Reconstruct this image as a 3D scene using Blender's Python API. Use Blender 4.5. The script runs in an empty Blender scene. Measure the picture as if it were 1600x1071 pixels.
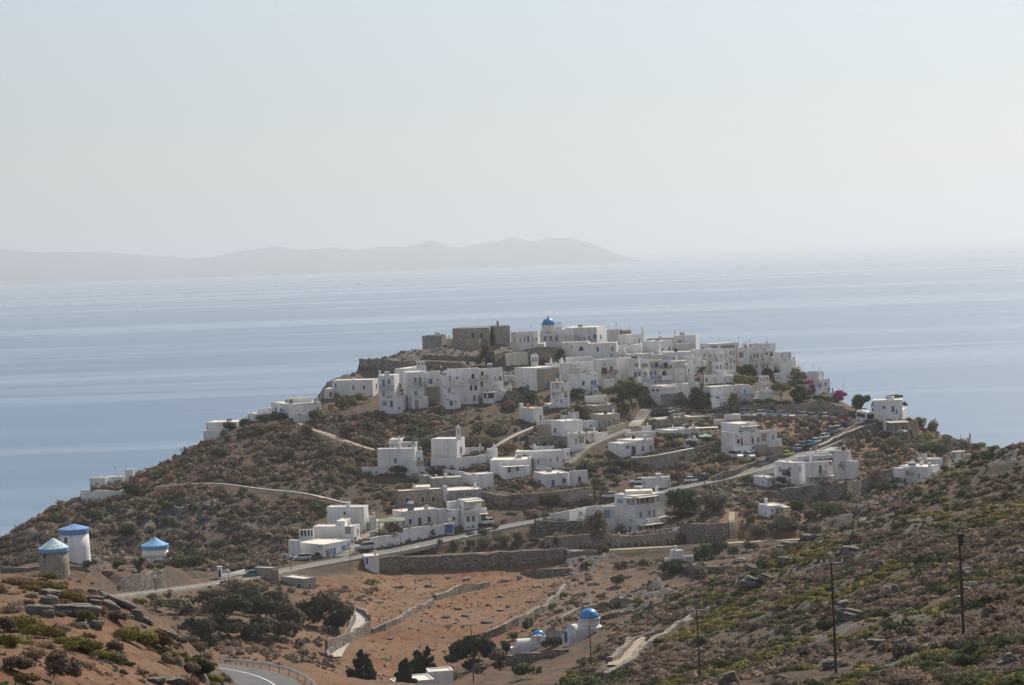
import bpy, bmesh, math, random
import numpy as np
from mathutils import Vector, Matrix
random.seed(7); RNG = np.random.default_rng(11)
S = bpy.context.scene
COL = S.collection
# ------------------------------------------------------------------ camera
F_PX = 3400.0; CAM = np.array([0.0, 0.0, 125.0])
PITCH = math.atan((535.5 - 393.0) / F_PX); ROLL = math.radians(2.1)
_F = np.array([0, math.cos(PITCH), -math.sin(PITCH)])
_R0 = np.array([1.0, 0, 0]); _U0 = np.array([0, math.sin(PITCH), math.cos(PITCH)])
_R = _R0 * math.cos(ROLL) - _U0 * math.sin(ROLL)
_U = _U0 * math.cos(ROLL) + _R0 * math.sin(ROLL)
def ray(px, py):
    return _F + _R * ((px - 800) / F_PX) - _U * ((py - 535.5) / F_PX)
def at(px, py, D):
    d = ray(px, py); return CAM + d * (D / d[1])
def project(P):
    P = np.asarray(P, float); v = P - CAM
    zc = v @ _F
    return 800 + F_PX * (v @ _R) / zc, 535.5 - F_PX * (v @ _U) / zc
cd = bpy.data.cameras.new('camera'); cam = bpy.data.objects.new('camera', cd); COL.objects.link(cam)
cd.sensor_width = 36; cd.lens = F_PX / 1600 * 36; cd.clip_start = 1; cd.clip_end = 250000
cam.matrix_world = Matrix(((_R[0], _U[0], -_F[0], CAM[0]), (_R[1], _U[1], -_F[1], CAM[1]), (_R[2], _U[2], -_F[2], CAM[2]), (0, 0, 0, 1)))
S.camera = cam
# ------------------------------------------------------------------ light
SUN_AZ, SUN_EL = math.radians(33), math.radians(43)      # right of the view direction, and up
w = bpy.data.worlds.new('World'); S.world = w; w.use_nodes = True
nt = w.node_tree; bg = nt.nodes['Background']
sky = nt.nodes.new('ShaderNodeTexSky'); sky.sky_type = 'NISHITA'; sky.sun_disc = False
sky.sun_elevation = SUN_EL; sky.sun_rotation = SUN_AZ; sky.altitude = 100
sky.air_density = 1.0; sky.dust_density = 0.35; sky.ozone_density = 1.5
hs = nt.nodes.new('ShaderNodeHueSaturation'); hs.inputs['Saturation'].default_value = .62; nt.links.new(sky.outputs[0], hs.inputs['Color']); 
tc = nt.nodes.new('ShaderNodeTexCoord'); sx = nt.nodes.new('ShaderNodeSeparateXYZ'); nt.links.new(tc.outputs['Generated'], sx.inputs[0])
mr = nt.nodes.new('ShaderNodeMapRange'); mr.inputs[1].default_value = 0.0; mr.inputs[2].default_value = .40; mr.inputs[3].default_value = .51; mr.inputs[4].default_value = 1.15; nt.links.new(sx.outputs[2], mr.inputs[0])
vm = nt.nodes.new('ShaderNodeVectorMath'); vm.operation = 'SCALE'; tn = nt.nodes.new('ShaderNodeVectorMath'); tn.operation = 'MULTIPLY'; tn.inputs[1].default_value = (1.012, .995, .992); nt.links.new(hs.outputs[0], tn.inputs[0]); nt.links.new(tn.outputs[0], vm.inputs[0]); nt.links.new(mr.outputs[0], vm.inputs['Scale'])
nt.links.new(vm.outputs[0], bg.inputs[0]); bg.inputs[1].default_value = 0.11
sl = bpy.data.lights.new('sun', 'SUN'); sl.energy = 4.6; sl.angle = math.radians(0.55); sl.color = (1.0, 0.92, 0.80)
so = bpy.data.objects.new('sun', sl); COL.objects.link(so); so.location = (0, 0, 400)
sv = Vector((math.sin(SUN_AZ) * math.cos(SUN_EL), math.cos(SUN_AZ) * math.cos(SUN_EL), math.sin(SUN_EL)))
so.rotation_euler = sv.to_track_quat('Z', 'Y').to_euler()
S.view_settings.view_transform = 'Standard'; S.view_settings.look = 'None'; S.view_settings.exposure = 0.27; S.view_settings.gamma = 1
S.render.engine = 'CYCLES'
cy = S.cycles; cy.max_bounces = 5; cy.diffuse_bounces = 2; cy.glossy_bounces = 2; cy.transmission_bounces = 2; cy.volume_bounces = 1; cy.transparent_max_bounces = 6
cy.use_denoising = True; cy.caustics_reflective = False; cy.caustics_refractive = False
# ------------------------------------------------------------------ materials
def mat(name, color, rough=0.85, build=None):
    m = bpy.data.materials.new(name); m.use_nodes = True
    b = m.node_tree.nodes['Principled BSDF']; b.inputs['Base Color'].default_value = (*color, 1); b.inputs['Roughness'].default_value = rough
    if 'Specular IOR Level' in b.inputs: b.inputs['Specular IOR Level'].default_value = 0.25
    if build: build(m.node_tree, b)
    return m
def N(nt, typ, **kw):
    n = nt.nodes.new('ShaderNode' + typ)
    for k, v in kw.items():
        if k in n.inputs: n.inputs[k].default_value = v
        else: setattr(n, k, v)
    return n
def noise(nt, scale, detail=4, rough=0.6, vec=None):
    n = N(nt, 'TexNoise', Scale=scale, Detail=detail, Roughness=rough)
    if vec is not None: nt.links.new(vec, n.inputs['Vector'])
    return n.outputs['Fac']
def ramp(nt, fac, stops):
    r = nt.nodes.new('ShaderNodeValToRGB'); e = r.color_ramp.elements
    while len(e) < len(stops): e.new(0.5)
    for i, (p, c) in enumerate(stops):
        e[i].position = p; e[i].color = (*c, 1) if len(c) == 3 else c
    nt.links.new(fac, r.inputs[0]); return r.outputs[0]
def mixc(nt, fac, a, b, mode='MIX'):
    m = nt.nodes.new('ShaderNodeMix'); m.data_type = 'RGBA'; m.blend_type = mode
    for sock, v in ((m.inputs[0], fac), (m.inputs[6], a), (m.inputs[7], b)):
        if hasattr(v, 'links'): nt.links.new(v, sock)
        elif isinstance(v, (int, float)): sock.default_value = v
        else: sock.default_value = (*v, 1)
    return m.outputs[2]
def geo_pos(nt): return nt.nodes.new('ShaderNodeNewGeometry').outputs['Position']
def bump(nt, b, h, strength, dist):
    n = N(nt, 'Bump', Strength=strength, Distance=dist); nt.links.new(h, n.inputs['Height']); nt.links.new(n.outputs[0], b.inputs['Normal'])
G1 = lambda v: (v, v, v)
def plaster(c, stain, amt=0.35):
    def f(nt, b):
        p = geo_pos(nt)
        mp = N(nt, 'Mapping'); mp.inputs['Scale'].default_value = (1.2, 1.2, 0.28); nt.links.new(p, mp.inputs[0])
        a = ramp(nt, noise(nt, 0.55, 6, 0.65, mp.outputs[0]), [(0.44, G1(0)), (0.78, G1(amt))])
        big = ramp(nt, noise(nt, 0.09, 2, 0.5, p), [(0.3, G1(0.84)), (0.7, G1(1.0))])
        big = mixc(nt, 1.0, big, ramp(nt, nt.nodes.new('ShaderNodeObjectInfo').outputs['Random'], [(0, (.90, .885, .85)), (.5, (.97, .97, .96)), (1, (1.0, .99, .975))]), 'MULTIPLY')
        nt.links.new(mixc(nt, 1.0, mixc(nt, a, c, stain), big, 'MULTIPLY'), b.inputs['Base Color'])
        bump(nt, b, noise(nt, 3.0, 4, 0.6, p), 0.35, 0.05)
    return f
def stonework(cs, scale, mortar=0.5):
    def f(nt, b):
        p = geo_pos(nt)
        mp = N(nt, 'Mapping'); mp.inputs['Scale'].default_value = (1, 1, 1.9); nt.links.new(p, mp.inputs[0])
        v = N(nt, 'TexVoronoi', Scale=scale); nt.links.new(mp.outputs[0], v.inputs['Vector'])
        e = N(nt, 'TexVoronoi', Scale=scale, feature='DISTANCE_TO_EDGE'); nt.links.new(mp.outputs[0], e.inputs['Vector'])
        s = nt.nodes.new('ShaderNodeSeparateColor'); nt.links.new(v.outputs['Color'], s.inputs[0])
        col = ramp(nt, s.outputs[0], [(0.0, cs[0]), (0.35, cs[1]), (0.7, cs[2]), (1.0, cs[3])])
        ed = ramp(nt, e.outputs['Distance'], [(0.0, G1(mortar)), (0.12, G1(1))])
        big = ramp(nt, noise(nt, 0.25, 4, 0.6, p), [(0.3, G1(0.72)), (0.7, G1(1.08))])
        nt.links.new(mixc(nt, 1.0, mixc(nt, 1.0, col, ed, 'MULTIPLY'), big, 'MULTIPLY'), b.inputs['Base Color'])
        bump(nt, b, e.outputs['Distance'], 0.9, 0.25)
    return f
def speckle(c1, c2, sc=3.0):
    def f(nt, b):
        p = geo_pos(nt)
        nt.links.new(ramp(nt, noise(nt, sc, 5, 0.65, p), [(0.35, c1), (0.65, c2)]), b.inputs['Base Color'])
        bump(nt, b, noise(nt, sc * 2, 4, 0.6, p), 0.4, 0.08)
    return f
M = {}
M['white'] = mat('white_plaster', (.8, .8, .8), 0.9, plaster((.82, .81, .795), (.48, .42, .34), 0.62))
M['cream'] = mat('cream_plaster', (.7, .64, .55), 0.9, plaster((.70, .64, .54), (.45, .40, .33), 0.6))
M['roof'] = mat('roof_screed', (.7, .66, .58), 0.9, plaster((.80, .73, .62), (.52, .46, .38), 0.5))
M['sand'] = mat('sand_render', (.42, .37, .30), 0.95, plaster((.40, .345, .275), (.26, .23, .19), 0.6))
M['tan'] = mat('tan_render', (.52, .44, .36), 0.95, plaster((.50, .42, .34), (.32, .28, .23), 0.5))
M['grey'] = mat('grey_concrete', (.40, .385, .36), 0.95, plaster((.44, .42, .385), (.22, .21, .2), 0.9))
M['stone'] = mat('castle_stone', (.3, .27, .22), 0.95, stonework([(.33, .28, .215), (.44, .375, .29), (.52, .45, .35), (.38, .34, .28)], 2.6, .72))
M['rubble'] = mat('dry_stone', (.25, .23, .2), 0.95, stonework([(.145, .125, .10), (.25, .215, .17), (.37, .32, .26), (.20, .178, .15)], 1.7, .5))
M['house_stone'] = mat('house_stone', (.3, .27, .22), 0.95, stonework([(.26, .22, .175), (.37, .315, .245), (.48, .41, .33), (.31, .275, .23)], 2.2, .65))
M['asphalt'] = mat('asphalt', (.17, .16, .155), 0.9, speckle((.145, .135, .125), (.205, .19, .172), 0.7))
M['dark_asphalt'] = mat('dark_asphalt', (.10, .10, .10), .9, speckle((.085, .083, .082), (.135, .13, .125), .5))
M['concrete'] = mat('pale_concrete', (.42, .38, .32), 0.92, speckle((.34, .305, .255), (.50, .455, .38), 0.9))
M['dirt'] = mat('dirt_track', (.40, .32, .24), 0.95, speckle((.25, .19, .135), (.37, .30, .225), 0.8))
M['line'] = mat('road_paint', (.72, .71, .68), 0.8, speckle((.62, .6, .57), (.78, .77, .75), 4))
PC = dict(b=(.075, .145, .36), l=(.22, .31, .40), d=(.035, .036, .042), g=(.15, .165, .115), n=(.17, .055, .042), k=(.26, .25, .235), s=(.47, .41, .33), w=(.78, .77, .75), y=(.62, .40, .12), c=(.10, .27, .52), r=(.42, .09, .05), t=(.12, .42, .50), o=(.56, .16, .05))
PN = dict(b='blue', l='pale_blue', d='dark_glass', g='grey_green', n='brown', k='grey', s='sand', w='white', y='ochre', c='sky_blue', r='red', t='turquoise', o='orange')
for k, c in PC.items():
    M[k] = mat(PN[k] + '_paint', c, 0.5 if k != 'd' else 0.25, speckle(tuple(x * .82 for x in c), tuple(min(1, x * 1.12) for x in c), 5) if k != 'd' else None)
M['w'] = M['white']
M['dome'] = mat('dome_blue', (.055, .20, .50), 0.32, speckle((.045, .20, .44), (.065, .25, .52), 1.5))
M['metal'] = mat('galvanised', (.42, .42, .42), 0.45); M['metal'].node_tree.nodes['Principled BSDF'].inputs['Metallic'].default_value = .7
M['black'] = mat('black_iron', (.03, .03, .032), 0.6)
M['wood'] = mat('creosote_pole', (.075, .045, .032), 0.9, speckle((.055, .034, .025), (.10, .062, .045), 6))
M['glass'] = mat('dark_window_glass', (.04, .045, .05), 0.12)
M['solar'] = mat('solar_panel', (.16, .19, .215), 0.3)
# ------------------------------------------------------------------ mesh helpers
class MB:
    """collects shapes and links them as one mesh object"""
    def __init__(s): s.v = []; s.f = []; s.m = []
    def add(s, vs, fs, mi=0):
        n = len(s.v); s.v += [tuple(map(float, p)) for p in vs]; s.f += [tuple(i + n for i in f) for f in fs]; s.m += [mi] * len(fs)
    def prism(s, poly, z0, z1, mi=0, cap=True):
        """poly counter-clockwise from above; z0/z1 numbers or one per corner"""
        n = len(poly); z0 = [z0] * n if np.isscalar(z0) else z0; z1 = [z1] * n if np.isscalar(z1) else z1
        vs = [(p[0], p[1], a) for p, a in zip(poly, z0)] + [(p[0], p[1], a) for p, a in zip(poly, z1)]
        fs = [(i, (i + 1) % n, n + (i + 1) % n, n + i) for i in range(n)]
        if cap: fs += [tuple(range(n - 1, -1, -1)), tuple(range(n, 2 * n))]
        s.add(vs, fs, mi)
    def obox(s, o, ex, ey, x0, x1, y0, y1, z0, z1, mi=0):
        c = [(o[0] + ex[0] * a + ey[0] * b, o[1] + ex[1] * a + ey[1] * b) for a, b in ((x0, y0), (x1, y0), (x1, y1), (x0, y1))]
        cr = ex[0] * ey[1] - ex[1] * ey[0]
        s.prism(c if cr > 0 else c[::-1], o[2] + z0, o[2] + z1, mi)
    def box(s, x0, x1, y0, y1, z0, z1, mi=0): s.obox((0, 0, 0), (1, 0), (0, 1), x0, x1, y0, y1, z0, z1, mi)
    def lathe(s, c, prof, seg=20, mi=0, ph=0.0):
        vs = []; fs = []
        for r, z in prof:
            for k in range(seg):
                a = ph + 2 * math.pi * k / seg; vs.append((c[0] + r * math.cos(a), c[1] + r * math.sin(a), c[2] + z))
        for i in range(len(prof) - 1):
            for k in range(seg):
                k2 = (k + 1) % seg; fs.append((i * seg + k, i * seg + k2, (i + 1) * seg + k2, (i + 1) * seg + k))
        fs.append(tuple(range(seg - 1, -1, -1))); fs.append(tuple((len(prof) - 1) * seg + k for k in range(seg)))
        s.add(vs, fs, mi)
    def tube(s, pts, rad, seg=6, mi=0):
        pts = [Vector(p) for p in pts]; rad = [rad] * len(pts) if np.isscalar(rad) else rad
        vs = []; fs = []
        for i, p in enumerate(pts):
            t = (pts[min(i + 1, len(pts) - 1)] - pts[max(i - 1, 0)]).normalized()
            a = t.cross(Vector((0.3, 0.9, 0.1))).normalized(); b = t.cross(a)
            for k in range(seg):
                q = p + (a * math.cos(2 * math.pi * k / seg) + b * math.sin(2 * math.pi * k / seg)) * rad[i]; vs.append(q)
        for i in range(len(pts) - 1):
            for k in range(seg):
                k2 = (k + 1) % seg; fs.append((i * seg + k, i * seg + k2, (i + 1) * seg + k2, (i + 1) * seg + k))
        fs.append(tuple(range(seg))); fs.append(tuple((len(pts) - 1) * seg + k for k in range(seg)))
        s.add(vs, fs, mi)
    def build(s, name, mats, parent=None, smooth=False):
        me = bpy.data.meshes.new(name); me.from_pydata(s.v, [], s.f)
        for m in (mats if isinstance(mats, (list, tuple)) else [mats]): me.materials.append(M[m] if isinstance(m, str) else m)
        if any(s.m): me.polygons.foreach_set('material_index', s.m)
        if smooth: me.polygons.foreach_set('use_smooth', [True] * len(s.f))
        me.update()
        o = bpy.data.objects.new(name, me); COL.objects.link(o)
        if parent is not None:
            o.parent = parent; o.matrix_parent_inverse = Matrix.Translation(-Vector(parent.location))
        return o
def np_mesh(name, V, Fq, mats, midx=None, smooth=False):
    """fast mesh from arrays; Fq is (n,3) or (n,4)"""
    me = bpy.data.meshes.new(name); n, k = Fq.shape
    me.vertices.add(len(V)); me.vertices.foreach_set('co', np.ascontiguousarray(V, np.float32).ravel())
    me.loops.add(n * k); me.loops.foreach_set('vertex_index', np.ascontiguousarray(Fq, np.int32).ravel())
    me.polygons.add(n); me.polygons.foreach_set('loop_start', np.arange(0, n * k, k, dtype=np.int32))
    for m in mats: me.materials.append(M[m] if isinstance(m, str) else m)
    if midx is not None: me.polygons.foreach_set('material_index', np.ascontiguousarray(midx, np.int32))
    if smooth: me.polygons.foreach_set('use_smooth', np.ones(n, bool))
    me.update(); me.validate()
    return me
def link(name, me, parent=None):
    o = bpy.data.objects.new(name, me); COL.objects.link(o)
    if parent is not None: o.parent = parent
    return o
def tag(o, label=None, cat=None, group=None, kind=None):
    if label: o['label'] = label
    if cat: o['category'] = cat
    if group: o['group'] = group
    if kind: o['kind'] = kind
    return o
def thing(name, label, cat, loc, rz=0.0, group=None):
    o = bpy.data.objects.new(name, None); COL.objects.link(o); o.location = [float(x) for x in loc]; o.rotation_euler = (0, 0, rz)
    o.empty_display_size = .5
    return tag(o, label, cat, group)
def copy_tree(o, parent=None):
    c = o.copy(); COL.objects.link(c)
    if parent is not None: c.parent = parent
    for ch in list(o.children): copy_tree(ch, c)
    return c
HAZE = 9e-5
# ------------------------------------------------------------------ terrain: one height field
def vnoise(x, y, seed=0):
    xi = np.floor(x).astype(np.int64); yi = np.floor(y).astype(np.int64); fx = x - xi; fy = y - yi
    fx = fx * fx * (3 - 2 * fx); fy = fy * fy * (3 - 2 * fy)
    def h(a, b):
        n = (a * 374761393 + b * 668265263 + seed * 974634777) & 0xFFFFFFFF
        n = ((n ^ (n >> 13)) * 1274126177) & 0xFFFFFFFF
        return ((n ^ (n >> 16)) & 0xFFFF) / 65535.0
    return (h(xi, yi) * (1 - fx) + h(xi + 1, yi) * fx) * (1 - fy) + (h(xi, yi + 1) * (1 - fx) + h(xi + 1, yi + 1) * fx) * fy
def fbm(x, y, oct=4, seed=0, gain=0.5):
    s = 0; a = 1.0; t = 0
    for i in range(oct):
        s = s + a * (vnoise(x * 2 ** i, y * 2 ** i, seed + i * 17) - 0.5); t += a; a *= gain
    return s / t * 2
CP = [  # pixel x, pixel y, distance along the view
 # town hill, from the top down
 (750,545,720),(860,545,730),(960,545,728),(1060,550,724),(1200,550,715),(1240,610,692),(1290,612,690),(1385,650,662),(1430,662,655),(1500,692,640),(1545,712,630),
 (1310,632,668),(1345,640,664),(1250,625,682),
 (630,556,715),(690,550,720),(562,578,700),(510,600,690),(510,622,680),(590,615,682),(440,648,648),(500,650,645),(400,660,648),(320,692,640),(230,742,620),(130,785,608),(60,812,585),(10,834,560),
 (0,880,520),(750,590,684),(850,600,674),(950,590,680),(1050,600,672),(1150,600,672),(850,640,642),(700,640,645),(600,650,640),(800,660,630),(960,660,630),(1000,642,648),(1100,650,645),(1200,650,648),(1280,648,648),(1330,655,645),
 (550,690,615),(450,700,615),(600,735,594),(660,735,594),(740,745,588),(840,730,592),(900,700,605),(1000,720,598),(1100,700,606),(1170,710,600),(870,768,569),(650,792,560),(740,800,556),(560,765,580),(500,830,536),(400,720,602),(300,730,605),(330,790,572),(430,830,545),(230,865,545),(300,872,540),(400,872,530),(160,840,552),(100,820,570),(90,870,520),
 (1030,770,570),(960,775,566),(1240,690,610),(1400,700,592),(1440,752,556),(1500,720,590),(1390,740,560),(1300,782,546),(1200,790,535),(1280,760,556),(1350,802,500),(1200,830,496),(1120,820,510),(1000,840,530),(1060,810,535),(920,840,528),
 # saddle and fields below the town
 (600,893,512),(700,893,513),(800,887,516),(880,875,520),(560,930,470),(700,950,457),(820,940,462),(600,1000,420),(700,1000,419),(560,1040,392),(700,1050,390),(500,960,430),(450,1000,395),(300,945,438),(330,1000,388),(400,1020,362),(500,1040,348),(540,1071,335),(640,1071,366),(900,920,475),(960,890,495),(1000,930,462),(1060,884,484),(1090,905,460),(1130,880,470),(1000,875,500),(850,980,410),
 (740,1042,386),(835,1022,372),(905,1003,362),(780,1071,345),
 # mills' shelf
 (85,900,425),(125,884,434),(40,905,425),(150,922,414),(185,885,440),(245,876,445),(230,925,432),(320,905,455),(330,880,462),(-60,900,430),
 # right hillside
 (870,1071,300),(1000,1071,245),(1095,1071,215),(1200,1050,203),(1308,1058,172),(1507,1008,170),(1600,1071,130),(1450,1071,138),(1600,900,200),(1600,800,270),(1600,697,360),(1540,722,366),(1450,752,370),(1390,790,366),(1330,826,362),(1290,845,366),(1240,858,372),(1180,880,378),(1120,905,380),(1060,945,362),(1000,965,350),(960,990,352),(940,1030,325),(1200,960,282),(1300,900,300),(1400,950,226),(1450,850,290),(1520,800,290),(1100,1000,270),(1000,1010,300),(1700,690,350),(1700,800,250),(1700,1000,140),
 # left foreground
 (0,1071,92),(100,1071,98),(200,1071,106),(340,1071,132),(0,990,126),(100,1000,122),(200,990,140),(300,1012,152),(0,925,170),(80,925,176),(150,945,172),(240,975,168),(300,1005,160),(30,907,188),(70,908,190),(110,918,188),(190,942,182),(335,1045,160),(-150,1071,90),(-150,980,130),(-150,900,190),
]
pts = [at(*c) for c in CP]
def Wp(px, D, z):
    p = at(px, 500, D); pts.append(np.array([p[0], D, z]))
# hidden ground: dips behind the near hills, the far side of the headland, the sea bed
for px, D, z in [(-150,230,84),(0,235,82),(0,300,66),(0,380,62),(100,235,82),(100,300,66),(100,370,61),(180,225,82),(180,300,66),(240,215,80),(240,300,62),(300,200,84),(300,330,62),(340,190,88),(-150,330,64),
    (1600,410,78),(1600,480,66),(1540,420,74),(1540,480,66),(1450,415,73),(1450,470,64),(1390,410,69),(1390,450,62),(1330,405,66),(1290,410,62),(1240,415,62),(1180,410,61),(1120,410,60),(1700,400,84),(1700,500,64),
    (1600,560,62),(1650,620,52),(1600,640,55),(1650,720,-4),(1750,600,45),(1750,700,-6),(1850,560,30),(1850,660,-6),
    (750,765,84),(860,775,84),(960,775,84),(1060,770,82),(1200,760,78),(1280,730,62),(1385,700,54),(1500,690,44),(1545,675,44),(630,755,84),(562,735,76),(500,722,70),(440,690,66),(400,690,62),(320,680,58),(230,662,50),(130,650,44),(60,630,36),(10,610,34),
    (750,850,30),(860,860,32),(960,860,32),(1060,850,32),(1200,840,28),(1280,800,20),(1385,770,10),(1500,745,6),(630,840,26),(562,815,20),(500,790,14),(440,760,14),(320,740,12),(230,720,8),(130,700,4),(60,680,0),(10,660,0),
    (-60,570,44),(-60,610,14),(-60,650,-6),(-200,500,36),(-200,560,6),(-200,620,-6),(-350,450,30),(-350,540,-6),(-200,400,50),(-350,350,50),(-400,250,70),
    (750,940,-6),(960,950,-6),(1200,920,-6),(1385,840,-6),(1545,790,-6),(500,860,-6),(320,810,-6),(130,760,-6),(10,720,-6),(800,1050,-8),(1300,1000,-8),(300,950,-8),(1700,900,-8),(-100,850,-8),
    (400,25,119),(1200,25,119),(-200,25,119),(1800,25,119),(800,25,119),(0,50,114),(500,60,108),(1000,60,108),(1500,60,112),(1900,70,112),(-350,80,112),(500,120,98),(800,120,98),(1000,120,98),(1300,90,105),(800,180,86),(800,240,74),(640,180,80),(640,250,72),(640,310,62),(500,180,78),(400,100,98),(400,140,91),(400,190,81),(450,100,96),(450,150,84),(450,200,76),(375,110,100),(370,150,92),(365,190,84),(2600,300,86),(2600,100,106),(2600,500,66),(2600,680,10),(-1000,120,102),(-1000,250,74),(-1000,400,52),(-1000,520,10),(2000,300,84),(2000,150,104),(1900,450,70)]:
    Wp(px, D, z)
ROADS = {  # name: (width, material, kerb side wall height, [(px, py, D)...])
 'road': (6.1, [(1392,650,655),(1352,662,637),(1300,690,614),(1245,712,598),(1190,732,586),(1130,750,577),(1085,758,573),(1040,768,569),(990,783,564),(940,795,560),(880,808,551),(820,818,545),(760,829,539),(700,843,532),(640,857,524),(580,868,515),(520,878,508),(460,889,500),(400,901,483),(340,912,466),(280,920,449),(215,928,432),(150,936,415)]),
 'track': (4.2, [(628,872,519),(700,868,520),(780,864,522),(850,861,521),(920,861,518),(985,858,514),(1050,854,509),(1120,850,503),(1190,846,495),(1250,843,486),(1310,842,470)]),
 'near_road': (6.4, [(300,1040,296),(355,1048,262),(395,1056,250),(425,1070,238),(442,1090,224),(436,1120,205),(400,1160,184)]),
 'parking_terrace': (8.0, [(1012,656,642),(1060,651,645),(1120,648,648),(1200,648,650),(1270,650,652),(1330,655,652)]),
}
for k, (wd, pl) in ROADS.items():
    for c in pl: pts.append(at(*c))
pts = np.array(pts)
SC = 100.0
def solve(P):
    n = len(P); xy = P[:, :2] / SC
    A = np.sqrt(((xy[:, None] - xy[None]) ** 2).sum(-1) + 0.0016)
    A[np.arange(n), np.arange(n)] += -0.01
    Q = np.hstack([np.ones((n, 1)), xy]); B = np.zeros((n + 3, n + 3)); B[:n, :n] = A; B[:n, n:] = Q; B[n:, :n] = Q.T
    return np.linalg.solve(B, np.concatenate([P[:, 2], np.zeros(3)]))
COEF = solve(pts)
def rbf(X, Y):
    X = X.ravel() / SC; Y = Y.ravel() / SC; out = np.empty(len(X)); cx = (pts[:, 0] / SC).astype(np.float32); cyy = (pts[:, 1] / SC).astype(np.float32); cf = COEF[:len(pts)].astype(np.float32)
    for i in range(0, len(X), 20000):
        x = X[i:i + 20000].astype(np.float32); y = Y[i:i + 20000].astype(np.float32)
        out[i:i + 20000] = np.sqrt((x[:, None] - cx) ** 2 + (y[:, None] - cyy) ** 2 + 0.0016) @ cf + COEF[-3] + COEF[-2] * x + COEF[-1] * y
    return out
NA = 1060
TA = np.linspace(math.tan(math.radians(-28)), math.tan(math.radians(28)), NA)
DD = np.concatenate([np.exp(np.linspace(math.log(14), math.log(90), 100))[:-1], np.exp(np.linspace(math.log(90), math.log(380), 330))[:-1], np.linspace(380, 735, 640)[:-1], np.linspace(735, 1060, 50)]); ND = len(DD)
GX = DD[:, None] * TA[None]; GY = np.repeat(DD[:, None], NA, 1)
GZ = rbf(GX, GY).reshape(ND, NA)
GPX, GPY = project(np.stack([GX, GY, GZ], -1))
def in_poly(px, py, poly):
    r = np.zeros(px.shape, bool); n = len(poly)
    for i in range(n):
        x1, y1 = poly[i]; x2, y2 = poly[(i + 1) % n]
        c = ((y1 > py) != (y2 > py)) & (px < (x2 - x1) * (py - y1) / ((y2 - y1) or 1e-9) + x1); r ^= c
    return r
# roughness: wild slopes are lumpy, the town and roads smooth
town = in_poly(GPX, GPY, [(480,600),(700,500),(1300,520),(1560,700),(1500,790),(1300,800),(900,850),(560,880),(430,890),(560,740),(600,650)]) & (GY > 480)
amp = np.where(town, 0.25, 0.9) * np.clip((GY - 20) / 60, 0, 1)
amp = np.where(in_poly(GPX, GPY, [(590,880),(900,870),(1000,930),(860,1000),(560,1071),(520,1000)]) & (GY > 330), 0.35, amp)
SMOOTH = GZ.copy()
GZ = GZ + amp * (fbm(GX / 9, GY / 9, 4, 3) * 0.9 + fbm(GX / 2.4, GY / 2.4, 3, 9) * 0.35)
wild = in_poly(GPX, GPY, [(-400,900),(0,800),(130,760),(330,670),(480,640),(640,655),(600,690),(560,750),(470,830),(430,900),(300,900)]) & (GY > 470) & ~in_poly(GPX, GPY, [(90,735),(250,720),(270,780),(230,815),(90,815)])
GZ += np.where(wild, (fbm(GX / 26, GY / 60, 3, 51)) * 3.4, 0)
# rocky ledges on the steep and craggy places
RIDGE = np.abs(fbm(GX / 14 + 5, GY / 20, 4, 21))
crag_polys = [[(1240,840),(1330,800),(1420,720),(1600,690),(1600,760),(1480,800),(1400,860),(1260,900),(1130,920)],[(150,760),(300,780),(430,850),(300,890),(140,880)],[(480,650),(540,560),(820,520),(820,590),(600,600),(560,560),(520,640)],[(0,830),(120,760),(180,780),(60,850)],[(1200,900),(1320,860),(1480,1000),(1380,1071),(1150,1000)],[(880,870),(960,870),(1060,930),(1000,960),(900,930)]]
crag = np.zeros(GX.shape, bool)
for p in crag_polys: crag |= in_poly(GPX, GPY, p)
GZ += np.where(crag, np.clip(0.22 - RIDGE, 0, 1) * 7 * np.clip(GY / 500, .25, 1), 0)
def hgt(X, Y):
    X = np.atleast_1d(np.asarray(X, float)); Y = np.atleast_1d(np.asarray(Y, float))
    r = np.clip(np.interp(Y, DD, np.arange(ND)), 0, ND - 1.001)
    c = np.clip((X / np.maximum(Y, 1) - TA[0]) / (TA[-1] - TA[0]) * (NA - 1), 0, NA - 1.001)
    i = r.astype(int); j = c.astype(int); fr = r - i; fc = c - j
    return (GZ[i, j] * (1 - fc) + GZ[i, j + 1] * fc) * (1 - fr) + (GZ[i + 1, j] * (1 - fc) + GZ[i + 1, j + 1] * fc) * fr
def hit(px, py, dmin=300.0, dmax=900.0):
    """first point of the ground seen through a pixel beyond dmin"""
    d = ray(px, py); D = np.arange(dmin, dmax, 0.5)
    P = CAM + d * (D / d[1])[:, None]
    below = P[:, 2] <= hgt(P[:, 0], P[:, 1])
    k = int(np.argmax(below)) if below.any() else int(np.argmin(P[:, 2] - hgt(P[:, 0], P[:, 1])))
    if k > 0 and below.any():
        a = P[k - 1]; b = P[k]; ga = a[2] - hgt(a[0], a[1])[0]; gb = b[2] - hgt(b[0], b[1])[0]
        t = ga / (ga - gb + 1e-9); return a + (b - a) * min(max(t, 0), 1)
    return P[k]
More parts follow.
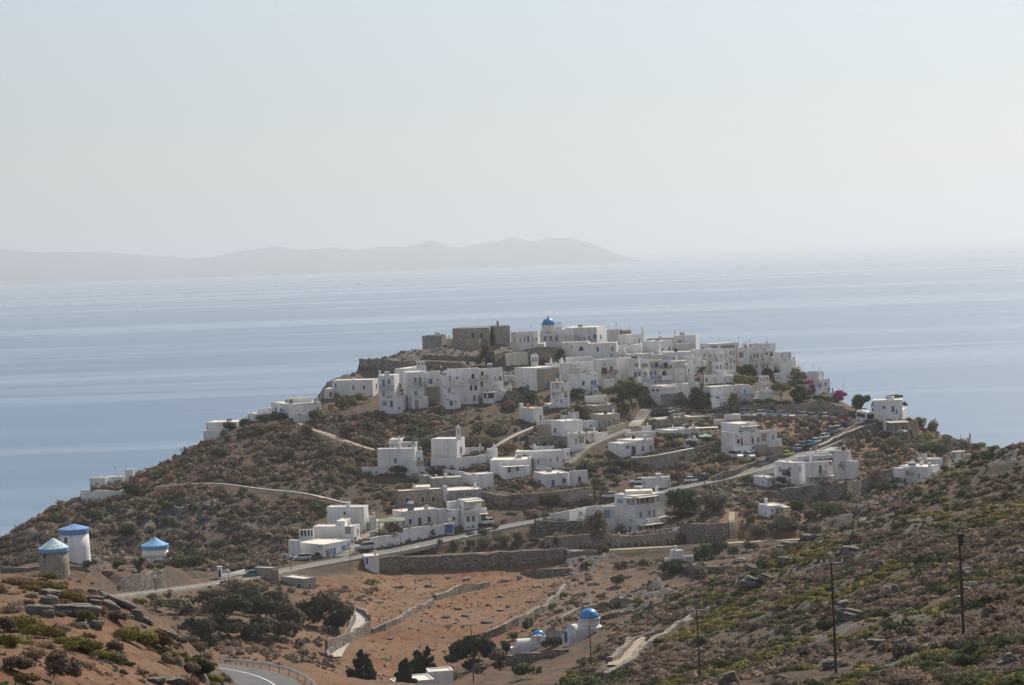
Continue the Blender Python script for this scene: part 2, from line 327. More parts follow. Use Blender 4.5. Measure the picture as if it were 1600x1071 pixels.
def flatten(line, half, blend, lift=0.0):
    """cut and fill the ground along a line of points to the line's own height"""
    line = np.asarray(line); x0, y0 = line[:, :2].min(0) - half - blend; x1, y1 = line[:, :2].max(0) + half + blend
    m = (GX > x0) & (GX < x1) & (GY > y0) & (GY < y1); idx = np.argwhere(m)
    if not len(idx): return
    X = GX[m]; Y = GY[m]; best = np.full(len(X), 1e9); bz = np.zeros(len(X))
    for a, b in zip(line[:-1], line[1:]):
        v = b[:2] - a[:2]; L = (v @ v) or 1e-9
        t = np.clip(((X - a[0]) * v[0] + (Y - a[1]) * v[1]) / L, 0, 1)
        d = np.hypot(X - a[0] - t * v[0], Y - a[1] - t * v[1]); z = a[2] + t * (b[2] - a[2]); u = d < best
        best[u] = d[u]; bz[u] = z[u]
    wgt = np.clip((half + blend - best) / blend, 0, 1); wgt = wgt * wgt * (3 - 2 * wgt)
    z = GZ[m]; GZ[m] = z * (1 - wgt) + (bz + lift) * wgt
def dense(line, step=2.0):
    line = np.asarray(line, float); out = [line[0]]
    for a, b in zip(line[:-1], line[1:]):
        n = max(1, int(np.linalg.norm(b - a) / step))
        out += [a + (b - a) * (k + 1) / n for k in range(n)]
    return np.array(out)
def smooth_line(line, it=6):
    line = line.copy()
    for _ in range(it): line[1:-1] = line[1:-1] * .5 + (line[:-2] + line[2:]) * .25
    return line
def ribbon(name, line, width, m, lift, thick=0.0, off=0.0):
    line = np.asarray(line); t = np.gradient(line[:, :2], axis=0); t /= np.linalg.norm(t, axis=1)[:, None] + 1e-9
    nrm = np.stack([-t[:, 1], t[:, 0]], 1); mb = MB(); n = len(line)
    cols = [off - width / 2, off - width / 6, off + width / 6, off + width / 2]
    vs = [(p[0] + q[0] * c, p[1] + q[1] * c, p[2] + lift) for p, q in zip(line, nrm) for c in cols]
    fs = [(i * 4 + k, (i + 1) * 4 + k, (i + 1) * 4 + k + 1, i * 4 + k + 1)[::-1] for i in range(n - 1) for k in range(3)]
    if thick:
        b = len(vs); vs += [(x, y, z - thick) for x, y, z in vs]
        fs += [(i * 4 + 3, (i + 1) * 4 + 3, b + (i + 1) * 4 + 3, b + i * 4 + 3) for i in range(n - 1)] + [((i + 1) * 4, i * 4, b + i * 4, b + (i + 1) * 4) for i in range(n - 1)]
    mb.add(vs, fs); return mb.build(name, m)
avoid = []; ROADLINE = {}
for k, (wd, pl) in ROADS.items():
    L = smooth_line(dense([at(*c) for c in pl], 2.5), 10); ROADLINE[k] = L
    flatten(L, wd / 2 + 0.6, 3.0, -0.12)

def carve(line, ztop, zbot, back, blend=4.0, front=3.2):
    """make the ground step at a wall: level with its top behind, down at its foot in front"""
    line = np.asarray(line); mg = back + blend + 2
    m = (GX > line[:, 0].min() - mg) & (GX < line[:, 0].max() + mg) & (GY > line[:, 1].min() - mg) & (GY < line[:, 1].max() + mg)
    X = GX[m]; Y = GY[m]
    if not len(X): return
    best = np.full(len(X), 1e9); sd = np.zeros(len(X)); zt = np.zeros(len(X)); zb = np.zeros(len(X)); end = np.zeros(len(X))
    n_ = len(line) - 1
    for k in range(n_):
        a, b = line[k], line[k + 1]; v = b[:2] - a[:2]; L = (v @ v) or 1e-9
        t0 = ((X - a[0]) * v[0] + (Y - a[1]) * v[1]) / L; t = np.clip(t0, 0, 1)
        dx = X - a[0] - t * v[0]; dy = Y - a[1] - t * v[1]; d = np.hypot(dx, dy); nn = np.array([-v[1], v[0]]) / math.sqrt(L)
        if nn @ a[:2] < 0: nn = -nn
        u = d < best; best[u] = d[u]; sd[u] = (dx * nn[0] + dy * nn[1])[u]
        zt[u] = (ztop[k] + t * (ztop[k + 1] - ztop[k]))[u]; zb[u] = (zbot[k] + t * (zbot[k + 1] - zbot[k]))[u]
        e = np.zeros(len(X))
        if k == 0: e = np.maximum(e, -t0 * math.sqrt(L))
        if k == n_ - 1: e = np.maximum(e, (t0 - 1) * math.sqrt(L))
        end[u] = np.maximum(e, 0)[u]
    fe = np.clip(1 - end / 2.0, 0, 1)
    z = GZ[m]
    wb = np.where(sd > 0.3, np.clip((back + blend - sd) / blend, 0, 1), 0) * fe
    z2 = np.where(wb > 0, z * (1 - wb) + np.where(z > zt - .3, zt - .3 + (z - zt + .3) * .25, zt - .3) * wb, z)
    wf = np.where((sd <= 0.3) & (sd > -front - 2), np.clip((front + 2 + sd) / 2, 0, 1), 0) * fe
    z2 = np.where(wf > 0, z2 * (1 - wf) + np.minimum(z2, zb - .12) * wf, z2)
    GZ[m] = z2
# ------------------------------------------------------------------ sea, haze, island, ground, roads
def sea_nodes(nt, b):
    p = geo_pos(nt)
    def bands(sx, sy, rot, sc, det):
        mp = N(nt, 'Mapping'); mp.inputs['Scale'].default_value = (sx, sy, 1); mp.inputs['Rotation'].default_value = (0, 0, rot); nt.links.new(p, mp.inputs[0])
        return noise(nt, sc, det, 0.55, mp.outputs[0])
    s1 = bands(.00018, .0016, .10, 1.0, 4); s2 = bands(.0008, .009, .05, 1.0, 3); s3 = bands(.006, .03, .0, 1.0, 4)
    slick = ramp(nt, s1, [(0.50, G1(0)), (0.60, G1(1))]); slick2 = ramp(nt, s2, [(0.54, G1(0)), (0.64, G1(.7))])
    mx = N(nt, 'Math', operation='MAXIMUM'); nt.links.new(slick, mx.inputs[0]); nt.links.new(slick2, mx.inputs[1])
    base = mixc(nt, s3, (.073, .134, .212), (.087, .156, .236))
    nt.links.new(mixc(nt, mx.outputs[0], base, (.128, .196, .268)), b.inputs['Base Color'])  # smoother slicks; their sky reflection is also put into a paler base colour
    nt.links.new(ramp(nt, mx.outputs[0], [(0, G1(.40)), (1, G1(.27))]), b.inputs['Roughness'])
    b.inputs['IOR'].default_value = 1.33; b.inputs['Specular IOR Level'].default_value = 0.5
    mp = N(nt, 'Mapping'); mp.inputs['Scale'].default_value = (.25, .6, 1); nt.links.new(p, mp.inputs[0])
    bump(nt, b, noise(nt, .35, 5, .65, mp.outputs[0]), .28, 1.2)
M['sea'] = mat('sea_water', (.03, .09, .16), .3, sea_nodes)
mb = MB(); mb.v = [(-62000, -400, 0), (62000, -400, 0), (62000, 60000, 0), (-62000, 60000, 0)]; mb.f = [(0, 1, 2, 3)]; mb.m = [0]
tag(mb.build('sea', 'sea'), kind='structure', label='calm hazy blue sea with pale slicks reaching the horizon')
# air
hz = bpy.data.materials.new('haze_air'); hz.use_nodes = True; t = hz.node_tree; t.nodes.remove(t.nodes['Principled BSDF'])
pv = t.nodes.new('ShaderNodeVolumePrincipled'); pv.inputs['Color'].default_value = (.69, .715, .74, 1); pv.inputs['Density'].default_value = HAZE; pv.inputs['Anisotropy'].default_value = 0.45
t.links.new(pv.outputs[0], t.nodes['Material Output'].inputs['Volume'])
mb = MB(); mb.box(-63000, 63000, -500, 61000, -12, 640)
tag(mb.build('haze', hz), kind='stuff', label='pale sea haze')
# the island across the water
ISL = [(-420,396),(-250,388),(-120,391),(0,391),(60,394),(150,393),(215,398),(290,404),(335,401),(380,392),(430,385),(470,391),(520,387),(555,391),(600,386),(635,386),(672,377),(712,388),(760,380),(800,371),(832,377),(855,373),(893,372),(925,381),(950,391),(968,400),(978,410),(984,424)]
def island(name, prof, D, deep, seed):
    prof = np.array(prof, float); xs = np.linspace(prof[0, 0], prof[-1, 0], 260); ys = np.interp(xs, prof[:, 0], prof[:, 1]); V = []; nr = 13
    top = np.array([at(x, y, D) for x, y in zip(xs, ys)]); hz_ = np.maximum(top[:, 2], 2)
    hz_ = hz_ * (1 + .05 * fbm(xs / 18, xs * 0, 4, seed))
    for j in range(nr):
        u = j / (nr - 1) * 2 - 1; prof_h = max(0, 1 - abs(u)) ** .8
        n = fbm(xs / 25 + 3 * j, np.full(len(xs), j * .9), 3, seed) * .25 * (1 - abs(abs(u) - .5) * 2)
        Y = D + u * deep
        for x, h, q in zip(top[:, 0] / D, hz_, n): V.append((x * D, Y, h * max(0, prof_h + (q if 0 < abs(u) < 1 else 0)) - (25 if abs(u) == 1 else 0)))
    n = len(xs); Fq = np.array([(j * n + i, j * n + i + 1, (j + 1) * n + i + 1, (j + 1) * n + i) for j in range(nr - 1) for i in range(n - 1)])
    o = link(name, np_mesh(name, np.array(V), Fq, ['island'], smooth=True)); return tag(o, 'long mountainous island fading into the haze across the sea', kind='structure')
M['island'] = mat('island_rock', (.2, .17, .13), .95, speckle((.07, .075, .08), (.12, .12, .12), .002))
island('hills', ISL, 21000, 3200, 5)
# ground
def ground_nodes(nt, b):
    p = geo_pos(nt)
    at_ = N(nt, 'Attribute', attribute_name='cover'); sp = nt.nodes.new('ShaderNodeSeparateColor'); nt.links.new(at_.outputs['Color'], sp.inputs[0])
    n1 = noise(nt, .06, 5, .6, p); n2 = noise(nt, .5, 5, .65, p); n3 = noise(nt, 2.6, 6, .75, p)
    soil = ramp(nt, n2, [(.30, (.11, .070, .044)), (.5, (.18, .113, .068)), (.68, (.26, .175, .11))])
    straw = ramp(nt, n2, [(.30, (.105, .040, .019)), (.5, (.195, .080, .034)), (.7, (.29, .150, .072))])
    straw = mixc(nt, ramp(nt, n1, [(.4, G1(0)), (.65, G1(.6))]), straw, (.225, .155, .092))
    straw = mixc(nt, ramp(nt, noise(nt, .9, 6, .75, p), [(.50, G1(0)), (.66, G1(.75))]), straw, (.105, .072, .048))
    straw = mixc(nt, ramp(nt, noise(nt, .13, 5, .7, p), [(.46, G1(0)), (.62, G1(.75))]), straw, (.14, .092, .056))
    rock = ramp(nt, n3, [(.28, (.060, .055, .050)), (.5, (.115, .103, .090)), (.72, (.22, .20, .175))])
    n4 = noise(nt, .22, 5, .7, p)
    scrub = ramp(nt, n3, [(.3, (.040, .031, .023)), (.52, (.070, .053, .037)), (.75, (.12, .086, .058))])
    soil = mixc(nt, 1.0, soil, ramp(nt, noise(nt, 9.0, 4, .7, p), [(.36, G1(.62)), (.62, G1(1.12))]), 'MULTIPLY')
    scrub = mixc(nt, ramp(nt, n4, [(.42, G1(0)), (.62, G1(.8))]), scrub, (.125, .078, .046))
    col = mixc(nt, sp.outputs[0], soil, straw)
    k = N(nt, 'Math', operation='MULTIPLY_ADD'); nt.links.new(n2, k.inputs[0]); k.inputs[1].default_value = 2.4; k.inputs[2].default_value = -1.2
    def warp(ch, g=1.0):
        a = N(nt, 'Math', operation='ADD'); nt.links.new(ch, a.inputs[0]); nt.links.new(k.outputs[0], a.inputs[1])
        return ramp(nt, a.outputs[0], [(.35, G1(0)), (.65, G1(1))])
    col = mixc(nt, warp(sp.outputs[2]), col, scrub)
    col = mixc(nt, warp(sp.outputs[1]), col, rock)
    nt.links.new(col, b.inputs['Base Color'])
    hsum = N(nt, 'Math', operation='ADD'); nt.links.new(n2, hsum.inputs[0]); nt.links.new(n3, hsum.inputs[1])
    bump(nt, b, hsum.outputs[0], .8, .35)
M['ground'] = mat('dry_hillside', (.2, .15, .1), .97, ground_nodes)
def build_ground():
    V = np.stack([GX, GY, np.maximum(GZ, -9)], -1).reshape(-1, 3)
    i = np.arange(ND - 1)[:, None] * NA + np.arange(NA - 1)[None]
    Fq = np.stack([i, i + 1, i + NA + 1, i + NA], -1).reshape(-1, 4)
    zq = V[:, 2][Fq].max(1); Fq = Fq[zq > -8]
    me = np_mesh('ground', V, Fq, ['ground'], smooth=True)
    # cover: r dry straw, g bare rock, b low scrub
    px, py = project(np.stack([GX, GY, SMOOTH], -1))
    sl_ = np.hypot(np.gradient(GZ, axis=0) / (np.gradient(GY, axis=0) + 1e-6), np.gradient(GZ, axis=1) / (np.gradient(GX, axis=1) + 1e-6))
    r = np.full(GX.shape, .25); g = np.clip((sl_ - .75) * 1.1, 0, .8); b_ = np.full(GX.shape, .5)
    def put(poly, rr=None, gg=None, bb=None, d0=0, d1=2000):
        m = in_poly(px, py, poly) & (GY > d0) & (GY < d1)
        if rr is not None: r[m] = rr
        if gg is not None: g[m] = np.maximum(g[m], gg)
        if bb is not None: b_[m] = bb
    put([(0,400),(1600,400),(1600,1071),(0,1071)], .3, None, .74, 480)
    put([(-100,830),(130,770),(330,680),(520,640),(640,640),(640,700),(560,780),(520,900),(-100,900)], .3, .12, .95, 480)
    put([(190,790),(330,780),(470,830),(440,890),(180,890)], .1, .45, .9, 480)
    put([(470,660),(560,560),(640,530),(820,510),(820,590),(600,600),(520,630)], .35, .55, .25, 500)
    put([(560,895),(880,880),(900,920),(860,970),(800,1000),(640,1071),(520,1071),(490,960),(500,900)], .95, .02, .05, 320)
    put([(900,960),(830,1000),(860,910),(960,870),(1080,930),(1010,960)], .55, .42, .15, 400)
    put([(1170,650),(1340,655),(1200,725),(1150,720)], .95, .05, .1, 480)
    put([(1310,790),(1350,690),(1440,700),(1420,745)], 1.0, .05, .05, 480)
    put([(1130,790),(1300,800),(1260,840),(1130,845)], .9, .1, .1, 420)
    put([(560,640),(760,640),(640,720),(560,700)], .55, .1, .75, 480)
    put([(980,720),(1180,720),(1100,750),(1000,760)], .65, .2, .55, 480)
    put([(0,880),(330,1010),(345,1071),(-200,1071),(-200,900)], .8, .08, .12, 0, 215)
    put([(1600,690),(1240,850),(1000,960),(870,1071),(1700,1071),(1700,690)], .30, .10, .72, 0, 400)
    put([(330,1000),(520,960),(640,1071),(330,1071)], .7, .12, .2, 230, 420)
    put([(940,1010),(1070,950),(1075,975),(980,1060),(880,1071)], .35, .5, .1, 240, 400)
    def blur(a, n):
        for ax in (0, 1):
            for _ in range(2):
                q = np.pad(a, [(n, n) if i == ax else (0, 0) for i in (0, 1)], mode='edge'); c = np.cumsum(q, ax); L = a.shape[ax]
                a = (np.take(c, range(2 * n, 2 * n + L), ax) - np.take(c, range(0, L), ax)) / (2 * n)
        return a
    r = blur(r, 5); b_ = blur(b_, 5); g = blur(g, 3)
    g = np.clip(g + np.where(crag, np.clip(.25 - RIDGE, 0, 1) * 3.2, 0), 0, 1)
    ca = me.color_attributes.new('cover', 'FLOAT_COLOR', 'POINT')
    ca.data.foreach_set('color', np.stack([r, g, b_, np.ones_like(r)], -1).astype(np.float32).ravel())
    return tag(link('ground', me), kind='structure', label='dry rocky hillside ground with straw coloured fields')
def build_roads():
    for k, m in (('road', 'asphalt'), ('track', 'dirt'), ('near_road', 'dark_asphalt'), ('parking_terrace', 'concrete')):
        tag(ribbon(k, ROADLINE[k], ROADS[k][0], m, .08, .9), kind='structure')
    L = ROADLINE['near_road']; tag(ribbon('near_road_line', L, .15, 'line', .10, 0, .35), kind='structure')
# ------------------------------------------------------------------ walls and houses, drawn up from plans read off the photograph's zooms
CR = dict(A=(480,560,6.667), B=(640,480,6.667), C=(780,480,6.667), D=(940,480,6.667), E=(1080,500,6.667), F=(560,640,6.667), G=(740,600,6.667), H=(920,600,6.667), I=(1080,620,6.667), J=(1280,600,5.714),
    K=(440,730,6.667), L=(600,730,6.667), M=(840,740,6.667), N=(0,720,6.667), O=(40,790,6.667), P=(180,820,4.0), Q=(0,880,4.0), R=(300,620,6.667), S=(560,860,4.706), T=(780,860,4.706), U=(1040,740,4.444), V=(1080,820,3.077), W=(1360,640,6.667), Z=(0,0,1.0))
def cv(cr, x, y):
    a, b, s = CR[cr]; return a + x / s, b + y / s
def wall(cr, name, label, pl, m, th=.5, back=None, dmin=300, cat='wall', lift=0.0, group=None, cap=None, dd=0.0):
    base = []; top = []
    for x, yt, yb in pl:
        X, YT = cv(cr, x, yt); _, YB = cv(cr, x, yb)
        p = hit(X, YB, dmin)
        if dd: p = at(X, YB, p[1] + dd)
        base.append(p); top.append(at(X, YT, p[1])[2])
    base = np.array(base); n0 = len(base)
    if back and n0 >= 4:                            # keep the wall's line from jumping in depth
        d_ = base[:, 1].copy(); d_[1:-1] = np.median(np.stack([d_[:-2], d_[1:-1], d_[2:]]), 0); fit = np.polyval(np.polyfit(base[:, 0], d_, 2 if n0 > 4 else 1), base[:, 0])
        for i in range(n0):
            if abs(base[i, 1] - fit[i]) > 4: base[i] = at(*cv(cr, pl[i][0], pl[i][2]), fit[i]); top[i] = at(*cv(cr, pl[i][0], pl[i][1]), fit[i])[2]
    line = [base[0]]; zt = [top[0]]
    for i in range(n0 - 1):
        k = max(1, int(np.hypot(*(base[i + 1] - base[i])[:2]) / 2.5))
        for j in range(1, k + 1): line.append(base[i] + (base[i + 1] - base[i]) * j / k); zt.append(top[i] + (top[i + 1] - top[i]) * j / k)
    line = np.array(line); zt = np.array(zt); rough = .2 if m == 'rubble' else .04
    zt = zt + RNG.normal(0, rough, len(zt))
    if back: carve(line, zt, line[:, 2], back)
    t = np.gradient(line[:, :2], axis=0); t /= np.linalg.norm(t, axis=1)[:, None] + 1e-9; nn = np.stack([-t[:, 1], t[:, 0]], 1)
    sg = np.sign((nn * line[:, :2]).sum(1)).mean(); nn = nn * (1 if sg >= 0 else -1)
    q = line[:, :2] + RNG.normal(0, rough * .5, (len(line), 2)); mb = MB(); n = len(line); vs = []
    loc = np.array([line[n // 2][0], line[n // 2][1], line[n // 2][2]])
    zb_ = line[:, 2] - 2.5
    if back is None: zb_ = np.minimum(zb_, hgt(line[:, 0], line[:, 1]) - 1.0)
    for i in range(n):
        f = q[i]; b = q[i] + nn[i] * th
        vs += [(f[0], f[1], zb_[i]), (f[0], f[1], zt[i]), (b[0], b[1], zt[i]), (b[0], b[1], zb_[i])]
    fs = [(i * 4 + a, (i + 1) * 4 + a, (i + 1) * 4 + b, i * 4 + b) for i in range(n - 1) for a, b in ((0, 1), (1, 2), (2, 3))] + [(0, 1, 2, 3), (4 * n - 1, 4 * n - 2, 4 * n - 3, 4 * n - 4)]
    if t[n // 2][0] < 0: fs = [f[::-1] for f in fs]
    vs = [tuple(np.array(v) - loc) for v in vs]
    mb.add(vs, fs); o = mb.build(name, m); o.location = loc
    if cap:
        c = MB(); vs = []
        for i in range(n):
            f = q[i] - nn[i] * .06; b = q[i] + nn[i] * (th + .06)
            vs += [(f[0], f[1], zt[i] + .005), (f[0], f[1], zt[i] + .2), (b[0], b[1], zt[i] + .2), (b[0], b[1], zt[i] + .005)]
        c.add([tuple(np.array(v) - loc) for v in vs], [(i * 4 + a, (i + 1) * 4 + a, (i + 1) * 4 + b, i * 4 + b) for i in range(n - 1) for a, b in ((0, 1), (1, 2), (2, 3), (3, 0))] + [(0, 1, 2, 3), (4 * n - 1, 4 * n - 2, 4 * n - 3, 4 * n - 4)])
        link2 = c.build('coping', cap); link2.parent = o
    return tag(o, label, cat, group, 'thing')
HOUSE_PTS = []
class House:
    made = []
    def __init__(s, cr, name, label, blocks, ops='', ex=(), m='white', cat='house', dmin=380, group=None, roof='roof'):
        s.cr = cr; s.faces = []; s.tops = []; s.m = m; s.roofm = roof
        s.root = None; lab = label
        walls = MB(); roofs = []; mats = [m]
        ob = [(b[6] if len(b) > 6 else {}).get('o', 0 if i == 0 else None) for i, b in enumerate(blocks)]
        low = max((i for i in range(len(blocks)) if ob[i] is not None), key=lambda i: blocks[i][4])
        D0 = hit(*cv(cr, blocks[low][1], blocks[low][4]), dmin)[1] - ob[low]
        for bi, b in enumerate(blocks):
            x0, xc, x1, yt, yb, a = b[:6]; o = b[6] if len(b) > 6 else {}
            X0, YT = cv(cr, x0, yt); XC, YB = cv(cr, xc, yb); X1, _ = cv(cr, x1, yb)
            if ob[bi] is not None: P = at(XC, YB, D0 + ob[bi])
            else: P = hit(XC, YB, dmin)
            ca, sa = math.cos(math.radians(a)), math.sin(math.radians(a))
            dl = np.array([-ca, sa]); dr = np.array([sa, ca])
            def ext(px, dv, dflt):
                if abs(px - XC) < .6: return dflt
                r = at(px, YB, 100.)[:2]; A = np.array([[dv[0], -r[0]], [dv[1], -r[1]]]); sol = np.linalg.solve(A, -P[:2])
                if sol[0] < .5 or sol[0] > 34: return dflt if sol[0] < .5 else 34
                return sol[0]
            LL = ext(X0, dl, o.get('d', 7.0)); LR = ext(X1, dr, o.get('d', 7.0))
            zt = at(XC, YT, P[1])[2]; zb = P[2] - o.get('sink', 3.0)
            c = P[:2]; poly = [c, c + dr * LR, c + dr * LR + dl * LL, c + dl * LL]
            if s.root is None:
                s.root = thing(name, lab, cat, (P[0], P[1], P[2]), 0, group)
            mi = 0
            if o.get('m'):
                if o['m'] not in mats: mats.append(o['m'])
                mi = mats.index(o['m'])
            t = min(.28, LL / 4, LR / 4); ip = [c + dr * t + dl * t, c + dr * (LR - t) + dl * t, c + dr * (LR - t) + dl * (LL - t), c + dr * t + dl * (LL - t)]
            n = 4; par = o.get('par', .16)
            vs = [(*p, zb) for p in poly] + [(*p, zt) for p in poly] + [(*p, zt) for p in ip] + [(*p, zt - par) for p in ip]
            fs = [(i, (i + 1) % 4, 4 + (i + 1) % 4, 4 + i) for i in range(4)] + [(4 + i, 4 + (i + 1) % 4, 8 + (i + 1) % 4, 8 + i) for i in range(4)] + [(8 + i, 8 + (i + 1) % 4, 12 + (i + 1) % 4, 12 + i) for i in range(4)]
            walls.add(vs, fs, mi); roofs.append(MB()); roofs[-1].prism(ip, zt - par - .2, zt - par + .004 + .002 * bi)
            s.faces.append((c, dl, LL, zb, zt, np.array([-sa, -ca]))); s.faces.append((c, dr, LR, zb, zt, np.array([ca, -sa])))
            s.tops.append((c, dl, dr, LL, LR, zt - par)); HOUSE_PTS.append((c, dl, dr, LL, LR))
        s.wall = walls.build('wall', mats, s.root); [q.build('roof', s.roofm, s.root) for q in roofs]
        House.made.append(s); s.opens(ops)
        for e in ex: getattr(s, 'x_' + e[0])(*e[1:])
    def face(s, x, y):
        """nearest wall face under a pixel"""
        d = ray(x, y); r = d[:2]; best = None
        for f in s.faces:
            c, dv, L, zb, zt, nn = f
            if nn @ r > 0: continue
            A = np.array([[dv[0], -r[0]], [dv[1], -r[1]]])
            if abs(np.linalg.det(A)) < 1e-6: continue
            q, t = np.linalg.solve(A, -c); z = CAM[2] + d[2] * t
            if -.8 <= q <= L + .8 and zb - .5 <= z <= zt + 1.0 and (best is None or t < best[0]): best = (t, f)
        return best
    def on(s, f, x, y):
        d = ray(x, y); r = d[:2]; A = np.array([[f[1][0], -r[0]], [f[1][1], -r[1]]]); q, t = np.linalg.solve(A, -f[0]); return q, CAM[2] + d[2] * t
    def rect(s, x0, y0, x1, y1):
        X0, Y0 = cv(s.cr, x0, y0); X1, Y1 = cv(s.cr, x1, y1); h = s.face((X0 + X1) / 2, (Y0 + Y1) / 2)
        if h is None: print('no face', s.root['label'][:40], x0, y0); return None
        f = h[1]; a, _ = s.on(f, X0, (Y0 + Y1) / 2); b, _ = s.on(f, X1, (Y0 + Y1) / 2); xm = (X0 + X1) / 2
        z1 = s.on(f, xm, Y0)[1]; z0 = s.on(f, xm, Y1)[1]; a, b = min(a, b), max(a, b)
        a = max(a, .05); b = min(b, f[2] - .05)
        if b - a < .12: return None
        return f, a, b, z0, min(z1, f[4] - .12)
    def opens(s, ops):
        for tk in ops.split():
            v = tk.split(','); x0, y0, x1, y1 = map(float, v[:4]); code = v[4]; R = s.rect(x0, y0, x1, y1)
            if R is None: continue
            f, a, b, z0, z1 = R; o = (f[0][0], f[0][1], 0); ex, ey = f[1], f[5]; mb = MB(); cl = code.lower()
            door = code.isupper()
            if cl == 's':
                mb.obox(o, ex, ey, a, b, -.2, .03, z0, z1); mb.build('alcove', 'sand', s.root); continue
            if cl == 'a':                           # arched dark opening
                pr = [(a, z0), (b, z0)] + [((a + b) / 2 + (b - a) / 2 * math.cos(t), z0 + (z1 - z0) * (.35 + .65 * math.sin(t))) for t in np.linspace(0, math.pi, 9)]
                vs = [(o[0] + ex[0] * p + ey[0] * q, o[1] + ex[1] * p + ey[1] * q, z) for q in (.05, -.2) for p, z in pr]; n = len(pr)
                mb.add(vs, [tuple(range(n))] + [(i, n + i, n + (i + 1) % n, (i + 1) % n) for i in range(n)]); mb.build('arch_opening', 'd', s.root); continue
            fr = 1 if cl in 'd' else 0; wd = min(.09, (b - a) / 6)
            if door or fr or b - a < .75: mb.obox(o, ex, ey, a + wd, b - wd, -.1, .03, z0, z1 - wd)
            else:
                mid = (a + b) / 2
                mb.obox(o, ex, ey, a + wd, mid - .02, -.1, .05, z0 + .03, z1 - wd); mb.obox(o, ex, ey, mid + .02, b - wd, -.1, .05, z0 + .03, z1 - wd); mb.obox(o, ex, ey, mid - .02, mid + .02, -.1, .01, z0 + .03, z1 - wd, 2)
            mb.obox(o, ex, ey, a, a + wd, -.1, .08, z0, z1, 1); mb.obox(o, ex, ey, b - wd, b, -.1, .08, z0, z1, 1); mb.obox(o, ex, ey, a + wd, b - wd, -.1, .08, z1 - wd, z1, 1)
            if not door: mb.obox(o, ex, ey, a - .08, b + .08, -.1, .15, z0 - .1, z0, 1 if not fr else 1)
            mb.build('door' if door else 'window', [cl, 'w' if fr else cl, 'd'], s.root)
    def x_awn(s, x0, x1, y, proj=1.6, posts=1, m='roof'):
        R = s.rect(x0, y, x1, y + 4)
        if R is None: return
        f, a, b, z0, z1 = R; X0, Y0 = cv(s.cr, x0, y); z = s.on(f, cv(s.cr, (x0 + x1) / 2, 0)[0], Y0)[1]; o = (f[0][0], f[0][1], 0); mb = MB()
        mb.obox(o, f[1], f[5], a, b, .02, proj, z - .1, z + .04); mb.build('awning', m, s.root)
        if posts:
            mb = MB()
            for q in np.linspace(a + .1, b - .1, max(2, int((b - a) / 3) + 1)): mb.obox(o, f[1], f[5], q - .05, q + .05, proj - .15, proj - .05, z - 2.4, z - .1)
            mb.build('awning_posts', 'w', s.root)
    def x_bal(s, x0, x1, y0, y1, code, proj=1.1):
        R = s.rect(x0, y0, x1, y1)
        if R is None: return
        f, a, b, z0, z1 = R; o = (f[0][0], f[0][1], 0); ex, ey = f[1], f[5]; mb = MB(); mb.obox(o, ex, ey, a, b, .02, proj, z0 - .14, z0)
        if code == 'w':
            mb.obox(o, ex, ey, a, b, proj - .14, proj, z0, z1); mb.obox(o, ex, ey, a, a + .12, .02, proj - .14, z0, z1); mb.obox(o, ex, ey, b - .12, b, .02, proj - .14, z0, z1)
            mb.build('balcony', 'w', s.root); return
        bal = mb.build('balcony', 'w', s.root); mb = MB(); n = max(4, int((b - a) / .22))
        for q in np.linspace(a, b - .05, n): mb.obox(o, ex, ey, q, q + .05, proj - .08, proj - .03, z0, z1 - .06)
        mb.obox(o, ex, ey, a, b, proj - .1, proj - .02, z1 - .06, z1); mb.obox(o, ex, ey, a, b, proj - .085, proj - .025, z0 + .25, z0 + .32)
        for q in np.linspace(.05, proj - .15, 4):
            mb.obox(o, ex, ey, a, a + .05, q, q + .05, z0, z1); mb.obox(o, ex, ey, b - .05, b, q, q + .05, z0, z1)
        mb.build('railing', code, bal)
    def roof_at(s, x, y, back=None):
        """point on a roof under a pixel"""
        X, Y = cv(s.cr, x, y); d = ray(X, Y); cand = None
        for c, dl, dr, LL, LR, z in s.tops:
            t = (z - CAM[2]) / d[2]; p = (CAM + d * t)[:2] - c
            u, v = p @ dl, p @ dr
            e = max(0, -u, u - LL) + max(0, -v, v - LR)
            q = c + dl * min(max(u, .5), LL - .5) + dr * min(max(v, .5), LR - .5)
            rr = at(X, Y, q[1]); q = np.array([rr[0], q[1]])
            if cand is None or e < cand[0]: cand = (e, np.array([q[0], q[1], z]))
        return cand[1]
    def x_chim(s, x, yt, yb, wpx, m='w'):
        p = s.roof_at(x, yb); z = at(*cv(s.cr, x, yt), p[1])[2]; r = wpx / CR[s.cr][2] / F_PX * p[1] / 2; h = max(z - p[2], .6); mb = MB()
        mb.box(p[0] - r, p[0] + r, p[1] - r, p[1] + r, p[2] - .2, p[2] + h * .72); mb.box(p[0] - r * .7, p[0] + r * .7, p[1] - r * .7, p[1] + r * .7, p[2] + h * .72, p[2] + h * .9); mb.box(p[0] - r * 1.15, p[0] + r * 1.15, p[1] - r * 1.15, p[1] + r * 1.15, p[2] + h * .9, p[2] + h)
        mb.build('chimney', m, s.root)
    def x_pot(s, x, yt, yb, wpx):                # round white chimney pot
        p = s.roof_at(x, yb); z = at(*cv(s.cr, x, yt), p[1])[2]; r = wpx / CR[s.cr][2] / F_PX * p[1] / 2; h = z - p[2]; mb = MB()
        mb.lathe(p, [(r, -.2), (r, h * .55), (r * .75, h * .7), (r * .8, h * .82), (r * .3, h)], 10); mb.build('chimney', 'w', s.root)
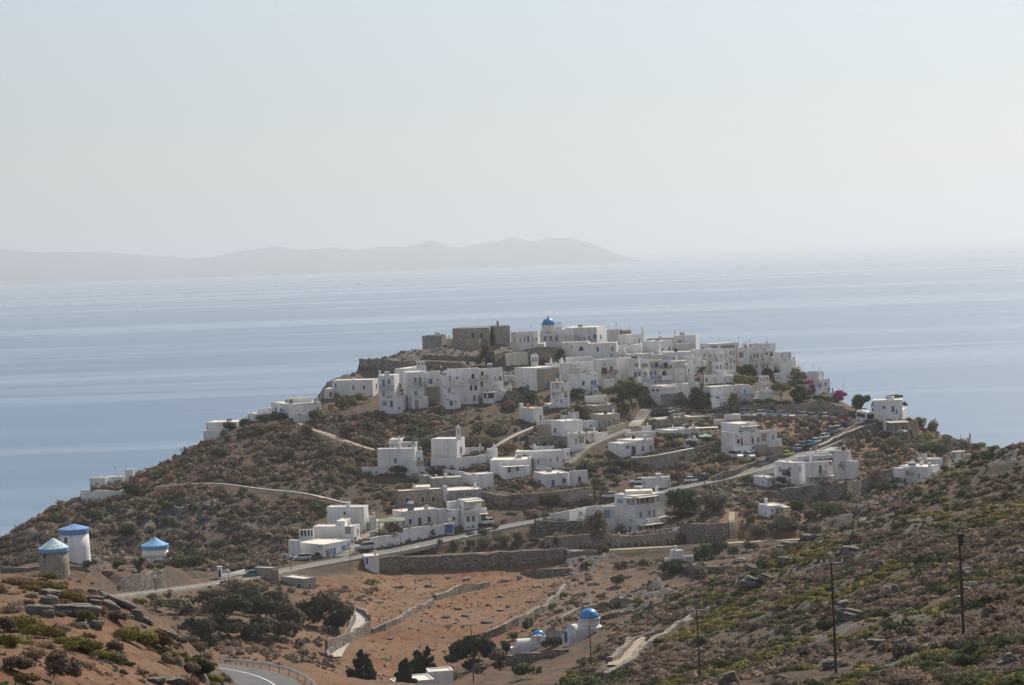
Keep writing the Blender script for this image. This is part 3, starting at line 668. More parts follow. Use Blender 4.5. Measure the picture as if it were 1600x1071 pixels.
    def x_bel(s, x0, x1, yt, yb, arches=2, m='w'):
        p = s.roof_at((x0 + x1) / 2, yb); w_ = (x1 - x0) / CR[s.cr][2] / F_PX * p[1]; z = at(*cv(s.cr, x0, yt), p[1])[2]; h = max(z - p[2], 1.0)
        belfry(p, w_, h, arches, m, s.root)
    def x_solar(s, x0, x1, y0, y1):
        p = s.roof_at((x0 + x1) / 2, y1); w_ = (x1 - x0) / CR[s.cr][2] / F_PX * p[1]; z = at(*cv(s.cr, x0, y0), p[1])[2]; h = max(.8, z - p[2]); mb = MB()
        a = p + [0, 0, .1]; vs = [(a[0] - w_ / 2, a[1], a[2]), (a[0] + w_ / 2, a[1], a[2]), (a[0] + w_ / 2, a[1] + 1.1, a[2] + h * .8), (a[0] - w_ / 2, a[1] + 1.1, a[2] + h * .8)]
        vs += [(x, y + .05, z_ - .08) for x, y, z_ in vs]; mb.add(vs, [(0, 1, 2, 3), (7, 6, 5, 4), (0, 4, 5, 1), (1, 5, 6, 2), (2, 6, 7, 3), (3, 7, 4, 0)])
        mb.tube([(a[0] - w_ / 2, a[1] + 1.2, a[2] + h), (a[0] + w_ / 2, a[1] + 1.2, a[2] + h)], .25, 8, 1); mb.box(a[0] - w_ / 2 + .1, a[0] - w_ / 2 + .16, a[1] + 1.1, a[1] + 1.2, p[2] - .1, a[2] + h, 1); mb.box(a[0] + w_ / 2 - .16, a[0] + w_ / 2 - .1, a[1] + 1.1, a[1] + 1.2, p[2] - .1, a[2] + h, 1)
        mb.build('solar_heater', ['solar', 'w'], s.root)
    def x_ac(s, x, y):
        R = s.rect(x - 10, y - 8, x + 10, y + 8)
        if R is None: return
        f, a, b, z0, z1 = R; mb = MB(); m_ = (a + b) / 2; zm = (z0 + z1) / 2; o = (f[0][0], f[0][1], 0); mb.obox(o, f[1], f[5], m_ - .42, m_ + .42, .05, .38, zm - .3, zm + .3); mb.obox(o, f[1], f[5], m_ - .3, m_ + .18, .38, .4, zm - .22, zm + .22, 1); mb.obox(o, f[1], f[5], m_ - .4, m_ + .4, -.02, .05, zm - .3, zm - .2, 1)
        mb.build('air_conditioner', ['w', 'k'], s.root)
    def x_dome(s, x0, x1, yt, ydrum, yb, m='dome', cross=None):
        p = s.roof_at((x0 + x1) / 2, yb); r = (x1 - x0) / 2 / CR[s.cr][2] / F_PX * p[1]; zd = at(*cv(s.cr, x0, ydrum), p[1])[2]; zt = at(*cv(s.cr, x0, yt), p[1])[2]
        mb = MB(); mb.lathe((p[0], p[1], p[2]), [(r * 1.04, -.5), (r * 1.04, zd - p[2])], 24); mb.build('drum', 'w', s.root)
        mb = MB(); H_ = zt - zd; mb.lathe((p[0], p[1], zd + .003), [(r * 1.02 * math.cos(t), H_ * math.sin(t)) for t in np.linspace(0, 1.5, 9)], 24); d_ = mb.build('dome', m, s.root, True)
        if cross:
            zc = at(*cv(s.cr, x0, cross), p[1])[2]; h = zc - zt; mb = MB(); mb.box(p[0] - .06, p[0] + .06, p[1] - .06, p[1] + .06, zt - .1, zc); mb.box(p[0] - h * .22, p[0] + h * .22, p[1] - .05, p[1] + .05, zt + h * .62, zt + h * .74); mb.lathe((p[0], p[1], zt), [(.12, -.1), (.3, .15), (.3, .35), (.08, .6)], 8); mb.build('cross', 'grey', s.root)
    def x_box(s, x0, x1, yt, yb, m, name, dp=1.0):
        p = s.roof_at((x0 + x1) / 2, yb); w_ = (x1 - x0) / CR[s.cr][2] / F_PX * p[1]; z = at(*cv(s.cr, x0, yt), p[1])[2]; mb = MB(); mb.box(p[0] - w_ / 2, p[0] + w_ / 2, p[1], p[1] + dp, p[2] - .1, z); mb.box(p[0] - w_ / 2 - .04, p[0] + w_ / 2 + .04, p[1] - .04, p[1] + dp + .04, z, z + .08); mb.build(name, m, s.root)
    def x_ant(s, x, yt, yb):
        p = s.roof_at(x, yb); z = at(*cv(s.cr, x, yt), p[1])[2]; mb = MB(); mb.box(p[0] - .03, p[0] + .03, p[1] - .03, p[1] + .03, p[2] - .2, z)
        for q in (.02, .25, .5): mb.box(p[0] - .5 + q * .4, p[0] + .5 - q * .4, p[1] - .02, p[1] + .02, z - .08 - q, z - .05 - q)
        mb.build('aerial', 'metal', s.root)
def belfry(p, w_, h, arches, m, root, dp=None):
    dp = dp or max(.5, w_ * .28); mb = MB(); n = arches; pw = w_ / (n * 2 + 1) * .9; ow = (w_ - pw * (n + 1)) / n; z0 = p[2] - .3; za = p[2] + h * .28; zb = p[2] + h * .6; zc = p[2] + h * .8
    y0, y1 = p[1] - dp / 2, p[1] + dp / 2
    mb.box(p[0] - w_ / 2, p[0] + w_ / 2, y0, y1, z0, za)
    for k in range(n + 1):
        x = p[0] - w_ / 2 + k * (pw + ow); mb.box(x, x + pw, y0, y1, za, zb)
    for k in range(n):                       # round heads of the openings
        x = p[0] - w_ / 2 + k * (pw + ow) + pw; pr = [(x + ow / 2 - ow / 2 * math.cos(t), zb + (zc - zb) * .62 * math.sin(t)) for t in np.linspace(0, math.pi, 7)]
        for (xa, za_), (xb, zb_) in zip(pr[:-1], pr[1:]):
            vs = [(xa, y0, za_), (xb, y0, zb_), (xb, y0, zc), (xa, y0, zc)]; vs += [(a, y1, c) for a, _, c in vs]; mb.add(vs, [(0, 1, 2, 3), (7, 6, 5, 4), (0, 4, 5, 1), (3, 2, 6, 7)])
    for k in range(n + 1):
        x = p[0] - w_ / 2 + k * (pw + ow); mb.box(x, x + pw, y0, y1, zb, zc)
    mb.box(p[0] - w_ / 2 - .06, p[0] + w_ / 2 + .06, y0 - .06, y1 + .06, zc, zc + h * .05)
    for k in range(n): x = p[0] - w_ / 2 + pw / 2 + (k + .5) * (pw + ow); mb.lathe((x, p[1], zc + h * .05), [(ow * .5, 0), (ow * .42, h * .07), (ow * .1, h * .13)], 8)
    mb.box(p[0] - .05, p[0] + .05, p[1] - .05, p[1] + .05, zc + h * .05, p[2] + h); mb.box(p[0] - .22, p[0] + .22, p[1] - .04, p[1] + .04, p[2] + h * .9, p[2] + h * .93)
    return mb.build('belfry', m, root)
# ------------------------------------------------------------------ walls (they also step the ground)
R_ = 'dry_stone_wall'; RW = 'retaining_wall'
wall('Z', RW, 'long dark stone wall holding up the lower road above the orange field', [(592,872,889),(650,870,889),(720,867,888),(800,863,883),(850,859,876),(882,857,871)], 'rubble', .7, 5, dmin=400)
wall('M', RW, 'stone retaining wall under the white bungalow with a row of blue doors', [(-60,205,330),(120,193,310),(300,172,300),(450,155,280),(580,140,265)], 'house_stone', .6, 6, dmin=450)
wall('M', RW, 'upper stone terrace wall below the white garden wall with palms', [(-20,495,630),(200,495,628),(380,498,625),(560,505,620)], 'rubble', .6, 4, dmin=450)
wall('M', RW, 'lower stone terrace wall with creepers beside the dirt track', [(75,660,770),(250,655,775),(450,640,775),(600,630,775),(760,615,770)], 'house_stone', .6, 4, dmin=450)
wall('M', RW, 'stone retaining wall under the three storey white villa', [(770,640,770),(980,655,760),(1150,640,745),(1340,615,735),(1470,595,725),(1620,540,700)], 'house_stone', .6, 4, dmin=450)
wall('U', RW, 'stone wall right of the villa ending at the garden steps', [(100,370,490),(260,352,478),(430,335,460)], 'rubble', .6, 4, dmin=450)
wall('M', 'garden_wall', 'long sloping white garden wall behind two palms', [(130,425,490),(330,388,492),(520,345,492),(700,330,480)], 'white', .35, None, dmin=450)
wall('I', RW, 'long stone retaining wall under the white complex with an orange sign', [(235,938,1000),(400,970,1020),(600,1000,1040),(800,995,1060),(940,975,1080),(1200,945,1110),(1500,915,1120),(1620,890,1110)], 'rubble', .7, 6, dmin=420)
wall('J', RW, 'tall stone corner wall below the white outdoor stairs', [(250,872,985),(380,850,965),(480,825,940),(562,800,905)], 'rubble', .7, 5, dmin=420)
wall('J', RW, 'stone terrace wall left of the white belfry house', [(562,790,890),(660,765,845)], 'rubble', .5, 4, dmin=420)
wall('J', R_, 'low stone wall beneath the dry orange terrace under the belfry house', [(570,870,915),(700,885,940),(890,872,930)], 'rubble', .5, 4, dmin=420)
wall('I', 'parapet_wall', 'white parapet wall in front of the complex with an orange sign', [(925,955,980),(1100,935,962),(1400,905,932),(1620,880,905)], 'white', .3, None, dmin=420, dd=1.0)
wall('H', RW, 'tan stone retaining wall under the low house with pink bougainvillea', [(440,770,880),(560,770,885),(750,745,880),(950,705,850),(1100,675,800)], 'house_stone', .6, 6, dmin=450, cap='white')
wall('H', RW, 'curved stone garden wall right of the green parasol', [(1095,665,700),(1200,640,690),(1300,618,680),(1370,600,665)], 'house_stone', .5, 5, dmin=450)
wall('H', RW, 'dark stone wall below the parked cars at the top of the steps', [(600,415,470),(690,385,480),(850,352,480),(1000,340,470)], 'rubble', .6, 5, dmin=500)
wall('H', RW, 'pale stone wall behind the parked cars above the stone steps', [(620,262,345),(760,245,330),(920,222,325),(1050,255,310),(1200,275,312)], 'rubble', .6, 4, dmin=500, dd=6)
wall('I', RW, 'long dark parapet wall along the upper car park', [(0,180,205),(380,190,215),(700,205,228),(1100,212,235),(1540,220,250)], 'rubble', .4, 3, dmin=500)
wall('E', RW, 'high stone terrace wall under the trees above the car park', [(490,900,940),(660,885,975),(880,845,975),(1060,840,985),(1120,880,990),(1340,835,970),(1600,900,1000)], 'rubble', .7, 7, dmin=500)
wall('J', RW, 'curved stone wall at the road bend below the white bus', [(0,560,595),(180,465,520),(340,400,470),(480,360,450),(560,335,440),(625,318,470)], 'rubble', .6, 5, dmin=480, cap='concrete')
wall('I', R_, 'low stone wall along the upper side of the sloping road', [(240,840,880),(400,790,850),(520,735,800),(640,680,740),(820,635,660),(970,595,640)], 'rubble', .5, 3, dmin=480)
wall('I', 'boundary_wall', 'white wall sloping up beside the drive right of the parked dark cars', [(620,828,850),(740,770,842),(870,730,820)], 'white', .3, None, dmin=450)
wall('G', 'garden_wall', 'tan stepped garden wall beside the stone steps', [(1398,455,530),(1460,440,505),(1520,425,485),(1575,408,465)], 'tan', .35, None, dmin=480)
wall('G', 'garden_wall', 'white stepped garden wall beside the stone steps', [(1270,520,605),(1330,505,580),(1395,498,545)], 'white', .35, None, dmin=480)
wall('G', 'ruined_wall', 'roofless ruined stone wall with gaping holes', [(570,560,650),(700,552,662),(850,550,668),(985,552,672)], 'rubble', .8, 6, dmin=480)
wall('G', R_, 'crooked dry stone wall dropping below the shrubs beside the long white house', [(240,1055,1085),(330,1015,1050),(420,980,1020),(500,960,990)], 'rubble', .5, 3, dmin=480)
wall('L', RW, 'dark overgrown terrace wall right of the green shuttered house', [(1010,255,330),(1150,290,400),(1350,285,410),(1620,262,400)], 'rubble', .6, 6, dmin=480)
wall('F', 'boundary_wall', 'white stepped wall below the chapel terrace', [(800,600,655),(900,620,665),(1100,650,690),(1190,672,700)], 'white', .35, 3, dmin=480)
wall('F', RW, 'white terrace wall curving under the windowless house by the ravine', [(45,605,705),(120,600,695),(220,598,672),(420,597,655),(600,598,690),(730,600,690)], 'white', .4, 5, dmin=480)
wall('F', RW, 'white retaining wall under the tall chapel', [(755,500,600),(900,505,618),(1080,500,640),(1220,490,615),(1340,468,580),(1452,435,545)], 'white', .4, 7, dmin=480)
wall('F', R_, 'stone lane walls climbing to the foot of the balcony houses', [(490,300,322),(640,262,290),(840,208,240),(1000,170,200),(1110,135,165)], 'rubble', .6, 2, dmin=480)
wall('F', R_, 'second low stone wall along the climbing lane', [(560,312,330),(760,275,298),(900,232,262),(1020,195,222)], 'rubble', .5, None, dmin=480, dd=-4)
wall('A', RW, 'long low stone wall at the foot of the balcony houses', [(170,590,612),(400,605,625),(560,605,630),(750,590,620),(1000,575,600),(1200,590,615),(1420,610,640),(1620,640,665)], 'rubble', .5, 3, dmin=480)
wall('A', RW, 'upper castle terrace wall of weathered grey stone at the cliff edge', [(545,18,108),(700,12,112),(900,25,110),(1250,30,100),(1620,45,125)], 'rubble', .8, 6, dmin=560)
wall('B', RW, 'middle castle terrace wall with a pale top', [(140,495,535),(400,500,545),(560,510,548),(715,505,555)], 'rubble', .7, 4, dmin=600)
wall('B', RW, 'rough stone wall joining the castle terrace and the white wall', [(885,485,625),(1005,480,620)], 'stone', .8, 4, dmin=580)
wall('B', 'boundary_wall', 'tall stained white wall below the castle ruins', [(1002,485,612),(1130,472,600),(1262,460,590)], 'cream', .5, 6, dmin=580)
wall('C', RW, 'dark overgrown stone wall under the church terrace', [(290,425,585),(450,415,590),(600,412,590),(690,430,560)], 'rubble', .7, 4, dmin=580)
wall('B', RW, 'grey stone garden wall between the balcony houses and the bell tower house', [(1010,880,995),(1150,880,1000),(1275,890,990)], 'rubble', .5, 4, dmin=560)
wall('O', RW, 'high stone wall under the round white mill terrace beside the road', [(985,860,885),(1060,735,890),(1200,715,885),(1340,690,870),(1478,645,845)], 'rubble', .6, 9, dmin=380)
wall('O', RW, 'low stone wall right of the bare stone mill', [(470,630,660),(640,650,690),(790,680,712),(910,690,720)], 'rubble', .5, 4, dmin=380)
wall('O', 'parapet_wall', 'curved white topped parapet behind the tall white mill', [(680,520,548),(800,522,540),(930,548,560)], 'concrete', .4, None, dmin=380)
wall('O', R_, 'low stone wall left of the bare stone mill', [(-260,655,690),(0,655,690),(150,638,668)], 'rubble', .5, None, dmin=380)
wall('S', R_, 'curving dry stone wall across the orange field', [(110,575,612),(200,540,590),(290,510,545),(400,425,470),(560,362,400)], 'rubble', .8, None, dmin=330)
wall('S', R_, 'thick stone wall bend in the middle of the orange field', [(575,330,362),(700,275,330),(820,240,300),(970,232,258)], 'rubble', .9, 2, dmin=330)
wall('S', R_, 'broken dark stone terrace at the upper right of the orange field', [(1190,150,165),(1350,148,200),(1450,140,190),(1560,130,160)], 'rubble', .9, 3, dmin=330)
wall('S', R_, 'bushy stone wall beside the smaller domed chapel', [(950,620,645),(1080,545,600),(1180,500,555),(1280,450,500),(1400,390,440),(1540,245,290)], 'rubble', .9, 2, dmin=330)
wall('T', R_, 'stone field wall behind the big domed chapel', [(450,500,525),(600,425,460),(720,395,430),(860,350,410),(1000,360,385)], 'rubble', .8, 2, dmin=330)
wall('T', R_, 'dark wall running right from the big domed chapel', [(740,480,520),(850,455,490),(1000,435,465),(1150,395,420),(1270,370,392)], 'rubble', .7, None, dmin=240)
wall('T', 'boundary_wall', 'plain render wall between the two domed chapels', [(335,595,640),(430,588,640),(530,585,640)], 'grey', .3, None, dmin=330)
wall('T', R_, 'dark dry stone wall in front of the smaller domed chapel', [(10,775,845),(150,765,840),(300,745,800),(480,715,755)], 'rubble', .9, 3, dmin=240)
wall('T', R_, 'left wall of the stony mule track on the near slope', [(840,790,830),(1000,640,680),(1150,590,625),(1290,545,580),(1440,470,500)], 'rubble', .8, None, dmin=180)
wall('T', R_, 'right wall of the stony mule track on the near slope', [(790,900,950),(900,845,890),(1000,770,830),(1100,680,730),(1240,590,630),(1440,490,530)], 'rubble', .8, None, dmin=180)
wall('P', R_, 'outer parapet of the curved paved footpath', [(1330,720,800),(1430,690,770),(1520,650,730),(1600,600,690)], 'rubble', .6, None, dmin=330)
wall('P', R_, 'inner parapet of the curved paved footpath', [(1360,830,860),(1340,790,815),(1400,740,765),(1480,620,645),(1500,540,560)], 'rubble', .5, None, dmin=330)
wall('P', 'parapet_wall', 'small dark curved railing wall at the top of the paved footpath', [(1500,515,535),(1550,535,560),(1580,570,605)], 'rubble', .4, None, dmin=330)
wall('U', RW, 'stone wall below the little white field house', [(0,625,660),(130,630,690),(280,650,700),(450,640,680)], 'rubble', .7, 3, dmin=420)
wall('U', R_, 'stone wall under the white seawall stones above the hut', [(340,95,120),(450,150,172),(600,190,212),(640,185,200),(830,190,205)], 'rubble', .5, 3, dmin=420)
wall('P', 'parapet_wall', 'low white parapet wall beside the road left of the green car', [(672,312,330),(740,300,320),(812,282,302)], 'white', .35, None, dmin=380)
wall('J', RW, 'pale stone wall of the track beside the small flat roofed hut', [(1170,720,790),(1250,705,800),(1345,690,760)], 'rubble', .5, 3, dmin=420)
# ------------------------------------------------------------------ paths and steps
def path(cr, name, label, pl, width, m, lift=.12, step=0, dmin=380):
    L = np.array([hit(*cv(cr, x, y), dmin) for x, y in pl]); L = smooth_line(dense(L, 1.5), 8); L[:, 2] = hgt(L[:, 0], L[:, 1])
    L = smooth_line(L, 10); flatten(L, width / 2 + .4, 1.5, -.1)
    avoid.append((L, width / 2 + .3))
    if not step: return tag(ribbon(name, L, width, m, lift, .7), label, kind='structure')
    D_ = dense(L, .25); mb = MB(); z = None; a = 0
    for i in range(1, len(D_)):
        if abs(D_[i, 2] - D_[a, 2]) >= .16 or i - a > 6 or i == len(D_) - 1:
            p, q = D_[a], D_[i]; t = (q - p)[:2]; n = np.linalg.norm(t)
            if n > .05:
                t /= n; zz = max(p[2], q[2]) + lift; mb.obox((p[0], p[1], 0), t, (-t[1], t[0]), -.02, n + .01, -width / 2, width / 2, zz - .9, zz)
            a = i
    return tag(mb.build(name, m), label, kind='structure')
path('G','steps','broad pale stone steps climbing past the tan houses',[(1600,478),(1450,545),(1300,605),(1180,650),(1080,725),(1010,820),(930,890)],3.0,'concrete',step=1)
path('H','steps','stone steps rising to the upper car park',[(470,450),(530,370),(570,320),(610,270)],3.4,'concrete',step=1,dmin=500)
path('K','steps','paved stepped lane between the taverna and the pergola',[(600,940),(700,880),(800,810),(880,740),(960,650),(1000,590)],3.6,'concrete',step=1)
path('G','footpath','narrow stepped footpath between the shrubs',[(180,690),(300,600),(420,535),(540,480),(650,445)],1.6,'concrete')
path('A','footpath','pale footpath slanting down the brown slope',[(0,735),(150,775),(300,830),(450,880),(600,935),(740,968)],2.0,'dirt')
path('R','footpath','pale footpath from the blue shuttered seaside house',[(1080,255),(1190,305),(1300,370),(1450,430),(1600,475)],2.0,'dirt')
path('R','footpath','thin pale footpath along the left slope',[(-380,950),(-200,915),(0,910),(300,898),(500,930),(700,970),(900,990),(1160,995),(1380,1065)],.9,'concrete',.25)
path('K','footpath','thin pale footpath down to the tall white block',[(-60,255),(120,258),(235,262),(400,312),(560,372),(690,385)],.9,'concrete',.25)
path('P','footpath','curved paved footpath in the field',[(1370,830),(1385,790),(1450,715),(1530,640),(1555,590),(1530,535)],2.6,'concrete',dmin=330)
path('T','mule_track','stony mule track on the near slope',[(860,850),(940,760),(1020,690),(1100,640)],2.3,'dirt',dmin=180)
path('U','steps','rough garden steps beside the stone walls',[(470,450),(465,400),(455,340),(460,270)],1.4,'house_stone',step=1,dmin=420)
path('W','footpath','pale track curving to the tiny flat roofed hut',[(800,640),(830,590),(930,550),(1040,530)],2.4,'dirt',dmin=450)
path('J','drive','pale drive below the red shuttered house',[(-85,660),(-60,640),(30,615),(130,570)],3.0,'concrete',dmin=450)
# ------------------------------------------------------------------ buildings
# (left edge, near corner, right edge, top, foot, turn) in a zoom's own pixels; windows as left,top,right,bottom,colour (capital = door)
h = lambda *a, **k: House(a[0], 'white_house' if k.get('m', 'white') == 'white' else k.pop('nm', 'house'), *a[1:], **k)
h('A','long low white house with small dark windows on the green bank',[(268,685,748,222,402,12),(178,270,270,318,410,10)],'288,262,308,305,d 470,282,492,328,d 580,278,604,325,d 230,350,260,405,G 286,360,310,408,g 700,258,708,318,d 714,258,726,318,d',[('chim',480,205,225,20)])
h('A','narrow three storey white house with pale blue shutters, leftmost of the balcony row',[(748,918,918,175,520,10,{'d':7}),(756,985,985,402,572,10,{'d':8,'o':-.8})],'778,220,812,290,l 836,218,866,266,l 780,340,812,392,l 825,342,885,400,l 785,447,830,492,l 862,442,892,510,B 945,505,968,530,l',[('bal',768,908,278,312,'l'),('chim',757,130,178,22)])
h('A','white house with a twin arched belfry behind the balcony tower',[(918,1030,1250,108,320,25)],'953,262,980,315,D',[('bel',1140,1225,25,118),('chim',1397,80,112,16)])
h('A','white house with grey shutters and a grey balcony under the twin belfry',[(1012,1057,1228,148,530,78),(1075,1092,1262,405,532,78,{'o':-1.5})],'1112,200,1140,250,k 1160,198,1192,280,k 1118,340,1146,382,k 1165,342,1196,405,k 1122,435,1158,530,K',[('bal',1105,1220,248,285,'k')])
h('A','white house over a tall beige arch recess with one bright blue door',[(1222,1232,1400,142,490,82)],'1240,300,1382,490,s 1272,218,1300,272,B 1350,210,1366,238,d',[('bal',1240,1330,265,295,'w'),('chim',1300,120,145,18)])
h('B','wide white terraced house with small blue door, stacked balconies and water heater',[(400,415,735,650,960,80),(330,345,540,715,960,80,{'o':-3}),(362,378,530,905,1067,78,{'o':-5})],'412,715,430,765,d 480,728,508,742,b 540,720,572,768,k 642,695,680,745,d 400,845,425,885,l 440,845,468,900,l 490,825,608,905,s 540,850,575,900,d 625,812,655,870,d 672,812,706,868,d 660,920,688,975,k 712,915,740,1000,K 538,945,552,1018,D 580,955,593,978,d 418,975,452,1028,B 472,970,492,1000,d',[('bal',625,712,745,785,'k'),('bal',420,620,765,815,'w'),('ac',368,830),('ac',395,962),('chim',370,660,715,20),('solar',335,385,695,718)])
h('B','white three storey house with a small glazed sunroom, right end of balcony row',[(722,735,978,645,900,80),(815,830,1022,870,1005,80,{'o':-2.5}),(758,768,892,888,1010,80,{'o':-5})],'738,668,772,712,d 740,775,766,828,d 885,722,900,745,d 932,718,960,765,d 852,825,870,855,d 925,832,946,875,d 770,895,800,950,d 812,895,880,950,d',[('bal',728,808,710,750,'k'),('bal',838,985,768,805,'w'),('awn',760,895,888,.8,0),('solar',810,865,600,650)])
# the castle ruin
House('B','castle_ruin','large roofless looking brown stone castle building with a square tower on the summit',[(452,835,905,212,400,12),(840,905,1050,200,395,75),(428,730,850,335,442,15,{'o':-5})],'640,262,680,330,d 735,262,768,325,d 985,245,1000,312,d 530,285,555,320,d 820,270,832,320,d',[('chim',918,145,205,24,'stone'),('ant',725,145,210)],m='stone',cat='castle',dmin=600,roof='sand')
House('B','stone_house','small square stone house with a pale blue door left of the castle ruin',[(132,335,382,295,385,18)],'195,320,222,368,L 312,312,326,355,l 330,312,348,355,l',[('chim',345,285,300,14,'stone')],m='stone',cat='house',dmin=600,roof='sand')
h('B','low cream wall building between the small stone house and the castle ruin',[(380,452,452,325,385,5)],'',m='cream',dmin=600)
# summit row
House('C','church','white church with a big blue dome, gilded cross and triple belfry on the summit',[(430,770,770,228,300,5,{'d':11})],'',[('dome',445,585,118,188,240,'dome',85),('bel',592,655,150,235,3)],cat='church',dmin=640)
h('C','long white house with a bright blue door left under the blue dome',[(178,412,412,252,400,5,{'d':5}),(125,180,180,262,375,40,{'m':'cream','o':2}),(215,470,470,378,420,5,{'o':-3})],'212,322,226,365,d 258,312,272,370,D 292,305,312,365,B 345,300,355,360,d 378,315,393,355,d 340,385,352,412,d',[('awn',210,330,290,1.0,0)],dmin=600)
h('C','plain white house with three grey shuttered windows right under the blue dome',[(412,690,690,264,415,5,{'d':5})],'465,302,494,350,k 525,302,553,350,k 583,300,612,348,k',dmin=600)
h('C','big white house with a sky blue balcony right of the church',[(690,1020,1112,208,368,14),(685,775,775,275,352,5,{'o':-2,'d':3})],'700,305,706,345,d 828,308,842,352,d 878,312,893,350,k 932,298,945,345,d 980,285,1015,325,b 1050,288,1065,322,b',[('bal',935,1055,325,355,'c'),('chim',800,270,280,12)],dmin=600)
h('C','white house with a dark pointed arch below the sky blue balcony',[(660,935,935,360,552,5,{'d':6})],'745,402,760,432,d 830,412,878,458,a 934,395,940,410,d',dmin=600)
h('C','smooth white house front with three small blue windows below the right of the blue balcony',[(935,1228,1228,370,556,5)],'1015,418,1038,460,b 1172,418,1190,452,b 1160,488,1178,515,b',dmin=600)
h('C','white corner house with tan roof hut and a blue door at the skyline',[(1125,1240,1285,234,345,30),(1285,1375,1375,240,300,5,{'m':'tan','o':3})],'1232,240,1245,280,d 1260,242,1280,292,B',[('ant',1225,170,240),('ant',1143,180,236)],dmin=600)
h('C','white house with three dark windows and pots below the tan roof hut',[(1235,1352,1482,290,395,45),(1225,1480,1480,388,505,5,{'o':-5})],'1352,345,1368,378,d 1400,340,1408,375,d 1448,328,1462,370,d',[('pot',1495,208,300,26)],dmin=600)
h('C','white house with a dark red wooden balcony',[(985,1055,1232,548,830,62,{'sink':4}),(1075,1090,1200,760,815,75,{'o':-3})],'1090,582,1105,600,d 1155,618,1178,660,n 1070,632,1122,700,n 1075,755,1085,790,b 1150,740,1165,775,d 1205,725,1222,760,d',[('bal',1065,1228,658,700,'n')])
h('C','white house with two roof terraces under straw awnings and a blue balcony',[(640,655,985,585,720,78),(718,735,1028,705,925,80,{'o':-3})],'738,608,752,620,d 790,605,800,620,d 780,655,815,700,d 880,655,892,672,d 860,772,890,815,b 955,765,980,805,b 990,760,1008,815,B 905,650,950,700,k 985,640,1020,700,y 955,868,972,920,D 995,868,1012,895,d',[('bal',955,1060,815,850,'b'),('awn',740,840,632,1.4),('awn',905,1025,645,1.4),('awn',960,1085,855,1.6)])
h('C','low white roof terrace with two round chimney pots behind the bell tower house',[(478,500,840,590,700,78)],'',[('pot',538,530,592,26),('pot',652,525,585,32),('chim',594,568,590,12)])
h('C','tall house with white left side, bare sand coloured front and a white bell tower',[(165,393,632,635,880,42,{'sink':5})],'252,780,270,800,d 285,808,312,860,B 395,640,628,1000,s 597,692,622,735,b 468,800,490,838,l 498,778,525,820,b 170,785,178,805,b',[('bel',332,408,480,610,2),('ac',258,795)])
h('C','white house with a laundry balcony in front of the sand coloured house',[(538,545,740,785,1050,76,{'sink':5}),(470,540,545,1010,1050,20,{'o':-1})],'552,805,568,850,d 598,800,612,842,d 640,965,655,995,b 595,965,605,985,d 680,910,710,940,d 680,885,700,908,d',[('bal',660,760,832,868,'w'),('bal',556,640,850,880,'w'),('awn',548,662,782,1.2),('ac',560,908)])
h('C','small rounded white hut beside the roof terraces',[(632,680,755,660,730,40),(630,650,720,715,780,75)],'690,668,706,692,d 680,780,695,820,k')
h('C','grey walled lean-to with a dark opening below the rounded white hut',[(720,735,820,740,870,75)],'785,760,798,785,d 735,755,745,800,d',m='sand',nm='lean_to')
h('C','low white garden building behind the big pine',[(890,905,1128,930,1000,75)],'1100,945,1115,975,d')
h('C','cream walled yard building with flat roof left of the big pine',[(900,1060,1225,1020,1070,40)],'1055,1050,1070,1066,d',m='cream',nm='yard_building')
# right half of the town
h('D','white house with a tall chimney and two small blue windows at the skyline',[(430,600,745,355,510,38)],'625,425,640,455,b 698,415,715,448,b 575,405,588,428,d',[('pot',430,210,360,26),('ant',618,250,352)],dmin=600)
h('D','flat white block with a dark cowled chimney, highest on the right of the skyline',[(750,982,1014,290,395,14)],'850,340,865,357,d 800,345,835,372,k',[('pot',770,240,295,22)],dmin=600)
h('D','low pale terrace block between the tall chimney and the cowled chimney',[(470,750,750,315,400,5)],'',[('chim',612,300,318,34)],dmin=620)
h('D','white house step with flower pots below the cowled chimney block',[(745,800,935,385,450,60)],'752,430,762,448,n 772,430,780,448,n',dmin=600)
h('D','long plain white house with a slim chimney across the middle of the town',[(175,535,535,482,535,5),(535,690,690,492,540,5,{'o':1})],'',[('chim',240,430,488,26),('chim',358,440,486,12)],dmin=580)
h('D','tall white house with blue shutters and a bare cream left wall',[(165,335,420,532,812,50,{'sink':4})],'345,580,358,622,l 365,585,380,622,b 342,685,362,730,B 380,680,405,718,b',[('bal',340,425,640,665,'w'),('box',310,370,520,545,'black','water_tank')])
h('D','narrow white house with three grey shutters and a small balcony',[(412,418,505,548,815,80,{'sink':4})],'418,590,435,625,k 440,588,458,622,k 465,588,485,625,k 440,675,465,725,k 475,688,485,705,d 450,765,462,785,d',[('bal',450,508,728,760,'w')])
h('D','white house with two blue balconies, a pergola and a dark triangular arch',[(500,506,735,562,830,80,{'sink':4})],'515,575,530,625,d 555,575,590,625,d 640,575,690,630,d 505,672,525,715,B 548,668,568,702,b 630,665,675,712,a 610,760,625,790,d 678,750,690,775,d 552,768,566,795,d',[('bal',525,620,600,635,'b'),('bal',628,725,600,640,'black'),('bal',520,605,715,745,'b'),('bal',612,730,712,755,'w'),('awn',495,625,550,1.6)])
h('D','white house with a wide pale awning over its upper veranda',[(705,735,872,560,640,70),(735,765,872,635,810,76,{'o':-1.5,'sink':4})],'740,580,760,632,d 775,580,790,630,d 825,590,850,635,k 828,682,840,705,d 742,695,760,760,D',[('awn',712,872,562,1.6)])
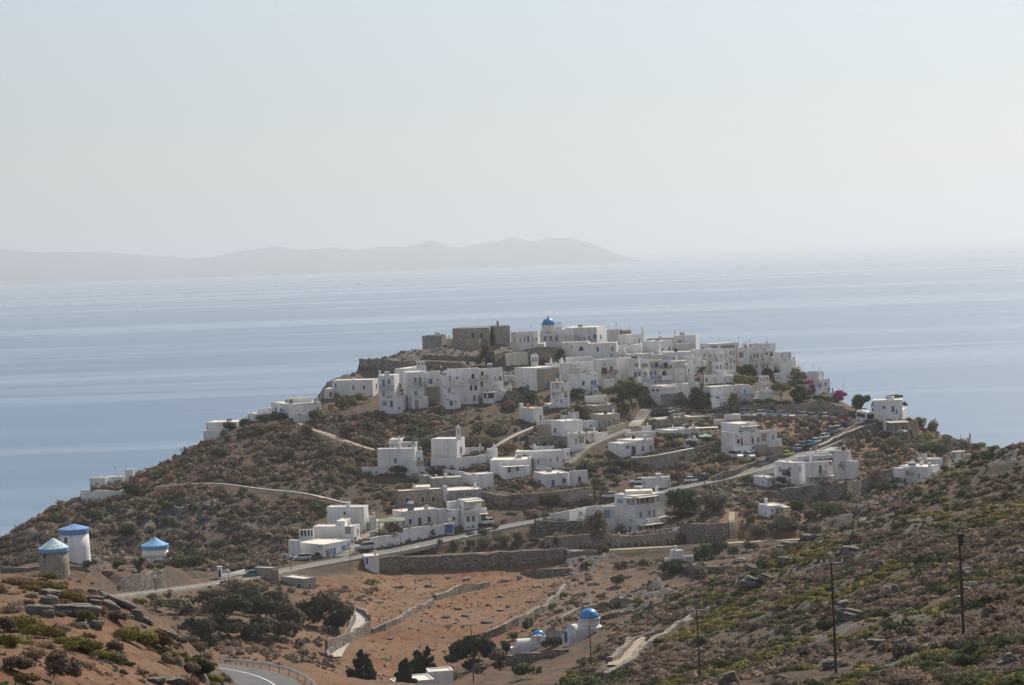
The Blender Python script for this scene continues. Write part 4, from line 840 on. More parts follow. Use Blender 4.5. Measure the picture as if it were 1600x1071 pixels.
h('D','white house with blue veranda panels above a rubble stone base left of the palm',[(500,622,778,822,925,58),(618,632,790,912,1032,62,{'m':'house_stone','o':-.6})],'525,852,555,878,d 570,852,600,878,d 628,862,668,925,b 680,852,715,918,b 725,850,772,912,b 635,965,652,1030,K',[('awn',625,775,835,.9)])
House('D','church','small white church with a white bell gable left of the palm',[(785,915,1032,800,985,48)],'845,900,858,932,d 905,905,930,975,D',[('bel',900,968,680,802,2)],cat='church',dmin=500)
h('D','low flat white roof against the small church',[(690,780,885,795,900,65)],'')
h('D','low white roofs above the rubble based veranda house',[(440,500,690,785,860,30)],'')
h('D','wide white two level house with one blue grey window right of the palm',[(1062,1140,1392,832,945,72),(1110,1150,1392,950,1065,72,{'o':-4})],'1190,895,1225,935,b 1345,885,1360,910,d 1125,870,1132,905,k 1235,995,1250,1035,d 1265,990,1290,1060,K 1295,1000,1310,1035,d',[('chim',1280,795,830,14)])
h('D','white house with turquoise door and blue balconies at the edge of the car park',[(1388,1470,1548,812,1020,62),(1540,1550,1600,820,1020,70,{'o':2})],'1485,855,1500,905,L 1490,955,1505,1010,B 1560,915,1580,940,n',[('bal',1465,1540,900,935,'c'),('bal',1475,1550,995,1022,'b'),('awn',1550,1600,950,1.5)])
h('D','long blank white wall house across the upper middle of the right quarter',[(640,955,955,462,560,6)],'885,515,900,535,d 920,590,935,610,d',dmin=560)
h('D','cream topped white house next to the long blank wall',[(950,965,1145,438,600,76),(960,970,1050,452,540,70,{'m':'cream','o':-.8})],'1005,505,1015,522,d 1025,505,1035,522,d 1065,510,1078,540,d',[('chim',1050,410,440,10)],dmin=560)
h('D','long pale house with a parapet terrace at the back of the right quarter',[(1030,1140,1432,385,445,65)],'1145,400,1385,430,s',[('ant',1430,310,390),('ant',1545,345,400)],dmin=600)
h('D','white house with a deep covered balcony below the parapet terrace',[(1148,1160,1325,440,580,76)],'1165,480,1200,530,d 1215,475,1235,535,k 1180,590,1200,640,d 1220,590,1238,640,k 1290,480,1300,520,d',[('awn',1155,1250,472,1.5),('bal',1200,1255,540,565,'w'),('bal',1260,1290,600,620,'w')],dmin=560)
h('D','slim white house with stacked grey windows in the dense right quarter',[(1320,1330,1402,438,690,74)],'1335,455,1350,495,k 1370,460,1382,500,d 1340,540,1352,580,k 1375,550,1388,590,d 1340,610,1352,650,d',[('bal',1330,1365,500,520,'w')],dmin=560)
h('D','white stepped house with a small terrace behind the palm',[(860,940,1060,520,640,55),(880,920,1000,620,720,60,{'o':-5})],'925,580,940,605,d 960,560,970,580,d 1040,560,1052,600,d 1010,610,1025,640,d',[('box',870,920,590,610,'w','parapet')],dmin=560)
h('D','white house with tan awning boxes right behind the palm',[(1060,1080,1180,560,720,72)],'1075,620,1090,660,s 1100,610,1112,650,d 1125,620,1140,660,k 1130,690,1145,720,n',[('bal',1090,1150,660,690,'w')],dmin=560)
h('D','small vaulted white roofs above the wide two level house',[(1150,1200,1380,725,800,68),(1200,1240,1370,705,760,65,{'o':4})],'1280,745,1292,765,d',[('pot',1310,690,720,16)],dmin=540)
h('D','white rounded apse house below the slim grey windowed house',[(1255,1290,1400,665,740,62)],'1350,680,1362,700,d',dmin=540)
h('E','flat topped white block at the right end of the skyline',[(600,812,880,248,380,38)],'790,335,802,360,d',[('ant',605,215,252),('ant',555,225,290)],dmin=600)
h('E','white house with a deep dark balcony beside the tree tops',[(488,500,602,288,490,76)],'487,340,503,395,d 506,340,522,395,B 526,340,542,390,d 462,445,482,480,g',[('bal',490,548,400,430,'w'),('awn',488,550,330,.8,0)],dmin=560)
h('E','white house with a red flower box and stepped windows',[(588,600,728,302,490,76)],'585,330,600,370,d 615,375,630,400,d 650,360,668,395,d 680,355,700,395,d',[('bal',640,705,395,415,'w'),('awn',630,705,345,1.0,0),('chim',680,292,305,10)],dmin=560)
h('E','white house with an awning terrace and a cobalt door above the dark trees',[(700,720,862,322,530,74),(632,640,705,455,540,76,{'o':-4})],'770,338,800,362,d 820,335,850,382,d 725,350,738,385,d 740,395,752,420,d 672,462,690,505,B 745,465,760,500,d 780,465,800,500,d',[('awn',705,828,445,1.5),('bal',805,855,382,400,'w')],dmin=560)
h('E','tall bare white corner house with a turquoise parasol on its terrace',[(858,932,1050,338,560,68)],'975,405,985,440,d 1020,350,1028,385,d 940,350,946,380,d',[('bal',868,932,484,505,'t')],dmin=560)
h('E','low white house steps at the right end of the dense town',[(1045,1095,1097,420,500,12),(1010,1132,1168,488,580,25,{'o':-5})],'1105,470,1118,490,d',[('chim',1120,460,490,14)],dmin=560)
h('E','tall pale end house with two blue shuttered windows standing above the sea',[(1212,1330,1385,537,745,38),(1330,1337,1448,622,750,78,{'o':-1})],'1338,565,1353,598,b 1338,660,1353,700,b 1392,652,1407,685,b 1425,715,1440,730,n 1328,705,1342,720,n 1365,560,1378,580,d',[('ant',1338,495,540),('chim',1432,595,625,9)])
h('E','low white shed below the bare corner house',[(915,1025,1032,545,600,12)],'')
h('E','low white building with a flat roof and small belfry in the garden of trees',[(668,690,852,745,845,72),(668,680,835,665,735,75,{'o':6,'m':'cream'})],'',[('bel',705,812,575,668,3)])
h('E','little white flat roof beside the upper magenta bougainvillea',[(1072,1090,1225,620,680,70)],'')
h('E','tiny white flat roof at the foot of the tall pale end house',[(1285,1300,1362,752,790,70)],'')
h('E','tiny white flat roof left of the seaside magenta mound',[(1430,1440,1505,760,800,70)],'')
E9 = 'E'
h(E9,'white house with cream upper storey at the left of the dense right quarter',[(0,25,206,312,500,74)],'30,330,42,365,d 130,350,145,380,k 20,400,32,425,d 180,340,190,370,d',[('bal',120,160,380,400,'w')],dmin=580)
h(E9,'white house with a small square balcony in the dense right quarter',[(205,225,320,300,520,74)],'235,350,250,385,d 275,350,290,390,k 240,415,255,450,d 290,420,302,450,d',[('bal',265,310,392,412,'w')],dmin=580)
h(E9,'white stair house with red pots in the dense right quarter',[(215,240,360,440,620,70)],'260,470,275,510,d 300,470,315,510,k 335,480,345,520,d 240,520,252,550,n',[('bal',240,290,510,530,'w'),('chim',376,545,575,10)],dmin=560)
h(E9,'white lower house by the palm trunk',[(100,125,330,580,680,72)],'150,610,170,640,n 230,600,242,640,d',dmin=560)
# slope below
h('F','windowless white house with one pale blue door on the curved white terrace',[(203,592,622,405,610,10)],'373,512,400,562,B',[('chim',575,388,410,14)])
h('F','small flat white house with four tiny windows behind the windowless white house',[(318,600,622,342,412,10),(325,440,440,310,345,8,{'o':3})],'345,372,362,392,d 412,372,445,390,k 520,372,550,388,k 553,345,568,360,b')
h('F','little white annexe with a blue window beside the windowless house',[(590,605,676,435,600,78),(488,600,680,525,600,30,{'o':-4})],'618,465,645,505,b 600,535,670,590,s')
House('F','chapel','tall plain white chapel with a slender belfry on its front corner',[(763,1030,1114,306,510,20)],'1038,400,1052,462,N 1062,390,1075,445,n',[('bel',1018,1068,155,312,1)],cat='chapel')
h('F','low white parapet yard beside the tall chapel',[(1092,1105,1312,405,480,80)],'1170,440,1190,460,n')
h('F','small white yard wall block at the lane by the chapel',[(1335,1345,1452,410,470,75)],'')
h('F','plain white boxes with one dark vent below the chapel terrace',[(1100,1190,1260,680,800,60),(1182,1245,1412,675,835,66)],'1345,798,1365,820,d')
h('F','unpainted grey house with a white roof and one brown door',[(740,770,1100,718,855,78),(640,700,760,690,760,65,{'o':4})],'960,782,990,845,K 750,745,768,790,d',[('chim',810,680,700,20)],m='grey',nm='grey_house')
House('F','stone_house','bare stone house with three square dark windows',[(405,425,882,850,1045,80)],'488,918,532,978,d 645,912,690,970,d 760,905,805,962,d 425,915,440,960,d',[('chim',577,785,835,18),('box',590,740,812,832,'roof','roof_slab',5)],m='house_stone',cat='house')
h('F','half finished grey and white terrace with arched openings beside the bare stone house',[(880,930,1292,848,960,80),(880,895,928,800,900,75,{'m':'white','o':-1})],'920,885,985,950,d 1015,870,1095,930,k 1115,860,1140,905,d 1155,865,1180,905,d',m='grey',nm='unfinished_house')
h('G','small white house with a tall blue door and an orange water tank',[(480,625,728,255,415,52)],'690,328,707,400,B',[('box',555,582,210,255,'o','water_tank'),('chim',500,205,245,40)])
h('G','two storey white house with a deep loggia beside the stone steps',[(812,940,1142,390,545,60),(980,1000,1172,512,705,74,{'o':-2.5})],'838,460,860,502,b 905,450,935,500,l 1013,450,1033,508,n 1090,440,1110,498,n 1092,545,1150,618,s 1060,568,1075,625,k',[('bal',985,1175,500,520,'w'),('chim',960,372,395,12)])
h('G','low beige wing with white roof edge left of the deep loggia house',[(660,680,812,425,545,78)],'',m='sand',nm='house_wing')
h('G','white flat roofs stepping up behind the deep loggia house',[(640,660,865,392,440,78),(930,940,1045,335,400,75,{'o':6})],'',[('pot',918,310,385,20)])
h('G','small white patio house with a balcony left of the tan houses',[(1140,1160,1300,388,480,72)],'1150,400,1165,425,d 1210,420,1230,450,d',[('bal',1175,1295,450,480,'w')])
h('G','little white porch house under the patio house by the stone steps',[(1185,1195,1300,500,600,78)],'1200,525,1215,570,D 1228,530,1242,550,d',[('awn',1185,1268,505,1.2)])
h('G','upper tan house with a parapet and three small windows',[(1175,1290,1492,232,305,62)],'1320,250,1335,270,d 1430,265,1445,292,l 1455,265,1475,292,l',[('chim',1385,200,225,20,'tan')],m='tan',nm='tan_house')
h('G','lower tan house with two doors above the stone steps',[(1225,1335,1527,322,485,66)],'1360,380,1378,430,k 1400,375,1420,450,D 1452,360,1470,410,k 1492,360,1508,425,D',m='tan',nm='tan_house')
h('G','long white house with blue doors under two awnings beside the stone steps',[(175,600,640,785,930,8),(600,625,932,705,895,80,{'o':2}),(208,332,585,868,1000,72,{'o':-5})],'350,860,388,925,B 445,855,470,905,b 618,795,645,872,D 662,790,682,838,d 792,775,808,815,d 865,760,882,805,d 582,900,602,930,b',[('awn',315,525,855,1.8),('awn',615,762,775,1.5),('bal',640,782,845,895,'w'),('chim',575,715,780,14)])
h('G','low white roof block behind the left of the long white house',[(435,650,650,700,760,8)],'')
h('G','white roof block behind the middle of the long white house',[(550,660,845,655,720,70)],'')
h('G','small white annexe at the right end of the long white house',[(930,940,1006,680,800,78)],'975,715,990,745,k')
h('G','white bungalow with a row of blue doors and shutters above a stone wall',[(628,748,1002,942,1085,70),(1000,1006,1192,910,1085,80,{'o':1})],'678,1005,700,1055,b 812,1002,845,1070,B 925,985,960,1032,b 1003,972,1016,1060,B 1088,965,1118,1015,b',[('chim',880,925,945,16),('ant',795,835,925)])
h('H','low white house with green shutters and pink bougainvillea',[(295,500,683,590,748,52),(203,330,445,622,725,58,{'o':-2})],'455,650,490,730,G 552,648,570,695,g 637,640,653,685,g 335,655,352,700,d 385,645,420,670,k',[('chim',585,530,590,30)])
h('H','long white house with brown shutters behind the leafy garden',[(830,1045,1147,465,565,45),(690,850,1050,485,545,60,{'o':-2}),(410,430,700,508,575,75,{'o':-5})],'1070,512,1092,555,n 1112,505,1130,552,n 760,560,820,605,k',[('pot',873,425,462,14),('chim',700,470,490,10)])
h('H','white wedge shaped stair house in front of the dark stone wall',[(545,560,655,442,520,70),(365,385,440,490,550,55,{'o':-3})],'540,465,552,490,d')
h('I','white three level house with dark red shutters and an outside stair',[(318,500,688,285,390,58),(315,440,722,372,525,62,{'o':-2.5}),(312,440,682,528,635,62,{'o':-5})],'500,322,535,362,n 618,318,655,360,n 590,325,605,350,d 475,445,508,485,n 520,435,537,515,N 632,430,648,492,N 690,425,706,468,n 468,580,500,612,n 505,572,520,630,N 555,565,582,600,n 610,555,628,580,k 640,508,660,540,n',[('awn',498,720,305,1.6),('ac',475,415),('ac',628,418),('chim',592,258,290,20)])
h('I','white side wing of the red shuttered house above a tan stone base',[(718,730,897,355,500,78),(895,905,947,440,520,75,{'o':1}),(678,690,800,498,605,78,{'o':-4,'m':'sand'}),(798,812,958,520,605,78,{'o':-4,'m':'sand'})],'730,380,785,465,s 845,400,860,440,n 900,380,912,430,d')
h('I','white parapet stair above a grey wall at the edge of the upper car park',[(345,360,522,195,290,78),(230,255,365,245,300,70,{'o':-2})],'355,240,520,285,s')
h('I','white guest house with pale blue shutters right of the parked cars',[(872,1095,1192,690,935,52),(1190,1205,1482,685,905,78,{'o':-1})],'912,735,940,780,l 1015,735,1045,765,l 1125,728,1140,778,l 1100,850,1125,900,l 1010,860,1040,925,L 1330,715,1360,800,D 1395,710,1408,735,d 1435,680,1460,708,r 1205,845,1222,890,l 1240,850,1255,885,k 1290,835,1312,895,L 1325,845,1340,880,k 1370,845,1390,895,L 1410,850,1425,890,k 1480,840,1500,885,d',[('awn',1155,1530,825,2.0),('bal',1330,1400,770,800,'k'),('chim',1000,650,690,14),('pot',1245,570,640,24)])
h('I','pale flat roofs stepping back behind the white guest house',[(1090,1110,1480,625,700,80),(1195,1215,1600,595,680,80,{'o':6}),(1300,1320,1600,570,640,80,{'o':12})],'',[('pot',1440,575,610,18),('chim',1250,625,660,20)])
h('J','white two storey house with an outside stair at the end of the guest house',[(130,255,290,598,760,42),(195,315,362,692,855,48,{'o':-3})],'312,755,325,790,d 342,745,352,780,d 262,625,275,660,d 210,660,220,710,d 232,650,245,685,d 178,690,198,745,N',[('bal',178,228,715,750,'n'),('ant',140,555,600)])
h('I','small white cottage with a flat canopy beside the drive',[(652,790,882,840,945,60)],'740,870,755,900,d 845,860,870,920,l',[('awn',720,840,850,1.2,0),('chim',760,810,845,14)])
h('J','white house with two blue windows standing before the sea behind the bus',[(488,745,782,142,292,10),(570,700,782,282,340,15,{'o':-4})],'565,198,592,220,b 645,200,672,245,b 685,228,700,270,k',[('chim',640,125,145,10)])
h('J','long white flat roofed house with one pale blue window beside the orange field',[(718,965,1078,742,885,42),(660,715,722,755,812,60,{'o':1})],'775,775,795,812,k 800,795,812,810,k 828,795,840,810,k 880,805,900,838,l 1035,785,1050,845,K',[('awn',1012,1140,778,2.0,0),('chim',985,705,740,24),('solar',800,870,715,745)])
House('J','chapel','small white gabled chapel with a round arched belfry behind the long flat house',[(872,1040,1105,672,765,45)],'1085,720,1095,750,d',[('bel',918,962,625,685,1),('chim',1030,625,665,10)],cat='chapel')
h('J','tiny flat roofed hut with a pale door at the end of the track',[(1178,1190,1298,602,668,80)],'1190,618,1215,662,L 1265,625,1290,662,s',[('awn',1145,1295,604,1.0,0)])
h('J','slim white chimney tower standing alone on the shore slope',[(1338,1347,1358,480,528,40,{'d':1.2})],'',[('chim',1347,470,482,8,'k')])
h('U','white washed stone hut with a lean-to beside dry shrubs',[(645,728,832,226,308,66)],'735,245,748,268,d 765,240,785,292,K 800,245,815,265,d 690,262,698,280,d',[('awn',790,832,228,2.5)],roof='cream')
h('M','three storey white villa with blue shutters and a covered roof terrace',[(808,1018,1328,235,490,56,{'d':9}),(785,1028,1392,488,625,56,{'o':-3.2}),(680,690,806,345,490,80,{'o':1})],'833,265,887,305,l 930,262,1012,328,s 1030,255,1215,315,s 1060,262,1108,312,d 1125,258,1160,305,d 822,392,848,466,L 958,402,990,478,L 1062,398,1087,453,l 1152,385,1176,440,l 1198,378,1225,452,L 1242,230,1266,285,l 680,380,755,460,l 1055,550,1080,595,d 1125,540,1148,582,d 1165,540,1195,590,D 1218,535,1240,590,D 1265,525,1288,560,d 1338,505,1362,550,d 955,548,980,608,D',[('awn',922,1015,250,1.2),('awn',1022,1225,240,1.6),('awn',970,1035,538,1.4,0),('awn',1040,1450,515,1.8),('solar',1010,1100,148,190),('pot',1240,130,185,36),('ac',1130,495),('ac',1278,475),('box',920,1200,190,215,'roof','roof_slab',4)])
wall('M', 'parapet_wall', 'white terrace parapet in front of the three storey villa', [(975,612,655),(1080,605,648),(1180,588,630),(1330,572,612),(1472,552,590)], 'white', .3, None, dmin=450, dd=.8)
h('M','plain white box house with one tiny window beside the parked silver car',[(1082,1105,1385,50,152,80)],'1270,57,1282,70,d 1358,70,1368,140,K 1105,85,1118,110,d',[('chim',1258,0,50,50)])
h('T','little white field house with a square tower block',[(1258,1305,1358,5,108,58),(1355,1362,1430,42,108,78,{'o':1}),(1213,1258,1262,62,98,15,{'o':1})],'1308,72,1320,105,D 1338,68,1350,105,D 1398,50,1410,100,D 1380,55,1390,68,d')
h('L','white house with a solar water heater and brown shutters behind a white yard wall',[(95,188,562,465,640,64),(555,570,665,440,600,72,{'o':4})],'128,540,147,580,n 255,540,290,590,d 357,530,387,612,N 455,520,485,572,n',[('solar',245,312,380,462),('ac',430,600),('chim',183,458,478,10)])
wall('L', 'yard_wall', 'long white yard wall beside the road ending at a blue gate', [(212,640,780),(400,618,742),(632,598,692)], 'white', .35, 2, dmin=450)
h('L','white gate house holding a wide cobalt blue gate',[(628,634,732,592,690,80,{'d':4})],'632,600,720,688,B')
h('L','cream and white house with olive green shutters and an awning by the road',[(660,765,842,445,655,30),(765,842,980,445,658,66,{'o':-1}),(772,832,1022,345,460,66,{'o':1.5}),(662,690,780,362,600,55,{'o':3}),(975,985,1078,435,600,78,{'o':3})],'860,515,892,565,g 915,510,947,560,g 870,612,890,635,d 915,608,942,628,g 715,515,745,550,d 695,415,710,455,d 840,408,900,438,g 968,392,985,412,d 1010,495,1065,540,g 658,408,672,460,g',[('awn',780,1020,352,2.0),('awn',985,1110,478,2.2),('bal',840,980,440,470,'w')])
h('K','tall white windowed block above the stepped lane',[(482,865,913,412,690,14)],'642,462,672,498,d 890,575,905,660,K',[('chim',695,365,415,42)])
h('K','narrow white house front along the stepped lane',[(910,930,992,515,665,60),(985,995,1010,560,640,50,{'o':6})],'935,560,946,640,K 915,570,922,640,d')
h('K','white taverna with a glazed veranda and a big grey window',[(333,755,822,618,800,16),(183,333,340,648,780,10,{'o':-.5}),(570,660,660,562,640,10,{'o':2})],'195,655,228,718,d 232,655,262,718,d 268,655,298,718,d 303,655,330,718,d 662,608,720,690,k 758,660,770,720,d 790,640,802,690,d 728,585,750,613,n 728,760,745,810,L',[('pot',700,565,622,20)])
h('K','low white building with round stone arches and sky blue shutters below the taverna',[(155,440,728,808,950,40),(75,150,200,768,950,45,{'o':1}),(25,60,90,905,960,45,{'o':0})],'510,850,525,905,l 538,842,562,922,C 625,820,648,860,c 655,815,673,850,c 690,790,706,835,c 462,860,498,950,K 228,885,298,950,a 342,888,412,952,a 128,860,142,905,B 30,915,40,940,b',[('ac',400,820)])
wall('K', 'yard_wall', 'white stone yard wall under the green pergola', [(935,740,860),(1010,725,835),(1130,708,815),(1285,690,790)], 'white', .4, 3, dmin=450)
h('K','small white kiosk with a blue door at the end of the long wall',[(848,868,1016,930,1045,80,{'d':4})],'878,948,900,1012,B')
h('R','long low white house at the left end of the terrace with a wavy roof edge',[(150,475,575,262,375,14),(120,292,292,352,415,10,{'o':-3})],'')
h('R','small white house step with a roof door beside the long low house',[(580,650,835,178,260,65),(695,720,832,125,190,70,{'o':4})],'585,195,600,235,l 730,180,760,200,d',[('chim',625,160,182,10)])
h('R','white seaside house with a row of blue shutters on the skyline of the left slope',[(828,1015,1352,78,200,62),(1000,1030,1250,20,90,72,{'o':6}),(1058,1075,1260,185,270,70,{'o':-4})],'866,112,882,160,b 918,122,948,172,b 960,130,972,172,d 1050,138,1085,180,k 1105,125,1132,180,b 1155,120,1182,182,B 1207,122,1228,166,b 1300,112,1322,150,b',[('solar',1010,1050,30,75),('chim',1290,10,75,40,'cream')])
h('N','lone white house with blue windows low on the left slope above the sea',[(1110,1285,1350,168,300,24),(940,1100,1132,180,305,20,{'o':-.5})],'998,236,1030,280,b 1130,228,1165,265,b 1212,228,1240,282,B 945,250,957,268,b 1113,235,1125,290,D',[('chim',1045,150,168,18),('ant',1315,5,165),('box',1300,1390,95,150,'w','parapet')])
wall('N', 'terrace_wall', 'white terrace wall under the lone house on the left slope', [(843,305,432),(960,305,428),(1085,308,412),(1250,320,365),(1310,290,335)], 'white', .4, 4, dmin=450)
h('S','low white flat roofed house half hidden by trees at the bottom edge',[(500,520,700,895,960,80),(370,420,560,960,1010,75,{'o':-5}),(230,270,310,970,1000,70,{'o':-7})],'',dmin=330)
House('P','stone_shelter','bus shelter of pale stone with an open front beside the road',[(875,985,1022,272,350,30,{'d':3.2}),(985,992,1022,285,368,60,{'o':-1})],'905,290,975,338,s 985,300,990,350,d',m='house_stone',cat='shelter',roof='cream',dmin=380)
House('P','concrete_garage','low concrete building with a flat roof and dark doorways under the road',[(1040,1180,1255,340,400,45)],'1140,370,1165,395,d 1205,368,1222,398,D',m='grey',cat='garage',roof='cream',dmin=380)

# infill of the dense quarter
h('D','white cube house with one grey window behind the wide pale awning',[(690,700,810,500,570,70)],'745,520,760,540,k',dmin=560)
h('D','white step house with a dark doorway left of the tall palm crown',[(860,880,960,600,800,72)],'900,640,915,680,d 930,690,942,715,k 890,740,905,770,D',[('bal',885,945,720,735,'w')],dmin=540)
h('D','cream house front with two grey windows right of the tall palm crown',[(1095,1105,1200,520,740,74,{'m':'cream'})],'1120,560,1135,590,k 1160,570,1175,600,k 1125,640,1138,670,d 1165,650,1178,690,d',[('awn',1110,1190,612,1.0,0)],dmin=550)
h('D','white tower house with three stacked dark windows in the dense quarter',[(1195,1215,1285,470,740,72)],'1240,500,1252,525,d 1240,560,1252,590,d 1240,630,1252,660,d',[('bal',1225,1275,600,612,'w')],dmin=550)
h('E','white house with two cream awnings under the skyline block',[(690,700,800,340,470,74)],'715,380,728,410,d 750,385,765,415,k 715,430,728,460,d',[('awn',705,790,365,1.0,0),('awn',705,790,425,1.2,0)],dmin=550)
h('E','white garden house between the two dark tree crowns',[(700,715,740,520,610,74)],'722,545,732,575,d',dmin=540)
h('E','low white roof with a parapet right of the dark oval tree',[(860,875,1000,560,640,72)],'900,590,915,615,d',dmin=540)
h('E','cream wall house under the small belfry in the trees',[(820,835,960,690,760,74,{'m':'cream'})],'',dmin=520)
h('C','plain white house wall with two tiny windows left of the red balcony',[(690,705,985,530,640,78)],'760,560,772,578,d 850,560,862,580,d',dmin=570)
h('C','white house gable between the blue balcony house and the pergola house',[(1230,1245,1330,470,560,70)],'1275,500,1287,520,b',dmin=570)
h('G','small white storehouse under the bare grey tree',[(985,1000,1100,300,380,76)],'1040,330,1052,355,d',dmin=480)
h('B','white house with a lean-to between the balcony row and the sand coloured house',[(985,1000,1095,715,790,76)],'1040,745,1055,775,d 1075,770,1085,795,b',dmin=560)
h('B','low white patio walls with an arch below the sunroom house',[(1000,1015,1070,835,900,70)],'1030,855,1045,890,d',dmin=540)
h('I','small white store with a flat roof beside the leafy garden steps',[(-60,-45,75,450,545,76)],'0,480,14,510,n',dmin=480)

# aerials, pots and tanks on the roofs
HOUSES = [x for x in House.made if x.root['category'] == 'house']
for i, x in enumerate(HOUSES):
    r_ = random.Random(i * 31 + 5); c, dl, dr, LL, LR, z = x.tops[0]
    def spot(a, b): q = c + dl * LL * a + dr * LR * b; return q
    if r_.random() < .42:
        q = spot(r_.uniform(.2, .8), r_.uniform(.4, .9)); mb = MB(); hh = r_.uniform(1.6, 3.0); mb.box(q[0] - .03, q[0] + .03, q[1] - .03, q[1] + .03, z - .2, z + hh)
        for k in (.05, .3, .55): mb.box(q[0] - .55 + k * .4, q[0] + .55 - k * .4, q[1] - .02, q[1] + .02, z + hh - k - .04, z + hh - k)
        mb.build('aerial', 'metal', x.root)
    if r_.random() < .4:
        q = spot(r_.uniform(.15, .85), r_.uniform(.3, .9)); mb = MB(); k = r_.uniform(.22, .35); hh = r_.uniform(.7, 1.3); mb.box(q[0] - k, q[0] + k, q[1] - k, q[1] + k, z - .1, z + hh); mb.box(q[0] - k * .7, q[0] + k * .7, q[1] - k * .7, q[1] + k * .7, z + hh, z + hh + .2); mb.box(q[0] - k * 1.1, q[0] + k * 1.1, q[1] - k * 1.1, q[1] + k * 1.1, z + hh + .2, z + hh + .3); mb.build('chimney', 'w', x.root)
    if r_.random() < .22:
        q = spot(r_.uniform(.25, .75), r_.uniform(.4, .8)); mb = MB(); mb.lathe((q[0], q[1], z), [(.45, -.1), (.48, .1), (.48, .9), (.3, 1.05)], 12); mb.build('water_tank', r_.choice(['k', 'w', 'sand', 'black']), x.root)
    if r_.random() < .2 and LL * LR > 30:
        q = spot(r_.uniform(.3, .7), r_.uniform(.3, .5)); mb = MB(); a = [(q[0] - .75, q[1], z + .1), (q[0] + .75, q[1], z + .1), (q[0] + .75, q[1] + 1.2, z + .7), (q[0] - .75, q[1] + 1.2, z + .7)]; mb.add(a + [(u, v + .05, t - .08) for u, v, t in a], [(0, 1, 2, 3), (7, 6, 5, 4), (0, 4, 5, 1), (1, 5, 6, 2), (2, 6, 7, 3), (3, 7, 4, 0)]); mb.tube([(q[0] - .75, q[1] + 1.35, z + .85), (q[0] + .75, q[1] + 1.35, z + .85)], .2, 8, 1)
        for sx_ in (-.8, .75): mb.box(q[0] + sx_, q[0] + sx_ + .05, q[1] + 1.15, q[1] + 1.25, z - .1, z + 1.0, 1)
        mb.build('solar_heater', ['solar', 'w'], x.root)
# ------------------------------------------------------------------ plants
def foliage(name, c1, c2, sc=.5, c3=None):
    def f(nt, b):
        p = geo_pos(nt); r = nt.nodes.new('ShaderNodeObjectInfo').outputs['Random']
        a = N(nt, 'Math', operation='MULTIPLY_ADD'); nt.links.new(r, a.inputs[0]); a.inputs[1].default_value = .25; a.inputs[2].default_value = -.12
        s = N(nt, 'Math', operation='ADD'); nt.links.new(noise(nt, sc, 4, .65, p), s.inputs[0]); nt.links.new(a.outputs[0], s.inputs[1])
        col = ramp(nt, s.outputs[0], [(.32, c1), (.62, c2)])
        if c3: col = mixc(nt, ramp(nt, noise(nt, sc * .35, 2, .5, p), [(.55, G1(0)), (.68, G1(.75))]), col, c3)
        nt.links.new(col, b.inputs['Base Color'])
        at_ = N(nt, 'Attribute', attribute_name='dome'); vt = N(nt, 'VectorTransform', vector_type='NORMAL', convert_from='OBJECT', convert_to='WORLD'); nt.links.new(at_.outputs['Vector'], vt.inputs[0])
        g = nt.nodes.new('ShaderNodeNewGeometry'); sc_ = N(nt, 'VectorMath', operation='SCALE'); nt.links.new(vt.outputs[0], sc_.inputs[0]); sc_.inputs['Scale'].default_value = 1.1
        ad = N(nt, 'VectorMath', operation='ADD'); nt.links.new(sc_.outputs[0], ad.inputs[0]); nt.links.new(g.outputs['Normal'], ad.inputs[1]); nz = N(nt, 'VectorMath', operation='NORMALIZE'); nt.links.new(ad.outputs[0], nz.inputs[0]); nt.links.new(nz.outputs[0], b.inputs['Normal'])
        tr = nt.nodes.new('ShaderNodeBsdfTranslucent'); nt.links.new(col, tr.inputs[0]); mxs = nt.nodes.new('ShaderNodeMixShader'); mxs.inputs[0].default_value = .27; nt.links.new(b.outputs[0], mxs.inputs[1]); nt.links.new(tr.outputs[0], mxs.inputs[2]); nt.links.new(mxs.outputs[0], nt.nodes['Material Output'].inputs['Surface'])
    M[name] = mat(name, c1, .95, f); M[name].node_tree.nodes['Principled BSDF'].inputs['Specular IOR Level'].default_value = .1
foliage('dry_twigs', (.165, .118, .088), (.29, .21, .155), .5)
foliage('cushion_olive', (.115, .102, .034), (.235, .195, .058), .4, (.20, .145, .060))
foliage('lentisk_green', (0.043, 0.058, 0.029), (0.109, 0.123, 0.055), .5)
foliage('rusty_shrub', (.135, .082, .050), (.23, .145, .088), .6, (.15, .11, .085))
foliage('grey_shrub', (.095, .076, .054), (.185, .147, .102), .5)
foliage('straw_tuft', (0.300, 0.185, 0.085), (0.420, 0.280, 0.150), .5)
foliage('tamarisk', (0.137, 0.120, 0.072), (0.273, 0.227, 0.150), .4)
foliage('pine_needles', (0.058, 0.081, 0.029), (0.137, 0.163, 0.058), .5)
foliage('conifer_dark', (0.027, 0.036, 0.024), (0.068, 0.078, 0.047), .6)
foliage('tree_green', (0.047, 0.070, 0.032), (0.115, 0.142, 0.061), .6)
foliage('yellow_green', (0.114, 0.118, 0.038), (0.228, 0.210, 0.074), .6)
foliage('palm_frond', (0.091, 0.098, 0.039), (0.195, 0.189, 0.081), .8)
foliage('bougainvillea', (0.374, 0.039, 0.176), (0.572, 0.094, 0.297), .8)
M['bark'] = mat('bark', (.09, .065, .045), .95, speckle((.07, .05, .035), (.13, .10, .075), 4))
foliage('thicket_leaves', (.052, .054, .034), (.105, .098, .060), .4, (.12, .095, .065))
ICO = {}
